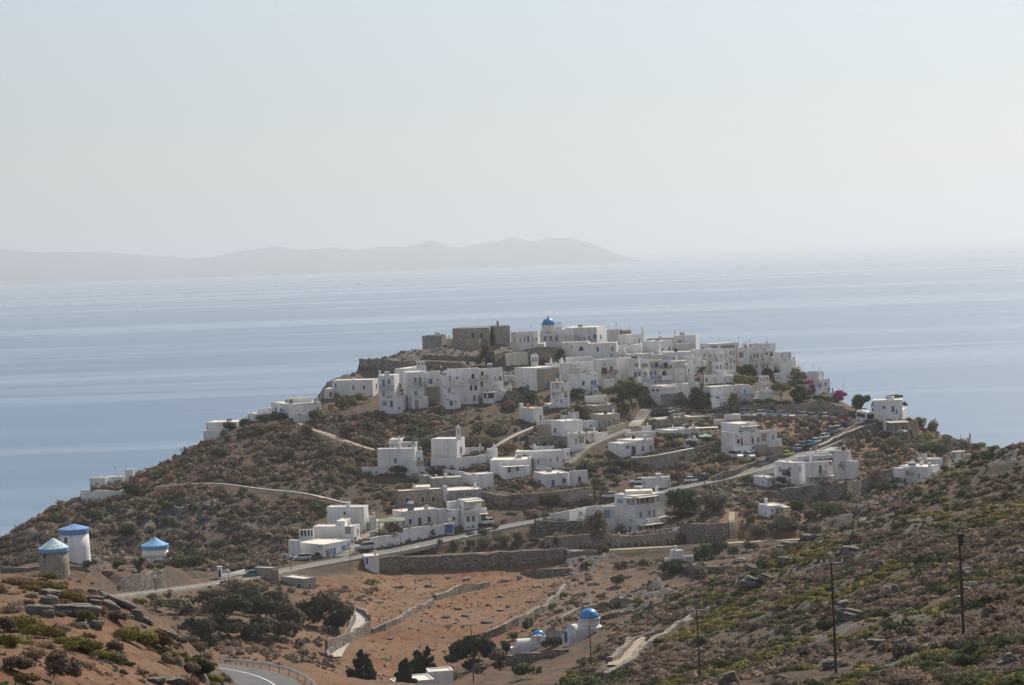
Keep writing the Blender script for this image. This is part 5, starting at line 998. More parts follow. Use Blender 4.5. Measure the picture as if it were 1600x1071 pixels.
def domed(me, nrm):
    """soft crown normals, so that a plant shades as one rounded mass of leaves"""
    nrm = nrm / (np.linalg.norm(nrm, axis=1)[:, None] + 1e-6); a = me.attributes.new('dome', 'FLOAT_VECTOR', 'POINT'); a.data.foreach_set('vector', np.ascontiguousarray(nrm, np.float32).ravel()); return me
def ico(sub):
    if sub not in ICO:
        bm = bmesh.new(); bmesh.ops.create_icosphere(bm, subdivisions=sub, radius=1); ICO[sub] = (np.array([v.co[:] for v in bm.verts]), np.array([[v.index for v in f.verts] for f in bm.faces])); bm.free()
    return ICO[sub]
def leaf_cards(n, blobs, leaf, rng, up=.25, shell=.45):
    """n leaf sprays in the outer shells of ellipsoid clumps [(centre, radii)]"""
    w_ = np.array([r[0] * r[1] + r[0] * r[2] for c, r in blobs]); k = rng.choice(len(blobs), n, p=w_ / w_.sum())
    C = np.array([c for c, r in blobs])[k]; R = np.array([r for c, r in blobs])[k]
    d = rng.normal(size=(n, 3)); d /= np.linalg.norm(d, axis=1)[:, None]
    rad = 1 - shell * rng.random(n) ** 1.6; P = C + d * R * rad[:, None]
    nr = d * .8 + rng.normal(size=(n, 3)) * .6; nr[:, 2] += up; nr /= np.linalg.norm(nr, axis=1)[:, None]
    t = np.cross(nr, rng.normal(size=(n, 3))); t /= np.linalg.norm(t, axis=1)[:, None] + 1e-9; b = np.cross(nr, t)
    s = leaf * (.55 + .9 * rng.random(n)); a = s * (.7 + .6 * rng.random(n))
    V = np.stack([P - t * s[:, None] - b * a[:, None] * .3, P + b * -a[:, None], P + t * s[:, None] - b * a[:, None] * .2, P + b * a[:, None]], 1).reshape(-1, 3)
    return V, np.arange(4 * n).reshape(n, 4)
def bush_template(n, leaf, seed, flat=.7, lobes=6):
    rng = np.random.default_rng(seed); bl = [((0, 0, .1), (.62, .62, flat * .72))]
    for k in range(lobes):
        a = rng.random() * 6.28; r = .3 + .25 * rng.random(); q = .28 + .2 * rng.random()
        bl.append(((math.cos(a) * r, math.sin(a) * r, flat * (.1 + .4 * rng.random())), (q, q, q * .85)))
    V, Fq = leaf_cards(int(n * 1.35), bl, leaf, rng)
    keep = V.reshape(-1, 4, 3)[:, :, 2].min(1) > -.15; keep = np.where(keep)[0][:n]
    V = V.reshape(-1, 4, 3)[keep].reshape(-1, 3); return V, np.arange(len(V)).reshape(-1, 4)
T_FAR = [bush_template(46, .215, 100 + i, .7) for i in range(8)]
T_MID = [bush_template(170, .115, 200 + i, .66) for i in range(8)]
T_NEAR = [bush_template(700, .060, 300 + i, .62, 9) for i in range(8)]
KINDS_ = ['dry_twigs', 'cushion_olive', 'lentisk_green', 'rusty_shrub', 'grey_shrub', 'straw_tuft', 'tamarisk']
# regions: polygon in the picture, near and far limit, shrubs per square metre, size, kind weights
REG = [
 ([(-900,860),(0,880),(330,1000),(345,1071),(345,1400),(-900,1400)], 60, 215, .20, (.35, 1.2), (.30, .34, .06, .14, .16, .0, 0)),
 ([(2500,600),(1600,690),(1420,720),(1290,800),(1240,850),(1000,960),(870,1071),(870,1400),(2500,1400)], 60, 400, .85, (.45, 1.7), (.42, .38, .05, .03, .12, .0, 0)),
 ([(-300,860),(0,812),(130,775),(330,680),(480,650),(640,650),(700,690),(560,760),(480,830),(440,890),(0,900)], 470, 760, .56, (.5, 2.4), (.34, .06, .32, .06, .19, .03, 0)),
 ([(470,660),(560,560),(640,540),(820,520),(820,600),(600,620),(520,650)], 560, 760, .09, (.5, 1.3), (.3, .1, .2, .1, .2, .1, 0)),
 ([(590,640),(760,600),(1000,630),(1350,640),(1500,700),(1480,790),(1240,830),(900,850),(540,850),(570,720)], 460, 660, .34, (.4, 2.0), (.20, .04, .38, .02, .25, .06, .10)),
 ([(1400,640),(1600,700),(1560,740),(1420,760)], 440, 720, .2, (.8, 2.0), (.25, .15, .30, 0, .25, .05, 0)),
 ([(560,895),(880,880),(900,940),(800,1000),(640,1071),(500,1071),(490,960)], 330, 515, .010, (.4, .9), (.25, .0, .05, .2, .2, .3, 0)),
 ([(870,870),(1250,850),(1130,920),(1000,970),(900,1000),(820,1010)], 330, 520, .10, (.5, 1.5), (.3, .03, .26, .05, .25, .11, 0)),
 ([(200,925),(340,905),(620,895),(560,960),(520,1050),(330,1030),(200,990)], 300, 480, .16, (.5, 1.6), (.28, .06, .30, .08, .25, .03, 0)),
 ([(40,890),(260,880),(330,930),(180,940)], 380, 470, .10, (.5, 1.3), (.3, .1, .25, .1, .25, 0, 0)),

 ([(-400,860),(0,880),(330,1000),(345,1071),(345,1400),(-400,1400)], 60, 215, 1.5, (.10, .30), (.30, .0, .0, .15, .15, .40, 0)),
 ([(1800,600),(1600,690),(1420,720),(1290,800),(1240,850),(1000,960),(870,1071),(870,1400),(1900,1400)], 60, 400, .7, (.15, .45), (.55, .14, .0, .05, .2, .06, 0)),
 ([(560,895),(880,880),(900,940),(800,1000),(640,1071),(500,1071),(490,960)], 330, 515, .45, (.2, .5), (.2, 0, 0, .38, .1, .32, 0)),
]
avoid += [(ROADLINE[k][::2], ROADS[k][0] / 2 + .7) for k in ROADS]
def shrubs():
    rng = np.random.default_rng(5); out = []
    for poly, d0, d1, dens, sz, wts in REG:
        lo = [p[0] for p in poly]; X0, X1 = at(min(lo), 800, d1)[0], at(max(lo), 800, d1)[0]; X0 = min(X0, at(min(lo), 800, d0)[0]); X1 = max(X1, at(max(lo), 800, d0)[0])
        n = int((X1 - X0) * (d1 - d0) * dens); X = rng.uniform(X0, X1, n); Y = rng.uniform(d0, d1, n); Z = hgt(X, Y); px, py = project(np.stack([X, Y, Z], 1))
        m = in_poly(px, py, poly) & (Z > 1.5) & (np.abs(X / Y) < .46)
        m &= fbm((X + Y * .2) / 11, Y / 16, 3, 77) + rng.uniform(-.5, .5, n) > -.3            # clumps and clearings
        X, Y, Z = X[m], Y[m], Z[m]
        for ln, hw in avoid:
            if len(X): k = np.min(np.hypot(X[:, None] - ln[:, 0], Y[:, None] - ln[:, 1]), 1) > hw + 1.2; X, Y, Z = X[k], Y[k], Z[k]
        if d0 > 300 and len(X):
            for c, dl, dr, LL, LR in HOUSE_PTS:
                u = (X - c[0]) * dl[0] + (Y - c[1]) * dl[1]; v = (X - c[0]) * dr[0] + (Y - c[1]) * dr[1]; k = ~((u > -1) & (u < LL + 1) & (v > -1) & (v < LR + 1)); X, Y, Z = X[k], Y[k], Z[k]
        wn = np.array(wts, float) / sum(wts); cz = fbm((X + Y * .25) / 17, Y / 30, 3, 31)      # kinds grow in patches
        kd = rng.choice(7, len(X), p=wn); same = (np.abs(cz * 9) % 1) < .85; pk = (np.floor(np.abs(cz * 9)).astype(int) * 7919) % 1000 / 1000.; cum = np.cumsum(wn); kp = np.searchsorted(cum, pk); kd = np.where(same, np.minimum(kp, 6), kd)
        s = sz[0] + (sz[1] - sz[0]) * rng.random(len(X)) ** 2
        s = np.where(kd == 5, s * .6, s)
        for q in zip(X, Y, Z, s, kd): out.append(q)
    return np.array(out)
def grow_shrubs():
    A = shrubs(); rng = np.random.default_rng(8)
    px, py = project(A[:, :3]); vis = (px > 5) & (px < 1595) & (py > 400) & (py < 1066)
    for i in np.where(vis)[0]:                      # not behind a ridge
        p = A[i, :3] + [0, 0, A[i, 3] * .7]; t = np.linspace(.12, .985, 60)[:, None]; q = CAM + (p - CAM) * t; q = q[q[:, 1] > 30]
        if (hgt(q[:, 0], q[:, 1]) > q[:, 2]).any(): vis[i] = False
    size = np.where(vis, A[:, 3] / A[:, 1], 0); order = np.argsort(-size); single = set(order[:230].tolist())
    P = []; Fs = []; mi = []; nv = 0; Nn = []
    tm = {}
    words_ = {0: 'bare grey brown twiggy shrub', 1: 'olive green thorny cushion shrub', 2: 'dark green lentisk shrub', 3: 'rust coloured dry shrub', 4: 'grey green shrub', 5: 'pale straw tuft', 6: 'feathery brown green shrub'}
    for i in range(len(A)):
        X, Y, Z, s, kd = A[i]; kd = int(kd); T = T_FAR if s < .42 else T_NEAR if Y < 165 else T_MID if Y < 330 else T_FAR; j = rng.integers(8); a = rng.random() * 6.28; hs = .75 + .5 * rng.random()
        if kd == 1: hs *= .62
        if Y < 400 and X > 0: hs *= .8
        if i in single:
            key = (id(T), j, kd)
            if key not in tm: tm[key] = domed(np_mesh('shrub', T[j][0], T[j][1], [KINDS_[kd]]), T[j][0] + [0, 0, .15])
            o = link('shrub', tm[key]); o.location = (X, Y, Z - .05); o.rotation_euler = (0, 0, a); o.scale = (s, s * .9, s * hs)
            place = 'on the left foreground slope' if (Y < 215 and X < 0) else 'on the near right hillside' if Y < 390 and X > 0 else 'on the slopes around the town'
            tag(o, words_[kd] + ' ' + place, 'shrub', words_[kd] + ' ' + place, 'thing'); continue
        V, Fq = T[j]; c, sn = math.cos(a), math.sin(a)
        W_ = np.stack([X + (V[:, 0] * c - V[:, 1] * sn) * s, Y + (V[:, 0] * sn + V[:, 1] * c) * s * .9, Z - .05 + V[:, 2] * s * hs], 1)
        Nn.append(W_ - [X, Y, Z - .15 * s]); P.append(W_); Fs.append(Fq + nv); mi.append(np.full(len(Fq), kd)); nv += len(V)
    me = np_mesh('scrub', np.concatenate(P), np.concatenate(Fs), KINDS_, np.concatenate(mi)); domed(me, np.concatenate(Nn))
    tag(link('scrub', me), 'low dry scrub covering the hillsides', kind='stuff'); print('shrubs', len(A), 'quads', len(me.polygons))
def m_per(cr, D): return D / F_PX / CR[cr][2]
def plant(cr, name, label, cat, x, yb, crowns, kind, leaf=.35, dens=9, trunk=True, dmin=380, group=None, thick=.16, dd=0.0, seed=0, low=True):
    p = hit(*cv(cr, x, yb), dmin)
    if dd: p = at(*cv(cr, x, yb), p[1] + dd)
    s = m_per(cr, p[1]); bl = []; rng = np.random.default_rng(int(x * 13 + yb * 7) + seed)
    for cx, cyy, rx, ry in crowns:
        c = at(*cv(cr, cx, cyy), p[1] + rng.uniform(-.5, .5) * rx * s); r = (rx * s, rx * s * .9, ry * s); bl.append((c - p, r))
    if trunk and low:
        mc = np.mean([c for c, r in bl], 0); mr = max(r[0] for c, r in bl); hb = min(c[2] - r[2] * .6 for c, r in bl)
        if hb > .6: bl.append((np.array([mc[0], mc[1], hb * .62]), (mr * .75, mr * .7, hb * .62)))
    sub = []
    for c, r in bl:                                 # break each crown into clumps
        for k in range(7):
            d = rng.normal(size=3); d /= np.linalg.norm(d); d[2] = abs(d[2]) * .9 - .25; q = .42 + .25 * rng.random()
            sub.append((c + d * np.array(r) * (1 - q * .8), np.array(r) * q))
    area = sum(r[0] * r[2] for c, r in bl); n = int(np.clip(area / (leaf * leaf) * dens, 60, 3500))
    V, Fq = leaf_cards(n, sub, leaf, rng); cs = np.array([c for c, r in bl]); DN = V - cs[np.argmin(((V[:, None] - cs) ** 2).sum(-1), 1)] + [0, 0, .2]; zg = -.3; V[:, 2] = np.maximum(V[:, 2], zg)
    if not trunk:
        o = link(name, domed(np_mesh(name, V, Fq, [kind]), DN)); o.location = p; return tag(o, label, cat, group, 'thing')
    t = thing(name, label, cat, p, 0, group); o = link('crown', domed(np_mesh('crown', V, Fq, [kind]), DN), t)
    mb = MB(); top = max(bl, key=lambda b: b[1][0]); f = Vector(np.mean([c for c, r in bl], 0)) - Vector((0, 0, top[1][2] * .45)); mid = f * .5 + Vector((thick * .8, 0, 0))
    mb.tube([(0, 0, -.5), mid, f, Vector(top[0])], [thick * 1.25, thick, thick * .8, thick * .3], 7)
    for c, r in bl:
        if c is not top[0]: mb.tube([mid, (Vector(c) + f) * .5, Vector(c)], [thick * .6, thick * .45, thick * .2], 5)
    for c, r in sub[::3]: mb.tube([f, Vector((c + np.array(f)) / 2), Vector(c)], [thick * .4, thick * .25, thick * .08], 4)
    k = mb.build('trunk', 'bark'); k.parent = t; return t
def palm(cr, label, x, yb, yt, r, nf=26, dmin=380, dd=0.0, group='palms in the town'):
    p = hit(*cv(cr, x, yb), dmin)
    if dd: p = at(*cv(cr, x, yb), p[1] + dd)
    s = m_per(cr, p[1]); H_ = (yb - yt) * s; R = r * s; rng = np.random.default_rng(int(x)); t = thing('palm', label, 'palm', p, 0, group)
    mb = MB(); mb.tube([(0, 0, -.4), (.08, 0, H_ * .5), (0, 0, H_)], [.26, .2, .22], 8); k = mb.build('trunk', 'bark'); k.parent = t
    V = []; Fq = []
    for i in range(nf):
        a = i * 2.4 + rng.random() * .3; el = rng.uniform(-.5, 1.25); L = R * rng.uniform(.85, 1.15); pts_ = []
        for u in np.linspace(0, 1, 7):
            e = el - u * u * 1.1; pts_.append((math.cos(a) * L * u * math.cos(el * .6), math.sin(a) * L * u * math.cos(el * .6), H_ + L * (math.sin(el) * u - .55 * u * u)))
        pts_ = np.array(pts_)
        for q0, q1, u in zip(pts_[:-1], pts_[1:], np.linspace(.1, 1, 6)):
            d = q1 - q0; sd = np.cross(d, (0, 0, 1)); sd /= np.linalg.norm(sd) + 1e-9; w_ = L * .16 * (1.15 - abs(u - .45) * 1.3)
            for sg in (1, -1):
                b = len(V); V += [q0, q0 + d * .75, q0 + d * 1.1 + sd * sg * w_ - np.array((0, 0, w_ * .45)), q0 + d * .55 + sd * sg * w_ - np.array((0, 0, w_ * .4))]; Fq.append((b, b + 1, b + 2, b + 3))
    link('fronds', domed(np_mesh('fronds', np.array(V), np.array(Fq), ['palm_frond']), np.array(V) - [0, 0, H_ - .6]), t)
    return t
def conifer(cr, label, x, yb, yt, r, dmin=300, dd=0.0, group='dark conifers at the bottom edge'):
    p = hit(*cv(cr, x, yb), dmin)
    if dd: p = at(*cv(cr, x, yb), p[1] + dd)
    s = m_per(cr, p[1]); H_ = (yb - yt) * s; R = r * s * 1.35; rng = np.random.default_rng(int(x + yt)); t = thing('conifer', label, 'tree', p, 0, group); bl = []
    for i in range(46):
        u = rng.random() ** 1.1; a = rng.random() * 6.28; q = R * 1.1 * (1.04 - u ** 2.2) * rng.uniform(.35, .95); bl.append(((math.cos(a) * q, math.sin(a) * q, H_ * (.06 + .92 * u)), (R * .32 * (1.1 - u * .7), R * .32 * (1.1 - u * .7), R * .22)))
    V, Fq = leaf_cards(3200, bl, .20, rng, .1); link('crown', domed(np_mesh('crown', V, Fq, ['conifer_dark']), V * [1, 1, 0] + [0, 0, .3]), t)
    mb = MB(); mb.tube([(0, 0, -.4), (0, 0, H_ * .5), (0, 0, H_ * .97)], [.2, .12, .03], 7)
    for c, r_ in bl[::2]: mb.tube([(0, 0, c[2] - .2), c], [.05, .02], 4)
    k = mb.build('trunk', 'bark'); k.parent = t; return t
def grow_trees():
    P_ = lambda *a, **k: plant(*a, **k)
    P_('D','pine_tree','spreading green pine in the middle of the town, widest tree',"tree",325,1055,[(170,870,150,75),(300,830,130,70),(400,900,110,70),(60,880,70,50),(250,930,110,55),(420,850,70,45)],'pine_needles',.34,9,thick=.32,dd=-3,low=False)
    palm('D','tall palm with a slim trunk standing before the white houses',1058,880,640,85,34)
    palm('D','low palm crown rising behind the green pine',310,815,745,70,22)
    palm('M','palm with a thick trunk before the white garden wall, left of two',270,492,390,75,dd=-3.5)
    palm('M','smaller palm before the white garden wall, right of two',432,490,405,60,dd=-3.5)
    palm('M','short palm beside the terrace of the three storey villa',870,615,545,70,dd=-3)
    palm('L','small palm on the terrace above the green shuttered house',1450,195,140,65)
    palm('U','pale palm among the garden trees right of the villa',260,330,285,62)
    P_('D','leafy_tree','big dark leafy tree beside the palm trunk','tree',1040,1075,[(1030,960,130,90),(980,880,70,50),(1080,1000,120,70),(1000,1020,90,50)],'tree_green',.32,10,thick=.22)
    P_('D','leafy_tree','yellow green tree in front of the wide white two level house','tree',1390,1065,[(1390,970,72,65),(1370,920,45,30)],'yellow_green',.3,10)
    P_('E','pine_tree','rounded green tree mass before the stacked balconies','tree',590,650,[(590,510,95,50),(640,560,65,60),(530,540,50,45)],'pine_needles',.32,9)
    P_('E','leafy_tree','yellow green tree under the rounded green tree mass','tree',560,690,[(560,620,115,50),(480,600,45,35),(640,640,60,40)],'yellow_green',.32,9)
    P_('E','leafy_tree','dark oval tree under the turquoise parasol house','tree',800,640,[(800,545,55,60)],'tree_green',.3,10)
    P_('E','pine_tree','umbrella shaped pine above the car park wall','tree',930,850,[(930,700,100,50),(880,720,50,35),(990,720,55,40)],'pine_needles',.32,9,low=False)
    P_('E','leafy_tree','dark bushy tree right of the umbrella shaped pine','tree',1085,870,[(1080,780,75,70),(1150,740,80,70),(1090,650,90,45)],'tree_green',.34,9)
    P_('E','leafy_tree','yellowish tree below the low white steps','tree',1140,680,[(1140,610,95,45),(1090,560,60,40),(1240,680,40,60)],'yellow_green',.32,9)
    P_('E','dark_shrub_tree','dark green shrub tree against the low white steps','tree',1060,600,[(1070,540,60,38),(1150,570,50,30)],'tree_green',.3,9)
    P_('E','bougainvillea','magenta bougainvillea spilling over the garden roof','bougainvillea',1220,760,[(1210,650,65,28),(1255,700,35,40),(1275,735,25,25)],'bougainvillea',.24,10,trunk=False)
    P_('E','bougainvillea','magenta bougainvillea mound by the sea below the end house','bougainvillea',1540,860,[(1540,770,55,42),(1585,780,40,36),(1500,790,30,40),(1545,825,60,45)],'bougainvillea',.24,10,trunk=False)
    P_('J','leafy_tree','dark green tree between the magenta mound and the bus','tree',365,255,[(365,150,80,75),(330,200,50,50),(420,130,40,40)],'tree_green',.32,9)
    P_('J','leafy_tree','thin yellowish tree beside the white bus','tree',530,330,[(540,235,70,55),(500,190,40,45),(560,290,40,40)],'grey_shrub',.3,7)
    P_('J','leafy_tree','green tree showing behind the roof of the sea facing house','tree',690,200,[(640,120,60,18),(700,112,55,16),(765,185,20,26)],'tree_green',.3,9,dd=9)
    P_('H','bougainvillea','pink bougainvillea over the white wall of the low house','bougainvillea',700,640,[(665,575,50,16),(720,592,45,20),(745,605,22,12)],'bougainvillea',.22,10,trunk=False)
    P_('H','garden_tree','dark hedge like garden tree beside the pink bougainvillea','tree',820,640,[(780,535,110,22),(900,540,90,30),(830,580,40,40),(1000,545,60,30)],'tree_green',.28,9)
    P_('H','garden_shrub','dark garden shrubs behind the white parapet','shrub',930,680,[(900,630,110,35),(1050,620,70,35),(1110,630,35,30)],'lentisk_green',.28,9,trunk=False)
    P_('H','garden_shrub','dark shrubs right of the green parasol','shrub',1260,610,[(1250,580,80,25),(1300,585,50,22)],'lentisk_green',.28,8,trunk=False)
    P_('I','leafy_tree','round dark tree in front of the pale blue shutters','tree',1000,920,[(1005,800,72,60),(930,860,50,35),(1060,790,40,35)],'tree_green',.3,10)
    P_('M','leafy_tree','big olive coloured tree in front of the three storey villa','tree',610,700,[(600,500,120,90),(540,560,80,70),(660,540,80,70),(640,420,50,40)],'tamarisk',.34,10,thick=.2,dmin=450)
    P_('G','leafy_tree','bare looking grey tree beside the tan houses','tree',1130,350,[(1110,270,110,60),(1170,310,80,45),(1060,250,60,50)],'grey_shrub',.3,6)
    P_('B','leafy_tree','dark bare tree against the castle rampart','tree',800,620,[(800,500,110,90),(860,570,80,60),(740,560,60,60),(790,420,60,40)],'grey_shrub',.34,8,dmin=600)
    P_('C','leafy_tree','dark green cypress like tree under the stone church terrace','tree',630,590,[(625,520,52,50),(640,470,35,35)],'tree_green',.3,9,dmin=560)
    P_('C','dark_shrub_tree','green shrub tree between the sand coloured house and the blue window house','tree',830,950,[(820,880,75,42),(780,930,50,50)],'tree_green',.3,8)
    P_('C','leafy_tree','bushy tree at the foot of the tall bare house wall','tree',330,1000,[(330,930,70,55),(240,860,60,40),(380,990,60,45)],'lentisk_green',.3,8)
    P_('C','dry_bush','rust brown bush below the balcony houses','shrub',120,1070,[(120,1035,85,42),(60,1050,40,25)],'rusty_shrub',.28,8,trunk=False)
    P_('U','leafy_tree','large feathery green tree at the road bend','tree',340,300,[(330,160,105,55),(250,190,80,50),(390,190,60,60),(340,240,80,50)],'tamarisk',.36,9,dmin=450)
    P_('U','leafy_tree','dark green tree cluster right of the villa','tree',110,300,[(110,150,120,60),(50,210,60,50),(160,230,90,60),(40,150,50,40)],'tree_green',.36,9,dmin=450)
    P_('U','olive_tree','wide olive tree beside the little white field house','tree',320,590,[(300,530,110,45),(380,500,60,40),(240,570,60,45)],'tree_green',.3,9,dmin=420)
    P_('U','round_shrub','round dark clipped looking tree by the dirt track','tree',470,580,[(468,535,46,44)],'tamarisk',.28,10,dmin=420)
    P_('U','dark_shrub_tree','dark green shrub tree at the right end of the hut','tree',910,270,[(910,225,62,48)],'tree_green',.3,9,dmin=420)
    P_('J','leafy_tree','grey green tree in front of the stone wall under the church house','tree',710,930,[(710,860,75,55),(650,880,40,35)],'tree_green',.3,9,dmin=420)
    P_('J','leafy_tree','dark tamarisk thicket above the white belfry house','tree',1060,650,[(1000,570,120,60),(1100,600,70,70),(930,580,60,50)],'lentisk_green',.34,9,dmin=450)
    P_('O','leafy_tree','dark feathery tree on the mill terrace beside the pergola','tree',1165,700,[(1150,610,60,55),(1230,570,45,25),(1180,650,40,40)],'tree_green',.28,9)
    P_('O','garden_shrub','green shrub between the two left mills','shrub',680,655,[(670,600,80,38),(720,590,40,28)],'tree_green',.26,9,trunk=False)
    P_('O','garden_shrub','round green shrub left of the mill pergola','shrub',960,660,[(970,600,58,40),(930,630,45,30)],'tree_green',.26,9,trunk=False)
    P_('O','garden_shrub','creeping green shrub on top of the high mill wall','shrub',1350,670,[(1320,635,70,28),(1400,640,55,26)],'tree_green',.26,8,trunk=False)
    # the dark trees at the bottom
    conifer('S','broad dark conifer at the left of the bottom edge',30,985,735,75)
    conifer('S','slender ragged conifer leaning left at the bottom edge',350,990,800,60,dd=-7)
    conifer('S','dark ragged conifer beside the low white roof',440,960,735,62,dd=-7)
    conifer('S','narrow pointed conifer in front of the low white roof',520,960,705,45,dd=-7)
    P_('S','pine_tree','large dark pine clump behind the wooden pole','tree',830,880,[(780,730,110,90),(900,700,100,80),(960,760,90,70),(720,790,80,60),(850,660,80,40)],'conifer_dark',.3,11,thick=.24,dmin=330)
    P_('S','pine_tree','dark young pine left of the small chapel','tree',1085,760,[(1085,710,34,48)],'conifer_dark',.26,10,dmin=330)
    P_('S','olive_tree','small grey olive tree right of the wooden pole','tree',1040,880,[(1030,780,70,55)],'grey_shrub',.26,8,dmin=330)
    P_('S','garden_shrub','grey shrubs in front of the low white roof','shrub',700,960,[(690,930,75,45),(620,960,50,35),(900,870,90,45),(570,930,60,40)],'grey_shrub',.24,8,trunk=False,dmin=330,dd=-9)
    P_('S','garden_shrub','dark shrub beside the small domed chapel','shrub',1420,720,[(1420,680,85,42),(1470,670,40,30)],'tree_green',.24,9,trunk=False,dmin=300)
    # thickets below the road at the left
    for i, (lab, x, yb, cr_) in enumerate([('dark green thicket filling the ravine, left part', 700, 690, [(650,520,110,85),(760,500,110,80),(640,620,80,70)]), ('dark green thicket filling the ravine, middle part', 950, 690, [(900,520,120,90),(1020,540,100,80),(900,630,110,60),(1100,580,90,70)]), ('dark evergreen trees beside the curved footpath', 1350, 650, [(1300,500,110,85),(1400,540,95,75),(1260,570,70,60),(1340,600,110,50)]), ('dark thicket on the near slope above the bend', 570, 790, [(540,640,90,75),(580,720,70,70),(480,620,60,50)]), ('olive thicket below the road', 420, 560, [(400,500,90,50),(300,490,80,40),(480,530,70,45)]), ('thicket topped mound behind the mills road', 480, 330, [(430,235,110,45),(520,225,80,35),(360,255,70,35)]), ('dark thicket filling the top of the ravine', 850, 570, [(600,450,120,55),(800,440,130,55),(1000,470,120,65),(1170,530,90,70),(450,480,80,45)]), ('dark thicket at the foot of the ravine', 800, 720, [(720,640,110,60),(900,660,110,60),(1080,650,100,60)]), ('shrubby bank under the bus shelter', 800, 440, [(780,385,110,40),(880,400,70,35)])]):
        P_('P', 'thicket', lab, 'thicket', x, yb, cr_, 'thicket_leaves' if i not in (4, 8) else 'tamarisk', .30, 8, trunk=False, dmin=330)
    for x, yb, r, ry in [(90,385,90,42),(200,415,105,45),(320,455,110,45),(420,500,110,45),(520,540,110,42),(620,590,110,40),(720,620,90,35),(800,640,60,26),(900,500,100,42),(1000,560,100,40),(1100,590,90,36),(1180,625,80,40),(1260,690,85,55),(1330,740,70,50),(180,170,90,30),(250,140,90,30),(420,210,90,32),(500,250,70,45),(60,500,80,40),(870,250,60,30),(960,230,70,30)]:
        P_('Q', 'near_shrub', 'olive cushion patch of the low growth on the near slope', 'shrub', x, yb, [(x - r * .3, yb - ry * .5, r * .6, ry * .55), (x + r * .3, yb - ry * .4, r * .6, ry * .5), (x, yb - ry * .2, r * .8, ry * .4)], 'cushion_olive' if x % 40 else 'lentisk_green', .062, 8, trunk=False, dmin=70, group='olive cushions on the near slope')
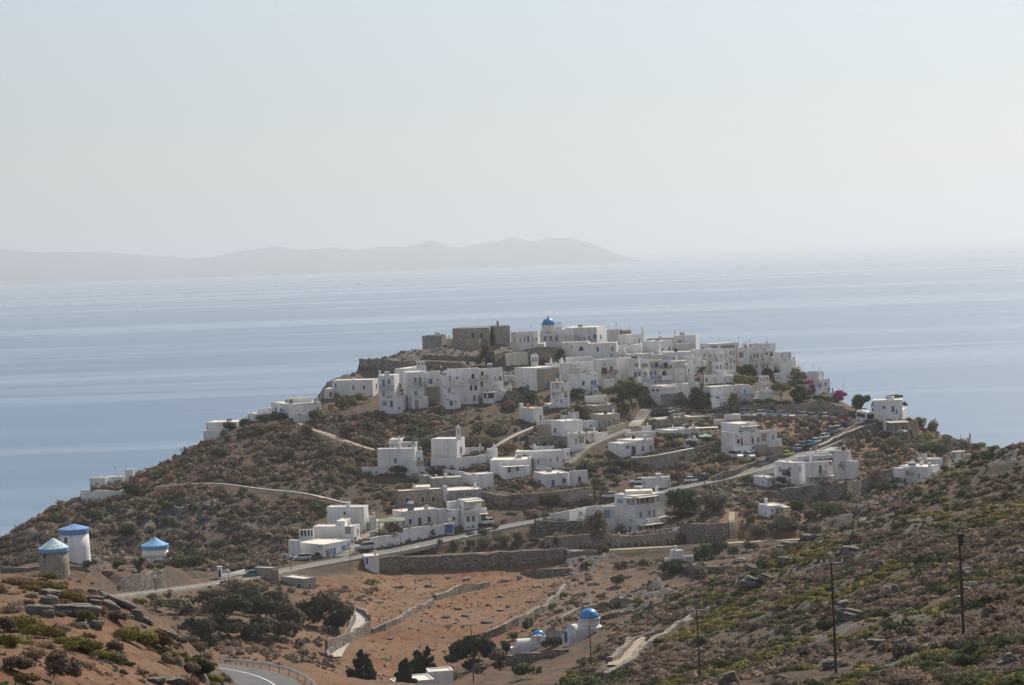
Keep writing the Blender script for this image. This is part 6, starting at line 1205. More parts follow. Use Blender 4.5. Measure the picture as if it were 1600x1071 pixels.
    # round bushes beside the road and on the slopes
    for cr, x, yb, r, ry, kd, lab in [
        ('L',1400,800,78,78,'tamarisk','round brown bush below the road, rightmost of the row'),('L',1235,810,100,75,'tamarisk','large round brown bush below the road, second from the right of the row'),('L',1060,815,105,52,'tamarisk','wide olive bush below the road beside the lamp'),('L',895,840,68,52,'tamarisk','round bush behind the street lamp'),('L',740,820,60,42,'tamarisk','bush left of the street lamp'),('L',590,810,42,30,'tamarisk','small bush near the kerb'),('L',1035,705,70,32,'lentisk_green','dark bush below the parked white car'),('L',1150,650,60,36,'lentisk_green','dark bush right of the parked white car'),('L',905,725,52,28,'tamarisk','bush at the road edge below the blue gate'),('L',1560,800,55,40,'grey_shrub','grey bush at the foot of the long terrace'),
        ('F',1400,300,150,95,'tamarisk','big bush mass right of the chapel, upper'),('F',1260,390,140,75,'tamarisk','big bush mass right of the chapel, lower'),('F',1250,650,110,50,'tamarisk','brown bush below the chapel wall'),('F',715,425,68,70,'tree_green','dense green round tree left of the chapel'),('F',160,555,50,26,'cushion_olive','small bush beside the white terrace corner'),('F',570,740,65,32,'tamarisk','bush under the curved white terrace'),('F',420,680,110,55,'lentisk_green','dark shrubs under the curved white terrace'),
        ('G',350,730,130,65,'rusty_shrub','brown bush between the ruin and the long white house'),('G',360,240,75,42,'rusty_shrub','reddish bush left of the orange tank'),('G',290,480,110,75,'tamarisk','large rounded bush above the stepped footpath'),('G',60,540,90,90,'tamarisk','large olive bush left of the stepped footpath'),('G',1310,1050,95,42,'pine_needles','clipped round green bush, left of two near the bungalow'),('G',1480,1050,75,45,'pine_needles','clipped round green bush, right of two near the bungalow'),('G',1190,930,130,62,'lentisk_green','dark bush mass above the bungalow'),('G',1000,880,70,36,'tamarisk','bush at the foot of the steps'),('G',1440,940,75,50,'lentisk_green','dark bush below the rubble slope'),('G',1050,1060,32,45,'tree_green','climbing plant on the bungalow front'),
        ('H',940,985,50,36,'tamarisk','small bush on the terrace above the white box house'),('H',980,880,55,42,'tamarisk','pale bush under the tan stone wall'),('H',1280,930,48,40,'grey_shrub','grey bush on the orange bank, left'),('H',1430,815,62,45,'tamarisk','round bush on the orange bank beside the white vans'),('H',1435,920,45,38,'tamarisk','round bush at the foot of the orange bank'),('H',390,880,60,50,'cushion_olive','ochre bush left of the outside stair'),('H',300,900,90,70,'lentisk_green','dark shrubs under the rubble slope'),
        ('I',220,820,46,46,'grey_shrub','tall bush on the orange bank above the road'),('I',540,700,80,40,'tamarisk','dark bush in front of the white vans'),('I',1180,330,55,42,'grey_shrub','round bush in the orange bank, leftmost of three'),('I',1270,360,50,46,'grey_shrub','round bush in the orange bank, middle'),('I',1330,400,48,42,'tamarisk','round bush beside the parked white car'),('I',1465,305,36,28,'grey_shrub','small round bush high on the orange bank'),('I',880,515,66,34,'grey_shrub','planter shrub on the tan stone base'),('I',600,910,110,50,'lentisk_green','dark garden shrubs left of the small cottage'),('I',900,870,40,40,'tree_green','low garden shrub beside the cottage'),('I',800,155,60,40,'tree_green','dark shrub against the high terrace wall'),
        ('E',690,890,80,36,'lentisk_green','dark shrub row under the umbrella shaped pine, left'),('E',820,880,80,34,'tree_green','dark shrub row under the umbrella shaped pine, right'),('E',960,895,85,36,'lentisk_green','green shrub on the terrace edge below the bushy tree'),('E',1200,850,80,40,'tree_green','dark shrub left of the seaside magenta mound'),('E',1330,850,80,38,'lentisk_green','climbing shrub on the high terrace wall'),('E',1440,880,75,46,'tree_green','dark shrub below the seaside magenta mound'),('E',580,890,60,30,'grey_shrub','grey shrub above the high terrace wall'),('D',150,1010,80,40,'lentisk_green','dark shrub at the foot of the big pine, left'),('D',430,1000,70,40,'lentisk_green','dark shrub at the foot of the big pine, right'),('D',250,1060,60,30,'grey_shrub','grey shrub below the big pine'),('D',800,1030,60,44,'tree_green','green shrub beside the rubble stone base'),
        ('J',370,520,45,62,'tamarisk','dome shaped brown bush, top left of the cluster'),('J',440,520,40,70,'tamarisk','tall dome shaped brown bush of the cluster'),('J',510,560,55,48,'tamarisk','round grey brown bush in the middle of the cluster'),('J',570,510,60,52,'grey_shrub','round bush at the top of the cluster'),('J',655,590,80,68,'tamarisk','largest round brown bush of the cluster'),('J',700,540,45,65,'tamarisk','round bush at the right of the cluster'),('J',450,690,66,56,'tamarisk','round brown bush above the white stair house'),('J',450,745,60,46,'tamarisk','lowest round brown bush beside the white stair house'),('J',650,620,40,28,'grey_shrub','small bush under the largest round bush'),('J',360,590,50,36,'rusty_shrub','brown bush right of the guest house roof'),('J',580,620,40,70,'grey_shrub','grey upright bush in the cluster'),('J',680,690,50,42,'yellow_green','bright green bush on the orange slope'),('J',565,980,75,60,'tree_green','dark round bush right of the tall corner wall'),('J',1180,790,36,26,'conifer_dark','black green bush beside the flat roofed awning'),('J',910,400,70,60,'tree_green','green shrub on the sea cliff'),('J',1030,450,60,85,'tamarisk','brown shrub headland against the sea'),('J',1310,600,70,55,'tamarisk','shrub mound near the chimney tower'),('J',1430,610,85,50,'yellow_green','light green shrub mound at the shore edge'),('J',950,520,110,40,'yellow_green','green creeping shrub above the thicket'),
        ('U',600,355,45,40,'tamarisk','dome shaped brown bush left of the hut garden'),('U',595,295,45,30,'tamarisk','brown bush beside the hut wall'),('U',640,455,75,60,'tamarisk','wide brown bush below the hut garden'),('U',740,420,45,60,'tamarisk','tall brown bush below the hut'),('U',830,440,90,100,'tamarisk','largest bush below the hut'),('U',900,360,50,55,'grey_shrub','grey bush right of the hut garden'),('U',1010,340,48,55,'tamarisk','dome bush right of the hut'),('U',960,415,40,34,'tamarisk','small dome bush above the dirt track'),('U',1040,415,50,34,'tamarisk','dome bush at the end of the dirt track'),('U',610,260,60,40,'tamarisk','bush behind the hut corner'),('U',1110,300,130,60,'lentisk_green','green thicket right of the hut'),('U',590,545,60,40,'grey_shrub','grey green bush below the dirt track'),('U',1240,195,38,34,'tree_green','green bush below the stone retaining wall'),('U',110,690,120,55,'lentisk_green','dark shrubs under the white field house, left'),('U',230,760,60,70,'tamarisk','tall dome bush under the white field house'),('U',250,680,38,38,'tamarisk','round bush at the right of the white field house'),
        ('M',660,830,85,50,'tree_green','dark dome bush on the dirt track edge'),('M',890,990,50,52,'tamarisk','tan bush in the stony field'),('M',835,1005,32,28,'rusty_shrub','small rust bush in the stony field'),('M',1120,985,65,58,'tamarisk','round olive bush in the stony field'),('M',510,990,60,40,'tree_green','green bush among the stones'),('M',150,330,120,70,'lentisk_green','creeper mass on the bungalow wall'),('M',190,760,35,60,'lentisk_green','hanging creeper on the lower terrace wall'),('M',1500,700,65,40,'tree_green','dark bush at the foot of the villa wall'),
        ('T',880,265,65,48,'tree_green','dark green bush in the stony field'),('T',390,435,42,28,'yellow_green','bright green bush on the field wall'),('T',470,355,38,26,'yellow_green','bright green bush higher on the field wall'),('T',225,560,36,42,'yellow_green','green bush at the wall near the small chapel'),('T',880,430,42,32,'yellow_green','green bush behind the big chapel'),('T',1020,405,45,32,'yellow_green','olive bush behind the big chapel wall'),('T',100,660,45,34,'tree_green','green bush left of the small chapel'),('T',200,950,110,70,'tree_green','dark shrub mass on the near bank'),('T',1480,230,60,60,'tamarisk','tall dome bush in the gully'),('T',1250,190,80,60,'lentisk_green','dark shrub mass in the gully'),
        ('S',1240,590,40,40,'lentisk_green','dark bush on the bushy field wall'),('S',100,250,60,20,'yellow_green','bright green patch at the wall foot'),
        ('A',400,540,120,85,'cushion_olive','green bank under the long white house'),('A',560,470,90,60,'cushion_olive','green bank right of the long white house'),('A',130,620,40,50,'yellow_green','bright green bush beside the white terrace'),('A',420,800,80,60,'grey_shrub','grey bush mass on the brown slope'),('A',600,900,40,32,'grey_shrub','small round bush above the footpath'),('A',1100,810,36,24,'tree_green','dark little bush beside the stone lane'),('A',640,740,70,40,'lentisk_green','dark shrub on the brown slope'),
        ('R',880,230,110,38,'tree_green','dark hedge in front of the seaside house'),('R',560,330,70,60,'tree_green','dark bush left of the seaside house'),('R',740,255,80,42,'tree_green','dark bush between the white house steps'),('R',370,360,75,55,'tree_green','dark bush before the long low house'),('R',1290,260,75,75,'yellow_green','light green bush under the seaside house'),('R',1000,640,80,70,'tamarisk','tall bush on the upper left slope'),('R',1180,440,90,90,'grey_shrub','big grey bush under the footpath bend'),('R',300,640,110,60,'lentisk_green','dark evergreen patch on the left slope'),('R',1490,850,46,42,'tamarisk','round olive bush at the right of the left slope'),('R',1400,620,100,60,'tamarisk','bush mass below the slanting footpath'),
        ('K',540,160,62,60,'tamarisk','dome bush on the brown slope, largest above the white block'),('K',600,300,55,55,'tamarisk','pair of dome bushes above the white block'),('K',700,90,90,60,'tamarisk','bush mass above the ravine'),('K',100,420,48,36,'tamarisk','round bush on the dark slope'),('K',1390,140,55,45,'tamarisk','bush on the ravine edge'),
        ('N',1400,360,140,70,'lentisk_green','dark evergreen patch right of the lone house'),('N',1000,470,110,40,'tamarisk','bush below the lone house terrace'),('N',960,620,150,60,'lentisk_green','dark evergreen belt on the left slope'),('N',1340,820,90,90,'lentisk_green','dark bush under the cliff'),('N',1330,760,90,80,'tamarisk','brown bush on the cliff edge')]:
        hh = ry * 2 if ry < r * 1.2 else ry * 1.7
        P_(cr, 'round_bush', lab, 'bush', x, yb, [(x, yb - hh * .46, r, hh * .5)], kd, .26, 7, trunk=False, dmin=230 if cr in 'TS' else 400)
    # the near shrubs of the left foreground, one by one
    for x, yb, r, ry, kd, lab in [(740,375,78,48,'rusty_shrub','large round brown shrub beside the leaning boulder'),(540,370,62,48,'cushion_olive','olive shrub under the dark ledge'),(400,760,120,130,'dry_twigs','tall dark twiggy shrub at the bottom left'),(130,690,120,70,'rusty_shrub','wide reddish shrub at the bottom left'),(180,755,90,45,'cushion_olive','ochre shrub at the bottom left corner'),(350,180,80,36,'cushion_olive','bright olive cushion on the near ridge'),(300,110,75,30,'cushion_olive','green cushion on the near ridge, left'),(440,250,100,50,'cushion_olive','brown olive cushion beside the ledge'),(1010,540,90,75,'rusty_shrub','rounded russet shrub on the near slope'),(850,520,150,75,'cushion_olive','dark olive cushion on the near slope'),(725,560,60,48,'grey_shrub','grey round shrub on the near slope'),(1070,650,75,55,'dry_twigs','grey twiggy shrub above the bend'),(1205,690,55,45,'dry_twigs','grey round shrub above the bend'),(1270,720,90,90,'lentisk_green','dark green shrub at the road edge'),(380,450,70,45,'dry_twigs','brown twiggy shrub on the olive slope'),(130,420,140,60,'cushion_olive','olive cushion band on the left'),(260,470,150,55,'cushion_olive','olive cushion band in the middle left'),(520,560,150,60,'cushion_olive','olive cushion band near the grey shrub'),(660,610,110,42,'cushion_olive','olive cushion tail on the near slope'),(60,530,90,50,'cushion_olive','dark green cushion at the left edge'),(45,440,60,70,'dry_twigs','brown shrub at the left edge'),(905,705,52,28,'dry_twigs','small grey tuft on the bare soil'),(770,705,32,24,'grey_shrub','tiny round shrub on the bare soil'),(565,480,45,24,'rusty_shrub','small rust shrub on the near slope'),(1130,510,50,32,'dry_twigs','small grey shrub by the rock'),(1400,760,60,45,'dry_twigs','twiggy shrub at the road edge')]:
        P_('Q', 'near_shrub', lab, 'shrub', x, yb, [(x - r * .25, yb - ry * .9, r * .75, ry * .9), (x + r * .4, yb - ry * .7, r * .55, ry * .7)], kd, .058, 9, trunk=False, dmin=70)
# ------------------------------------------------------------------ mills, chapels, vehicles, poles, people, rocks
def mill(cr, label, x0, x1, yb, ytop, apex, rim, twr, cap, capm, band=None, win=None, sides=14, concave=0.0, pole=None):
    xc = (x0 + x1) / 2; p = hit(*cv(cr, xc, yb), 380); s = m_per(cr, p[1]); r = (x1 - x0) / 2 * s; p = at(*cv(cr, xc, yb), p[1] + r * .6); z = lambda y: at(*cv(cr, xc, y), p[1])[2] - p[2]
    t = thing('windmill', label, 'windmill', p, 0, 'old windmills'); mb = MB(); zt = z(ytop); mb.lathe((0, 0, 0), [(r * 1.06, -2.5), (r * 1.04, 0), (r * 1.0, zt * .5), (r * .955, zt)], 40); o = mb.build('tower', twr, t); o.matrix_parent_inverse = Matrix(); 
    for q in o.data.polygons: q.use_smooth = len(q.vertices) == 4
    zr = z(rim); za = z(apex); pr = [(r * 1.0, zt - .05)]
    for u in np.linspace(0, 1, 7): pr.append((r * 1.03 * (1 - u) ** (1 + concave) + .02, zr + (za - zr) * u))
    mb = MB(); mb.lathe((0, 0, 0), pr, sides); o = mb.build('cap', capm, t); o.matrix_parent_inverse = Matrix()
    for a in range(sides):                                 # seams of the boards
        pass
    if band:
        mb = MB(); mb.lathe((0, 0, 0), [(r * .99, zt - .12), (r * 1.05, zt - .12), (r * 1.06, zr + .06), (r * .99, zr + .1)], sides); o = mb.build('rim', band, t); o.matrix_parent_inverse = Matrix()
    if win:
        a, y0, b, y1 = win; u = ((a + b) / 2 - xc) / ((x1 - x0) / 2); th = math.asin(u); mb = MB(); hw = (b - a) / 2 * s; nn = (math.sin(th), -math.cos(th)); ex = (math.cos(th), math.sin(th)); rr = r * .97
        mb.obox((nn[0] * rr, nn[1] * rr, 0), ex, nn, -hw, hw, -.4, .06, z(y1), z(y0)); mb.obox((nn[0] * rr, nn[1] * rr, 0), ex, nn, -hw + .1, hw - .1, .06, .09, z(y1) + .1, z(y0) - .1, 1); o = mb.build('window', ['n', 'd'], t); o.matrix_parent_inverse = Matrix()
    if pole:
        x, y = pole; mb = MB(); q = at(*cv(cr, x, y), p[1]) - p; mb.tube([(-r * .5, 0, z(y)), tuple(q)], .07, 5); o = mb.build('sail_axle', 'k', t); o.matrix_parent_inverse = Matrix()
    return t
def worn(nt, b):
    p = geo_pos(nt); mp = N(nt, 'Mapping'); mp.inputs['Scale'].default_value = (2.2, 2.2, .5); nt.links.new(p, mp.inputs[0])
    nt.links.new(ramp(nt, noise(nt, 1.1, 5, .65, mp.outputs[0]), [(.38, (.10, .32, .46)), (.5, (.45, .55, .56)), (.66, (.62, .61, .55))]), b.inputs['Base Color'])
M['worn_cap'] = mat('worn_blue_cap', (.5, .55, .55), .7, worn)
M['mill_blue'] = mat('mill_cap_blue', (.13, .25, .48), .7, speckle((.09, .20, .43), (.20, .32, .52), 1.2))
M['sky_cap'] = mat('sky_blue_cap', (.14, .34, .56), .65, speckle((.11, .30, .52), (.21, .41, .60), 1.4))
mill('O','bare stone windmill with a weathered pale conical cap and blue rim',152,460,742,470,335,440,'house_stone','cap','worn_cap','sky_cap',(220,485,248,535),14,0,(70,418))
mill('O','tall white windmill with a faded blue cap and brown window',365,675,592,290,192,238,'white','cap','mill_blue',None,(438,315,470,372),12,.0)
mill('O','short white windmill with a bright sky blue tent shaped cap',1216,1494,590,438,320,410,'white','cap','sky_cap','sky_cap',None,16,.35)
def chapel(label, cr, x, yb, rot, L, W, H, dome, drum, bel=None, dmin=300, apse=True):
    p = hit(*cv(cr, x, yb), dmin); s = m_per(cr, p[1]); t = thing('domed_chapel', label, 'chapel', p, rot, 'blue domed chapels'); mb = MB(); n = 12
    pr = [(-W / 2, -2.0), (W / 2, -2.0), (W / 2, H)] + [(W / 2 * math.cos(a), H + W / 2 * .9 * math.sin(a)) for a in np.linspace(0, math.pi, n)[1:-1]] + [(-W / 2, H)]
    vs = [(-L / 2, a, b) for a, b in pr] + [(L / 2, a, b) for a, b in pr]; m = len(pr); mb.add(vs, [(i, (i + 1) % m, m + (i + 1) % m, m + i)[::-1] for i in range(m)] + [tuple(range(m)), tuple(range(2 * m - 1, m - 1, -1))])
    mb.box(-L / 2 - 1.2, -L / 2 + .1, -W * .32, W * .32, -2, H * .75); o = mb.build('nave', 'white'); o.parent = t
    r, zd, x0 = drum; mb = MB(); mb.lathe((x0, 0, 0), [(r * 1.25, -2), (r * 1.25, H + .4), (r, H + .7), (r, zd), (r * 1.12, zd), (r * 1.12, zd + .12)], 28); o = mb.build('drum', 'white'); o.parent = t
    mb = MB(); mb.lathe((x0, 0, zd + .12), [(r * 1.02 * math.cos(a), dome * math.sin(a)) for a in np.linspace(0, 1.5, 10)], 28); o = mb.build('dome', 'dome', smooth=True); o.parent = t
    mb = MB(); zt = zd + dome; mb.box(x0 - .04, x0 + .04, -.04, .04, zt - .1, zt + .8); mb.box(x0 - .22, x0 + .22, -.03, .03, zt + .45, zt + .53); o = mb.build('cross', 'w'); o.parent = t
    mb = MB(); mb.box(-L / 2 - 1.24, -L / 2 - 1.18, -.45, .45, 0, 1.8); o = mb.build('door', 'b'); o.parent = t
    if bel: o = belfry(np.array(bel[:3]), bel[3], bel[4], 1, 'w', None, .55); o.parent = t
    return t
chapel('white chapel with a large glossy blue dome on the hillside','T',610,655,math.radians(38),4.8,2.8,1.6,1.6,(1.72,3.4,1.75))
chapel('small white chapel with a small blue dome and belfry beside the pines','T',225,745,math.radians(8),4.6,2.4,1.3,1.05,(1.12,2.6,1.7),(1.4,-1.35,1.0,1.35,2.4))
# ---- vehicles
def loft(mb, secs, mi=0):
    """skin through cross-sections, each a list of points"""
    n = len(secs[0]); vs = [p for s in secs for p in s]
    mb.add(vs, [(i * n + k, i * n + (k + 1) % n, (i + 1) * n + (k + 1) % n, (i + 1) * n + k) for i in range(len(secs) - 1) for k in range(n)] + [tuple(range(n - 1, -1, -1)), tuple((len(secs) - 1) * n + k for k in range(n))], mi)
def make_car(name, L, W, H, prof, glass, lab):
    t = thing(name, lab, 'car', (0, 0, 0)); mb = MB()
    def sec(x, zb, zt, w, top): return [(x, -w / 2, zb), (x, w / 2, zb), (x, w / 2 * 1.0, zb + (zt - zb) * .6), (x, w / 2 * top, zt), (x, -w / 2 * top, zt), (x, -w / 2, zb + (zt - zb) * .6)]
    loft(mb, [sec(x * L, .22 + q, z, W * w, tp) for x, q, z, w, tp in prof]); b = mb.build('body', 'car_paint'); b.parent = t
    mb = MB(); loft(mb, [sec(x * L, zb, z, W * w, tp) for x, zb, z, w, tp in glass]); g = mb.build('windows', 'glass'); g.parent = t
    mb = MB(); x0, x1 = glass[1][0] * L, glass[2][0] * L; z = glass[1][2]; mb.box(x0 - .05, x1 + .05, -W * .37, W * .37, z + .004, z + .05); r = mb.build('car_roof', 'car_paint'); r.parent = t
    for sx in (-.31, .32):
        for sy in (-1, 1):
            mb = MB(); c = (sx * L, sy * W * .46); n = 14; vs = []
            for y in (c[1] - .1, c[1] + .1): vs += [(c[0] + .32 * math.cos(k * 2 * math.pi / n), y, .32 + .32 * math.sin(k * 2 * math.pi / n)) for k in range(n)]
            mb.add(vs, [(k, (k + 1) % n, n + (k + 1) % n, n + k) for k in range(n)] + [tuple(range(n)), tuple(range(2 * n - 1, n - 1, -1))])
            yy = c[1] + sy * .105; mb.add([(c[0] + .19 * math.cos(k * .7854), yy, .32 + .19 * math.sin(k * .7854)) for k in range(8)], [tuple(range(8))], 1); o = mb.build('wheel', ['black', 'metal']); o.parent = t
    for sy in (-1, 1):
        mb = MB(); mb.box(L * .485, L * .503, sy * W * .36 - .16, sy * W * .36 + .16, .58, .74); o = mb.build('headlight', 'w'); o.parent = t
    return t
M['car_paint'] = mat('car_paint', (.5, .5, .5), .25)
CARPAINT = {}
def car_paint(k, c):
    m = mat('car_paint_' + k, c, .28); m.node_tree.nodes['Principled BSDF'].inputs['Coat Weight'].default_value = .5; CARPAINT[k] = m
for k, c in dict(white=(.75, .75, .74), silver=(.48, .49, .50), grey=(.20, .21, .22), dark=(.035, .037, .042), navy=(.035, .05, .10), blue=(.09, .22, .42), lightblue=(.30, .48, .60), yellow=(.58, .62, .08), red=(.32, .03, .035), maroon=(.20, .07, .07), green=(.05, .20, .15)).items(): car_paint(k, c)
hatch = make_car('parked_car', 4.1, 1.72, 1.5, [(-.5, .2, .75, .86, .9), (-.46, 0, .92, .97, .92), (-.2, 0, .93, 1, .93), (.2, 0, .92, 1, .92), (.42, 0, .8, .95, .9), (.5, .15, .66, .84, .9)], [(-.47, .88, .95, .88, .95), (-.38, .85, 1.44, .9, .84), (.06, .85, 1.45, .92, .84), (.26, .85, .93, .92, .95)], 'car')
suv = make_car('parked_car', 4.6, 1.85, 1.75, [(-.5, .22, 1.0, .88, .92), (-.47, 0, 1.08, .97, .94), (-.2, 0, 1.08, 1, .94), (.22, 0, 1.06, 1, .94), (.43, 0, .98, .96, .92), (.5, .18, .8, .86, .92)], [(-.49, 1.0, 1.1, .9, .95), (-.44, 1.0, 1.68, .92, .87), (.05, 1.0, 1.7, .92, .87), (.23, 1.0, 1.08, .92, .95)], 'car')
van = make_car('parked_van', 5.0, 1.95, 2.1, [(-.5, .1, 1.2, .95, .97), (-.49, 0, 1.25, .98, .97), (-.1, 0, 1.25, 1, .97), (.25, 0, 1.2, 1, .95), (.42, 0, 1.0, .96, .92), (.5, .15, .8, .88, .92)], [(-.495, 1.2, 1.25, .95, .97), (-.48, 1.2, 2.0, .96, .9), (.14, 1.2, 2.05, .95, .9), (.3, 1.15, 1.22, .94, .95)], 'van')
def road_dir(p):
    best = None
    for k in ('road', 'parking_terrace', 'track'):
        L = ROADLINE[k]; d = np.hypot(L[:, 0] - p[0], L[:, 1] - p[1]); i = int(np.argmin(d)); a = L[max(i - 2, 0)]; b = L[min(i + 2, len(L) - 1)]
        if best is None or d[i] < best[0]: best = (d[i], math.atan2(b[1] - a[1], b[0] - a[0]), k, L[i])
    return best
def put_car(cr, x, yb, color, label, kind='hatch', rot=None, group=None, dmin=430, dd=1.2):
    p = hit(*cv(cr, x, yb), dmin); q = at(*cv(cr, x, yb), p[1] + dd); z = hgt(q[0], q[1])[0]; rd = road_dir(q)
    if rd[0] < 6: z = max(z, rd[3][2] - .03) + .09
    src = dict(hatch=hatch, suv=suv, van=van)[kind]; c = copy_tree(src); c.location = (q[0], q[1], z); c.rotation_euler = (0, 0, rd[1] + math.pi if rot is None else math.radians(rot))
    c['label'] = label; c['category'] = 'van' if kind == 'van' else 'car'
    if group: c['group'] = group
    for ch in c.children:
        if ch.name.split('.')[0] in ('body', 'car_roof'): ch.material_slots[0].link = 'OBJECT'; ch.material_slots[0].material = CARPAINT[color]
    return c
def cars():
    g = 'cars parked along the sloping road'
    for x, y, c, l, k in [(1010,632,'yellow','yellow car, lowest of the row parked up the sloping road','hatch'),(1072,602,'navy','dark blue car parked right behind the yellow car','hatch'),(1125,575,'white','white car parked third from the bottom of the row','hatch'),(1185,548,'grey','grey car parked between a white and a blue car','hatch'),(1245,522,'blue','blue car parked in the middle of the row','hatch'),(1308,492,'white','white car parked just above the blue car','hatch'),(1392,446,'white','white car parked beside the lamp post on the road','hatch'),(1437,412,'silver','silver car parked behind the white car by the lamp post','hatch'),(1478,392,'grey','grey van parked below the silver off-roader','van'),(1535,370,'silver','large silver off-roader near the top of the row','suv')]:
        put_car('I', x, y, c, l, k, None, g)
    put_car('J',240,392,'navy','dark blue car near the top of the road','hatch',None,g); put_car('J',278,368,'grey','grey car at the top of the sloping road','hatch',None,g)
    put_car('I',745,735,'grey','dark grey saloon parked at the bend below the red shutters','hatch'); put_car('I',840,702,'navy','dark blue saloon parked behind the dark grey one','hatch')
    put_car('I',140,878,'dark','black car parked on the verge behind a white hatchback','hatch'); put_car('I',15,905,'white','white hatchback parked on the verge','hatch')
    put_car('J',222,322,'red','red car at the road junction beside the car park wall','hatch',10); put_car('J',365,302,'white','white car beside the big bus','hatch',60); put_car('J',410,388,'dark','dark green car below the bus at the outer wall','suv',200)
    g = 'cars in the upper car park'
    for cr, x, y, c, l, k, r in [('E',190,985,'maroon','maroon car at the left end of the upper car park','hatch',10),('E',315,992,'dark','black car under the yellow green tree','suv',5),('E',575,1000,'grey','dark car alone behind the parapet','suv',5),('E',760,1010,'white','white jeep like car behind the parapet','suv',0),('E',848,1016,'lightblue','light blue car beside the white jeep','hatch',0),('E',955,1018,'silver','silver grey car right of the light blue one','hatch',20),('E',1128,1012,'blue','pale blue car left of the white hatchback on the terrace','hatch',70),('E',1190,1016,'white','white hatchback on the upper terrace','hatch',15),('E',1278,1020,'silver','silver car fourth from the right on the upper terrace','hatch',10),('E',1336,1018,'grey','grey car squeezed between silver and white','hatch',80),('E',1394,1022,'white','white car last in the upper terrace row','hatch',85),('H',735,348,'dark','black car left of the group at the top of the steps','suv',8),('H',810,338,'navy','dark blue car second at the top of the steps','hatch',60),('H',858,322,'white','white car in the back of the group above the steps','hatch',70),('H',935,340,'silver','silver hatchback in front of the group above the steps','hatch',20),('H',955,308,'silver','silver car behind the hatchback above the steps','hatch',20)]:
        put_car(cr, x, y, c, l, k, r, g, 480)
    put_car('K',215,975,'silver','silver car before the round stone arches','hatch',190); put_car('K',868,895,'silver','silver off-roader parked at the foot of the stepped lane','suv',200); put_car('L',1062,625,'white','white car parked beside the green shuttered house','hatch',185)
    put_car('M',750,300,'silver','silver car parked left of the three storey villa','hatch',190); put_car('M',1045,118,'white','silver white car left of the plain box house','hatch',175); put_car('I',470,655,'white','white panel van with a rounded back','van',-65); put_car('I',612,655,'white','white pickup truck in front of the red shutters','suv',-75); put_car('P',850,335,'green','green car next to the stone shelter','hatch',190, dmin=380)
    for s in (hatch, suv, van):
        for c in list(s.children): bpy.data.objects.remove(c)
        bpy.data.objects.remove(s)
def bus():
    p = hit(*cv('J', 462, 352), 480); s = thing('coach', 'white coach with a dark windscreen turning at the top of the road', 'bus', at(*cv('J', 462, 352), p[1] + .8), math.radians(-80)); L, W, H = 9.5, 2.5, 3.3; mb = MB()
    secs = []
    for x, z0, z1, w_ in [(-L, .5, 3.0, .92), (-L + .3, .35, 3.25, 1), (-1, .35, H, 1), (-.25, .35, H - .1, .99), (0, .45, H - .5, .94)]: secs.append([(x, -W / 2 * w_, z0), (x, W / 2 * w_, z0), (x, W / 2 * w_, z1 - .25), (x, W / 2 * w_ * .86, z1), (x, -W / 2 * w_ * .86, z1), (x, -W / 2 * w_, z1 - .25)])
    loft(mb, secs); o = mb.build('body', 'w'); o.parent = s
    mb = MB(); mb.box(-.22, .05, -W / 2 * .9, W / 2 * .9, 1.25, 2.75); o = mb.build('windscreen', 'glass'); o.parent = s
    for sy in (-1, 1):
        mb = MB(); mb.box(-L + .8, -1.2, sy * (W / 2 - .02), sy * (W / 2 + .015), 1.5, 2.6); o = mb.build('side_windows', 'glass'); o.parent = s
        mb = MB(); mb.box(-.02, .05, sy * .85 - .22, sy * .85 + .22, .75, .95); o = mb.build('headlight', 'k'); o.parent = s
        for x in (-1.9, -L + 2.2):
            mb = MB(); n = 14; y = sy * (W / 2 - .15); vs = []
            for yy in (y - .16, y + .16): vs += [(x + .48 * math.cos(k * 2 * math.pi / n), yy, .48 + .48 * math.sin(k * 2 * math.pi / n)) for k in range(n)]
            mb.add(vs, [(k, (k + 1) % n, n + (k + 1) % n, n + k) for k in range(n)] + [tuple(range(n)), tuple(range(2 * n - 1, n - 1, -1))]); o = mb.build('wheel', 'black'); o.parent = s
    mb = MB(); mb.box(-7, -5, -.7, .7, H - .05, H + .2); o = mb.build('roof_unit', 'w'); o.parent = s
def scooter(cr, x, y, rot, lab):
    p = hit(*cv(cr, x, y), 430); t = thing('scooter', lab, 'scooter', at(*cv(cr, x, y), p[1] + .3), math.radians(rot), 'scooters at the roadside')
    for sx in (-.6, .6):
        mb = MB(); n = 12; vs = []
        for yy in (-.05, .05): vs += [(sx + .26 * math.cos(k * 2 * math.pi / n), yy, .26 + .26 * math.sin(k * 2 * math.pi / n)) for k in range(n)]
        mb.add(vs, [(k, (k + 1) % n, n + (k + 1) % n, n + k) for k in range(n)] + [tuple(range(n)), tuple(range(2 * n - 1, n - 1, -1))]); o = mb.build('wheel', 'black'); o.parent = t
    mb = MB(); loft(mb, [[(x_, -w_, z0), (x_, w_, z0), (x_, w_ * .8, z1), (x_, -w_ * .8, z1)] for x_, z0, z1, w_ in [(-.8, .5, .7, .12), (-.5, .35, .8, .18), (-.05, .3, .78, .17), (.1, .25, .36, .16), (.4, .28, .4, .16), (.5, .35, 1.0, .17), (.58, .6, 1.0, .1)]]); o = mb.build('body', 'navy_metal'); o.parent = t
    mb = MB(); mb.box(-.7, -.05, -.14, .14, .8, .9); o = mb.build('seat', 'black'); o.parent = t
    mb = MB(); mb.tube([(.6, 0, .3), (.45, 0, 1.05)], .03, 5); mb.tube([(.45, -.3, 1.08), (.45, .3, 1.08)], .025, 5); o = mb.build('handlebar', 'black'); o.parent = t
M['navy_metal'] = mat('navy_metal', (.04, .08, .18), .3)
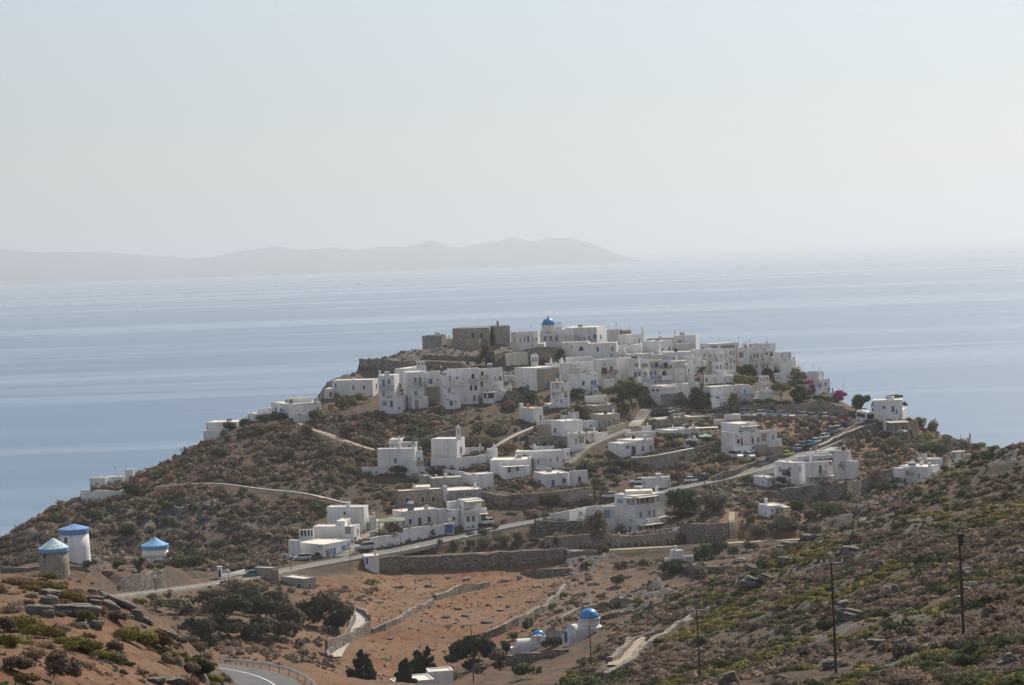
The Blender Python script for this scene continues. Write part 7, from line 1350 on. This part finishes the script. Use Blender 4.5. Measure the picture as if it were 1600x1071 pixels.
def lamp(cr, x, yt, yb, lab, dmin=380):
    p = hit(*cv(cr, x, yb), dmin); z = at(*cv(cr, x, yt), p[1])[2] - p[2]; t = thing('street_lamp', lab, 'street lamp', p, 0, 'globe street lamps'); mb = MB(); mb.lathe((0, 0, 0), [(.16, -.3), (.16, .5), (.075, .6), (.06, z - .45), (.14, z - .4), (.14, z - .34)], 8); o = mb.build('post', 'black'); o.parent = t
    mb = MB(); mb.lathe((0, 0, z - .36), [(.12, 0), (.25, .12), (.28, .26), (.2, .42), (.04, .5)], 10); o = mb.build('globe', 'w', smooth=True); o.parent = t
def pole(cr, x, yt, yb, lab, arm=None, r=.13, dmin=380, lean=0, box=False, D=None, group=None):
    p = at(*cv(cr, x, yb), D) if D else hit(*cv(cr, x, yb), dmin); z = at(*cv(cr, x, yt), p[1])[2] - p[2]; t = thing('utility_pole', lab, 'utility pole', p, 0, group); mb = MB(); mb.tube([(0, 0, -1.2), (lean * .5, 0, z * .5), (lean, 0, z)], [r * .85, r * .75, r * .55], 9); o = mb.build('post', 'wood'); o.parent = t
    if arm:
        a, b, y = arm; s = m_per(cr, p[1]); mb = MB(); za = at(*cv(cr, x, y), p[1])[2] - p[2]; mb.box((a - x) * s, (b - x) * s, -.07 + .17, .07 + .17, za - .07, za + .07); o = mb.build('crossarm', 'k' if arm else 'wood'); o.parent = t
        for q in (a, (a + x) / 2, b): 
            mb = MB(); mb.lathe(((q - x) * s * .96, .17, za + .07), [(.04, 0), (.07, .1), (.07, .2), (.03, .28)], 6); o = mb.build('insulator', 'w'); o.parent = t
    if box:
        mb = MB(); mb.box(-.30, .06, -.42, -.1, z - .85, z + .08); mb.box(-.14, .24, -.22, .22, z - .2, z + .06); mb.tube([(-.35, -.3, z + .1), (-.05, -.1, z + .55)], .05, 5); mb.tube([(.1, 0, z), (.2, 0, z + .5)], .05, 5); o = mb.build('transformer', 'black'); o.parent = t
    return t
def person(cr, x, yb, lab, top, bottom, facing=0, stride=.22):
    p = hit(*cv(cr, x, yb), 430); t = thing('person', lab, 'person', p + np.array([0, 0, .1]), math.radians(facing)); me = bpy.data.meshes.new('body'); bm = bmesh.new()
    J = [((0, 0, .95), .13), ((0, 0, 1.2), .13), ((0, 0, 1.42), .15), ((0, 0, 1.52), .055), ((.01, 0, 1.62), .09), ((.01, 0, 1.72), .075), ((stride * .4, -.1, .9), .1), ((stride * .7, -.1, .48), .065), ((stride, -.1, .06), .045), ((stride + .16, -.1, .04), .035), ((-stride * .3, .1, .9), .1), ((-stride * .6, .1, .48), .065), ((-stride * 1.1, .1, .1), .045), ((-stride * 1.1 + .15, .1, .04), .035), ((0, -.19, 1.42), .065), ((-.06, -.24, 1.14), .045), ((.06, -.25, .9), .035), ((.1, -.25, .8), .03), ((0, .19, 1.42), .065), ((.06, .24, 1.14), .045), ((.16, .25, .92), .035), ((.2, .25, .83), .03)]
    E = [(0, 1), (1, 2), (2, 3), (3, 4), (4, 5), (0, 6), (6, 7), (7, 8), (8, 9), (0, 10), (10, 11), (11, 12), (12, 13), (2, 14), (14, 15), (15, 16), (16, 17), (2, 18), (18, 19), (19, 20), (20, 21)]
    L = bm.verts.layers.skin.verify(); V = [bm.verts.new(c) for c, r in J]; [bm.edges.new((V[a], V[b])) for a, b in E]
    for v, (c, r) in zip(V, J): v[L].radius = (r, r)
    V[0][L].use_root = True; bm.to_mesh(me); bm.free(); o = link('body', me, t); o.modifiers.new('skin', 'SKIN'); sb = o.modifiers.new('sub', 'SUBSURF'); sb.levels = sb.render_levels = 1
    def clothes(nt, b):
        g = nt.nodes.new('ShaderNodeTexCoord'); sp = nt.nodes.new('ShaderNodeSeparateXYZ'); nt.links.new(g.outputs['Object'], sp.inputs[0]); q = N(nt, 'Math', operation='DIVIDE'); nt.links.new(sp.outputs[2], q.inputs[0]); q.inputs[1].default_value = 1.8
        r = ramp(nt, q.outputs[0], [(0, (.05, .045, .04)), (.05, bottom), (.53, top), (.83, (.42, .26, .18)), (.925, (.05, .035, .025))]); nt.nodes[-1].color_ramp.interpolation = 'CONSTANT'; nt.links.new(r, b.inputs['Base Color'])
    me.materials.append(mat('clothes', top, .9, clothes)); return t
def rock_mesh(name, seed, flat=.6, sub=4):
    v, f = ico(sub); rng = np.random.default_rng(seed); v = np.sign(v) * np.abs(v) ** .38 * .78
    v0, f0 = v, f; V = []; Fq = []
    for part in range(1 if sub < 2 else 4):
     v = v0.copy() * rng.uniform(.5, 1.0, 3) * (1 if part == 0 else .7)
     for k in range(18):
        n = rng.normal(size=3); n /= np.linalg.norm(n); d = rng.uniform(.42, .72); v -= np.maximum(v @ n - d, 0)[:, None] * n
     lay = fbm(v[:, 2] * 6 + seed, v[:, 0] * .8, 3, seed + part); bd = np.floor(v[:, 2] * 6.5 + .35 * np.sin(v[:, 0] * 2 + seed)).astype(int) % 13; v[:, :2] *= (1 + .08 * lay + (rng.uniform(-.16, .08, 13) if sub > 1 else np.zeros(13))[bd])[:, None]
     if part: v += np.array([rng.uniform(-.65, .65), rng.uniform(-.45, .45), rng.uniform(-.35, .2)])
     Fq.append(f + len(v) * part); V.append(v)
    v = np.concatenate(V); v[:, 2] *= flat; return v, np.concatenate(Fq)
def rock_nodes(nt, b):
    p = nt.nodes.new('ShaderNodeTexCoord').outputs['Object']; g = geo_pos(nt); mp = N(nt, 'Mapping'); mp.inputs['Scale'].default_value = (.8, .8, 4); nt.links.new(p, mp.inputs[0]); a = noise(nt, 2.2, 6, .7, mp.outputs[0])
    col = ramp(nt, a, [(.3, (.06, .055, .048)), (.5, (.13, .118, .102)), (.7, (.25, .225, .195))]); nt.links.new(mixc(nt, ramp(nt, noise(nt, .8, 3, .6, g), [(.5, G1(0)), (.7, G1(.5))]), col, (.26, .20, .13)), b.inputs['Base Color']); bump(nt, b, a, .8, .15)
M['rock'] = mat('schist_rock', (.2, .19, .17), .92, rock_nodes)
def rocks():
    RM = [np_mesh('boulder', *rock_mesh('boulder', 40 + i, .55 + .06 * (i % 4)), ['rock']) for i in range(9)]
    def boulder(cr, x, yb, w_, hh, lab, tilt=0, yaw=0, dmin=70, i=0, group='boulders of the near slopes'):
        p = hit(*cv(cr, x, yb), dmin); s = m_per(cr, p[1]); r = w_ * s / 1.4; o = link('boulder', RM[i % 9]); zs = hh * s * 1.15; o.location = p + np.array([0, r * .35, zs * .16]); o.scale = (r, r * .8, zs); o.rotation_euler = (0, math.radians(tilt), math.radians(yaw)); tag(o, lab, 'boulder', group)
    for k, a in enumerate([(295,205,120,50,'flat grey boulder on the near ridge',5),(410,325,215,95,'big dark overhanging ledge of rock',4),(235,335,130,85,'dark split ledge left of the overhanging rock',8),(300,255,100,60,'rock between the two dark ledges',10),(755,275,215,62,'long leaning slab pointing down to the right',28),(665,285,150,60,'second leaning slab under the long one',30),(590,270,95,90,'upright dark rock left of the leaning slabs',10),(840,350,110,70,'blocky rock under the leaning slabs',15),(905,375,85,60,'layered rock right of the brown shrub',10),(570,195,90,45,'small ledge on the ridge',5),(1030,450,100,55,'pale topped boulder above the bend',12),(585,405,75,55,'rock below the olive shrub',5),(515,410,70,45,'small rock below the dark ledge',5),(510,365,60,35,'small grey rock beside the olive shrub',0),(850,460,75,55,'pale smooth boulder in the olive cushion',20),(1105,530,45,45,'upright stone beside the russet shrub',0),(718,670,45,38,'single pale stone on bare soil',0),(1090,755,130,60,'broken stone heap at the bottom edge',0),(960,750,110,40,'low stones at the bottom edge',0),(1540,470,90,60,'grey boulder under the ravine thicket',0),(8,540,40,50,'pale stone at the left edge',0)]):
        boulder('Q', a[0], a[1], a[2] * 1.25, a[3] * 1.2, a[4], a[5], (-25, 10, 30, -10, 18)[k % 5], 70 if k < 19 else 300, k)
    for k, a in enumerate([(300,300,170,70,'pale outcrop on the lower left of the near hillside',20),(350,270,90,50,'pale rock beside the lower left outcrop',10),(915,215,80,60,'pale outcrop left of the tall pole',20),(780,145,130,60,'dark ledge near the top of the hillside',-8),(930,330,90,55,'dark boulder in the middle of the hillside',10),(985,345,60,90,'upright dark rock in the middle of the hillside',20),(780,455,110,80,'dark boulder beside the middle pole',10),(730,400,110,45,'pale slab beside the middle pole',-10),(660,460,65,70,'pale rock left of the middle pole',30),(970,480,90,60,'pale jagged rock under the cushion',25),(930,580,100,45,'low slab at the foot of the hillside',-5),(1010,600,80,70,'jagged rock at the foot of the hillside',25),(672,690,115,55,'square pale boulder at the base of the middle pole',-6),(195,770,110,110,'tall dark boulder at the bottom edge',-20),(1350,330,150,80,'large pale layered outcrop right of the tall pole',10),(1320,245,100,60,'pale outcrop behind the tall pole',15),(1300,375,110,40,'pale slab left of the tall pole',-4),(1590,160,80,70,'dark rocks at the right edge',10),(560,75,90,45,'square topped rock at the end of the track',-4),(480,110,130,45,'dark flat rock below the track',5),(460,185,80,40,'dark rock low on the gully side',10),(820,260,60,40,'pale rock on the hillside',15),(1250,765,110,30,'flat slab at the bottom right',0),(1540,660,90,60,'dark slab at the bottom right corner',15),(1580,760,70,40,'pale stone at the bottom right corner',0)]):
        boulder('V', *a[:5], a[5], 55 * k % 360, 100, k)
    for k, a in enumerate([(1400,300,110,75,'square dark crag at the gully head',0),(1370,345,130,45,'flat dark slab of the gully head',-5),(1440,370,100,60,'layered crag under the yellow cushion',10),(1470,230,90,40,'dark rock on the crest',5),(980,450,130,50,'rock shelf at the end of the dirt track',-3),(1310,540,140,60,'grey crag on the hillside crest',8),(1240,560,100,50,'pale crag left of the crest',10),(830,615,80,40,'pale rock beside the gully',15),(520,620,120,60,'dark boulder below the field house',0),(590,670,100,60,'dark rock below the field house',10),(700,740,120,70,'large pale boulder below the gully',20),(610,800,180,70,'long pale outcrop below the gully',15),(820,530,110,45,'dark flat boulder by the dirt track',0)]):
        boulder('U', *a[:5], a[5], 70 * k % 360, 200, k)
    for k, (x, yb, w_, hh) in enumerate([(505,275,75,34),(280,280,80,26),(370,148,90,24),(1085,235,100,34),(1180,215,60,45),(960,412,60,24),(1040,450,60,22),(1105,425,66,26),(890,415,55,16),(725,440,70,28),(775,490,66,26),(940,540,90,24),(655,500,90,26),(235,655,80,22),(215,808,85,18),(595,418,52,26),(1040,352,70,24),(150,388,80,24),(660,205,60,20),(800,215,100,24),(1300,275,80,22),(1250,385,60,18),(500,470,50,18),(715,540,50,16)]):
        boulder('S', x, yb, w_ * .9, hh * 1.1, 'low grey stone heap lying in the orange field', 0, 33 * k % 360, 330, k, 'stone heaps in the orange field')
    # the many small stones
    rng = np.random.default_rng(3); P = []; Fs = []; nv = 0; tv = [rock_mesh('s', 60 + i, .55, 1) for i in range(8)]
    for poly, d0, d1, dens, sz in [(REG[0][0], 60, 215, .10, (.08, .35)), (REG[1][0], 60, 400, .05, (.12, .6)), (REG[2][0], 470, 760, .012, (.3, .9)), (REG[3][0], 560, 760, .3, (.3, 1.2)), (REG[7][0], 330, 520, .15, (.2, .9)), (REG[6][0], 330, 515, .02, (.25, .7)), (REG[8][0], 300, 480, .03, (.25, .9)), ([(940,690),(1010,700),(1010,740),(900,735)], 560, 640, .25, (.3, 1.0)), (REG[4][0], 460, 660, .012, (.3, .8))]:
        lo = [p[0] for p in poly]; X0 = min(at(min(lo), 800, d)[0] for d in (d0, d1)); X1 = max(at(max(lo), 800, d)[0] for d in (d0, d1)); n = int((X1 - X0) * (d1 - d0) * dens); X = rng.uniform(X0, X1, n); Y = rng.uniform(d0, d1, n); Z = hgt(X, Y); px, py = project(np.stack([X, Y, Z], 1)); m = in_poly(px, py, poly) & (Z > 1) & (fbm(X / 8, Y / 8, 3, 91) > -.05) & (np.abs(X / Y) < .35)
        for x, y, z in zip(X[m], Y[m], Z[m]):
            if any((np.hypot(ln[:, 0] - x, ln[:, 1] - y)).min() < hw for ln, hw in avoid): continue
            v, f = tv[rng.integers(8)]; a = rng.random() * 6.28; s = sz[0] + (sz[1] - sz[0]) * rng.random() ** 2.5; c, sn = math.cos(a), math.sin(a); tl = rng.normal() * .25
            W_ = np.stack([x + (v[:, 0] * c - v[:, 1] * sn) * s, y + (v[:, 0] * sn + v[:, 1] * c) * s, z + (v[:, 2] + v[:, 0] * tl) * s + s * .1], 1); P.append(W_); Fs.append(f + nv); nv += len(v)
    tag(link('rubble', np_mesh('rubble', np.concatenate(P), np.concatenate(Fs), ['rock'])), 'loose grey stones strewn over the slopes', kind='stuff'); print('stones', len(P))
def furniture():
    lamp('L',868,728,862,'globe street lamp standing below the road among round bushes'); lamp('M',553,222,335,'globe street lamp beside the upper terrace wall'); lamp('O',1355,735,898,'globe street lamp under the high mill wall'); lamp('P',710,285,358,'globe street lamp left of the green car'); lamp('P',1100,195,300,'globe street lamp right of the stone shelter'); lamp('P',1470,135,228,'globe street lamp by the taverna car park'); lamp('K',1205,758,870,'globe street lamp before the pergola yard'); lamp('U',270,0,75,'globe street lamp right of the black car',450); lamp('I',1243,540,600,'globe street lamp above the guest house roof'); lamp('I',1345,255,385,'globe street lamp beside the sloping road, upper'); lamp('M',1437,592,660,'globe lamp on the villa terrace corner'); lamp('M',850,622,700,'globe lamp at the top of the villa stairs')
    g = 'wooden poles on the near hillside'
    pole('V',1312,45,565,'tall wooden pole with a black transformer on the right hillside',None,.17,100,-.15,True,group=g); pole('V',697,180,712,'tall wooden pole with a pale crossarm in the middle of the right hillside',(640,745,188),.14,100,-.12,group=g); pole('V',50,410,900,'wooden pole with a crossarm at the left of the right hillside',(-5,100,414),.12,100,-.15,D=213,group=g)
    pole('T',688,552,1080,'thin wooden pole in front of the big domed chapel',(630,738,556),.12,200,-.1,D=290,group=g); pole('S',848,546,968,'wooden pole in front of the dark pine clump',(790,882,550),.13,300,-.15,group=g); pole('T',10,820,880,'short wooden post at the edge of the near bank',None,.1,300)
    g = 'thin poles in the town'
    for cr, x, yt, yb, l in [('F',1342,365,580,'pole beside the low white parapet yard'),('K',1243,600,850,'pole beside the green pergola'),('L',1140,330,600,'pole right of the green shuttered house'),('F',137,255,415,'pole on the slanting footpath'),('J',1265,440,520,'pole against the sea near the chimney tower'),('J',762,520,690,'pole in the orange field slope'),('P',650,155,270,'pole behind the white gate post'),('P',630,195,270,'shorter pole behind the white gate post'),('H',612,880,1070,'pole in front of the white box house'),('E',720,640,830,'pole before the small belfry house'),('N',1070,915,1050,'pole between the two mills'),('J',475,150,260,'pole beside the thin yellowish tree'),('E',1585,640,760,'pole standing against the sea by the magenta mound')]:
        pole(cr, x, yt, yb, l, None, .07, 380, 0, group=g)
    # guard rail of the near bend
    L = ROADLINE['near_road']; t = np.gradient(L[:, :2], axis=0); t /= np.linalg.norm(t, axis=1)[:, None]; n = np.stack([-t[:, 1], t[:, 0]], 1); Q = L.copy(); Q[:, :2] += n * 3.9; root = thing('guard_rail', 'galvanised guard rail around the near bend of the road', 'guard rail', Q[len(Q) // 2]); off = np.array(root.location); mb = MB(); pr = [(0, .45), (.06, .52), (0, .6), (.06, .68), (0, .75), (-.03, .75), (-.03, .45)]
    vs = [(q[0] - m_[0] * a - off[0], q[1] - m_[1] * a - off[1], q[2] + b - off[2]) for q, m_ in zip(Q, n) for a, b in pr]; k = len(pr); mb.add(vs, [(i * k + j, i * k + (j + 1) % k, (i + 1) * k + (j + 1) % k, (i + 1) * k + j) for i in range(len(Q) - 1) for j in range(k)]); o = mb.build('beam', 'metal'); o.parent = root
    for q, m_ in zip(dense(Q, 4)[::2], np.repeat(n, 3, 0)):
        mb = MB(); mb.box(q[0] - off[0] - .06, q[0] - off[0] + .06, q[1] - off[1] - .05 + m_[1] * .1, q[1] - off[1] + .05 + m_[1] * .1, q[2] - off[2] - .8, q[2] - off[2] + .68); o = mb.build('post', 'metal'); o.parent = root
    for cr, x, y, l in [('P',1033,855,'white marker post with a red band, left of two beyond the guard rail'),('P',1148,895,'white marker post with a red band, right of two beyond the guard rail')]:
        p = hit(*cv(cr, x, y), 235, 300); t_ = thing('marker_post', l, 'marker post', p); mb = MB(); mb.box(-.06, .06, -.04, .04, -.8, 1.1); mb.box(-.065, .065, -.045, .045, .75, .95, 1); o = mb.build('post', ['w', 'r']); o.parent = t_
    # pergola with a green canopy beside the stepped lane
    p = hit(*cv('K', 1010, 715), 430); s = m_per('K', p[1]); t_ = thing('pergola', 'wooden pergola with a green canopy on the white stone yard wall', 'pergola', p + np.array([0, 1.2, 0])); w_ = 270 * s; h_ = 3.2; mb = MB()
    mb.add([(-.3, -.4, h_), (w_, -.4, h_ + .1), (w_, 4.5, h_ + .35), (-.3, 4.5, h_ + .3), (w_ * .35, 2, h_ + .75)], [(0, 1, 4), (1, 2, 4), (2, 3, 4), (3, 0, 4)]); mb.add([(-.3, -.4, h_ - .15), (w_, -.4, h_ - .05), (w_, -.4, h_ + .1), (-.3, -.4, h_)], [(0, 1, 2, 3)]); o = mb.build('canopy', 'canopy_green'); o.parent = t_
    for q in np.linspace(0, w_ - .2, 5):
        for yy in (0, 4.2):
            mb = MB(); mb.box(q - .07, q + .07, yy - .07, yy + .07, -.5, h_); o = mb.build('post', 'bark'); o.parent = t_
    mb = MB(); mb.box(0, w_, -.06, .0, .85, .95); mb.box(0, w_, -.06, 0, .4, .48)
    for q in np.arange(.1, w_, .35): mb.box(q, q + .06, -.05, -.01, .05, .85)
    o = mb.build('railing', 'bark'); o.parent = t_
    # pergola of the mill terrace
    p = hit(*cv('O', 1330, 640), 380); t_ = thing('pergola', 'flat brown pergola beside the short white windmill', 'pergola', p); mb = MB()
    for q in np.arange(-2.6, 2.61, .4): mb.box(q, q + .1, -1.5, 1.5, 2.2, 2.3)
    for yy in (-1.4, 1.4): mb.box(-2.7, 2.7, yy - .06, yy + .06, 2.1, 2.2)
    o = mb.build('roof_slats', 'bark'); o.parent = t_
    for q in (-2.5, 0, 2.5):
        for yy in (-1.4, 1.4):
            mb = MB(); mb.box(q - .06, q + .06, yy - .06, yy + .06, -.6, 2.1); o = mb.build('post', 'bark'); o.parent = t_
    # open white canopy by the leafy garden
    p = hit(*cv('H', 1230, 545), 450); t_ = thing('pergola', 'white flat canopy on thin posts beside the leafy garden', 'pergola', p); mb = MB(); mb.box(-3.2, 3.2, -1.5, 1.5, 2.35, 2.5); o = mb.build('canopy', 'roof'); o.parent = t_
    for q in (-3, -1, 1, 3): mb = MB(); mb.box(q - .06, q + .06, -1.4, -1.28, -.5, 2.35); o = mb.build('post', 'w'); o.parent = t_
    p = hit(*cv('H', 1215, 620), 450); t_ = thing('parasol', 'pale green square parasol behind the curved garden wall', 'parasol', p); mb = MB(); mb.add([(-1.7, -1.7, 2.0), (1.7, -1.7, 2.0), (1.7, 1.7, 2.0), (-1.7, 1.7, 2.0), (0, 0, 2.8)], [(0, 1, 4), (1, 2, 4), (2, 3, 4), (3, 0, 4)]); o = mb.build('canopy', 'parasol_green'); o.parent = t_; mb = MB(); mb.tube([(0, 0, -.3), (0, 0, 2.75)], .04, 6); o = mb.build('post', 'w'); o.parent = t_
    # unfinished concrete frame
    p = hit(*cv('J', 700, 525), 450); s = m_per('J', p[1]); t_ = thing('unfinished_building', 'unfinished concrete frame of two bare slabs on columns', 'unfinished building', p); w_ = 175 * s; z1 = at(*cv('J', 700, 428), p[1])[2] - p[2]; z2 = at(*cv('J', 700, 345), p[1])[2] - p[2]
    for z_, n_, a, b in ((z1, 'floor_slab', -w_ * .25, w_ * .58), (z2, 'roof_slab', -w_ * .42, w_ * .64)):
        mb = MB(); mb.box(a, b, -.5, 6, z_ - .22, z_); o = mb.build(n_, 'grey'); o.parent = t_
    for q in (-w_ * .2, w_ * .18, w_ * .55):
        for yy in (0, 5): mb = MB(); mb.box(q - .18, q + .18, yy - .18, yy + .18, -1.5, z1 - .22); mb.box(q - .18, q + .18, yy - .18, yy + .18, z1, z2 - .22); o = mb.build('column', 'grey'); o.parent = t_
    mb = MB(); mb.box(-w_ * .2, w_ * .3, 5.3, 5.6, -1.5, z2 - .22); o = mb.build('back_panel', 'grey'); o.parent = t_
    # signs
    p = hit(*cv('I', 1540, 870), 430); q = at(*cv('I', 1540, 790), p[1] - 2.0); t_ = thing('hanging_sign', 'square orange sign with a red mark on the guest house', 'sign', q); mb = MB(); mb.box(-.55, .55, -.04, .04, -.55, .55); o = mb.build('board', 'y'); o.parent = t_; mb = MB(); mb.box(-.3, .3, -.06, -.04, -.28, -.08); mb.lathe((0, -.05, -.08), [(.16, 0), (.2, .15), (.05, .3)], 8); mb.box(-.3, -.18, -.06, -.04, -.08, .25); mb.box(.18, .3, -.06, -.04, -.08, .25); o = mb.build('emblem', 'r'); o.parent = t_; mb = MB(); mb.tube([(0, 0, .5), (0, 3.0, .5)], .03, 5); o = mb.build('bracket', 'black'); o.parent = t_
    p = hit(*cv('K', 738, 690), 430); q = at(*cv('K', 740, 598), p[1] - .6); t_ = thing('round_sign', 'round dark red sign on the corner of the taverna', 'sign', q); mb = MB(); n_ = 16; mb.add([(.28 * math.cos(k * 6.2832 / n_), y, .28 * math.sin(k * 6.2832 / n_)) for y in (-.04, .04) for k in range(n_)], [tuple(range(n_)), tuple(range(2 * n_ - 1, n_ - 1, -1))] + [(k, (k + 1) % n_, n_ + (k + 1) % n_, n_ + k) for k in range(n_)]); mb.tube([(0, .04, 0), (0, 1.0, 0)], .025, 5, 1); o = mb.build('board', ['n', 'black']); o.parent = t_
    p = hit(*cv('P', 655, 340), 380); t_ = thing('gate_post', 'white arched gate post at the start of the low white wall', 'gate', p); mb = MB(); mb.box(-.45, .45, -.3, .3, -.5, 2.6); mb.box(-.2, .25, -.33, -.3, .5, 2.0, 1); mb.box(-.55, .55, -.4, .4, 2.6, 2.8); o = mb.build('pillar', ['w', 'd']); o.parent = t_
    p = hit(*cv('K', 1410, 890), 430); t_ = thing('utility_box', 'small white utility box on the roadside wall', 'utility box', p); mb = MB(); mb.box(-.7, .7, 0, .7, -.4, 1.2); mb.box(-.8, .8, -.08, .8, 1.2, 1.3); mb.box(-.5, .5, -.03, 0, .1, 1.0, 1); o = mb.build('cabinet', ['w', 'k']); o.parent = t_
    p = at(562, 446, 9800); t_ = thing('boat', 'tiny dark boat far out on the sea', 'boat', (p[0], p[1], 0)); mb = MB(); loft(mb, [[(x_, -w_, 0), (x_, w_, 0), (x_, w_ * 1.3, 2.2), (x_, -w_ * 1.3, 2.2)] for x_, w_ in ((-9, 1.6), (-3, 2.4), (4, 2.2), (10, .2))]); o = mb.build('hull', 'black'); o.parent = t_; mb = MB(); mb.box(-6, 0, -1.6, 1.6, 2.2, 5); mb.tube([(1, 0, 2), (1, 0, 13)], .2, 5); o = mb.build('cabin', 'grey'); o.parent = t_
    person('J',330,408,'person in dark clothes walking down the road',(.05, .05, .06),(.06, .06, .08),100); person('K',860,722,'person in a red top standing in the stepped lane',(.45, .05, .04),(.12, .12, .15),-90,.1); person('K',770,800,'person in dark clothes at the taverna door',(.04, .04, .05),(.07, .06, .06),-90,.08); person('I',826,642,'person in dark clothes beside the roadside wall',(.06, .06, .08),(.05, .05, .05),-60,.12)
    scooter('K',1130,822,20,'dark blue scooter before the white stone yard wall'); scooter('K',1098,822,30,'scooter leaning left of the dark blue one'); scooter('K',1312,778,15,'scooter parked below the long white yard wall'); scooter('I',600,765,40,'scooter beside the stone wall of the sloping road')
M['canopy_green'] = mat('canopy_green', (.20, .23, .14), .9, speckle((.16, .19, .11), (.27, .29, .19), 1.5)); M['parasol_green'] = mat('parasol_green', (.22, .42, .32), .8)
build_roads(); rocks_first = None
L_ = ROADLINE['road']; tag(ribbon('kerb', L_, .45, 'concrete', .42, .9, 3.25), kind='structure')
grow_trees(); cars(); bus(); furniture(); rocks(); grow_shrubs(); build_ground()
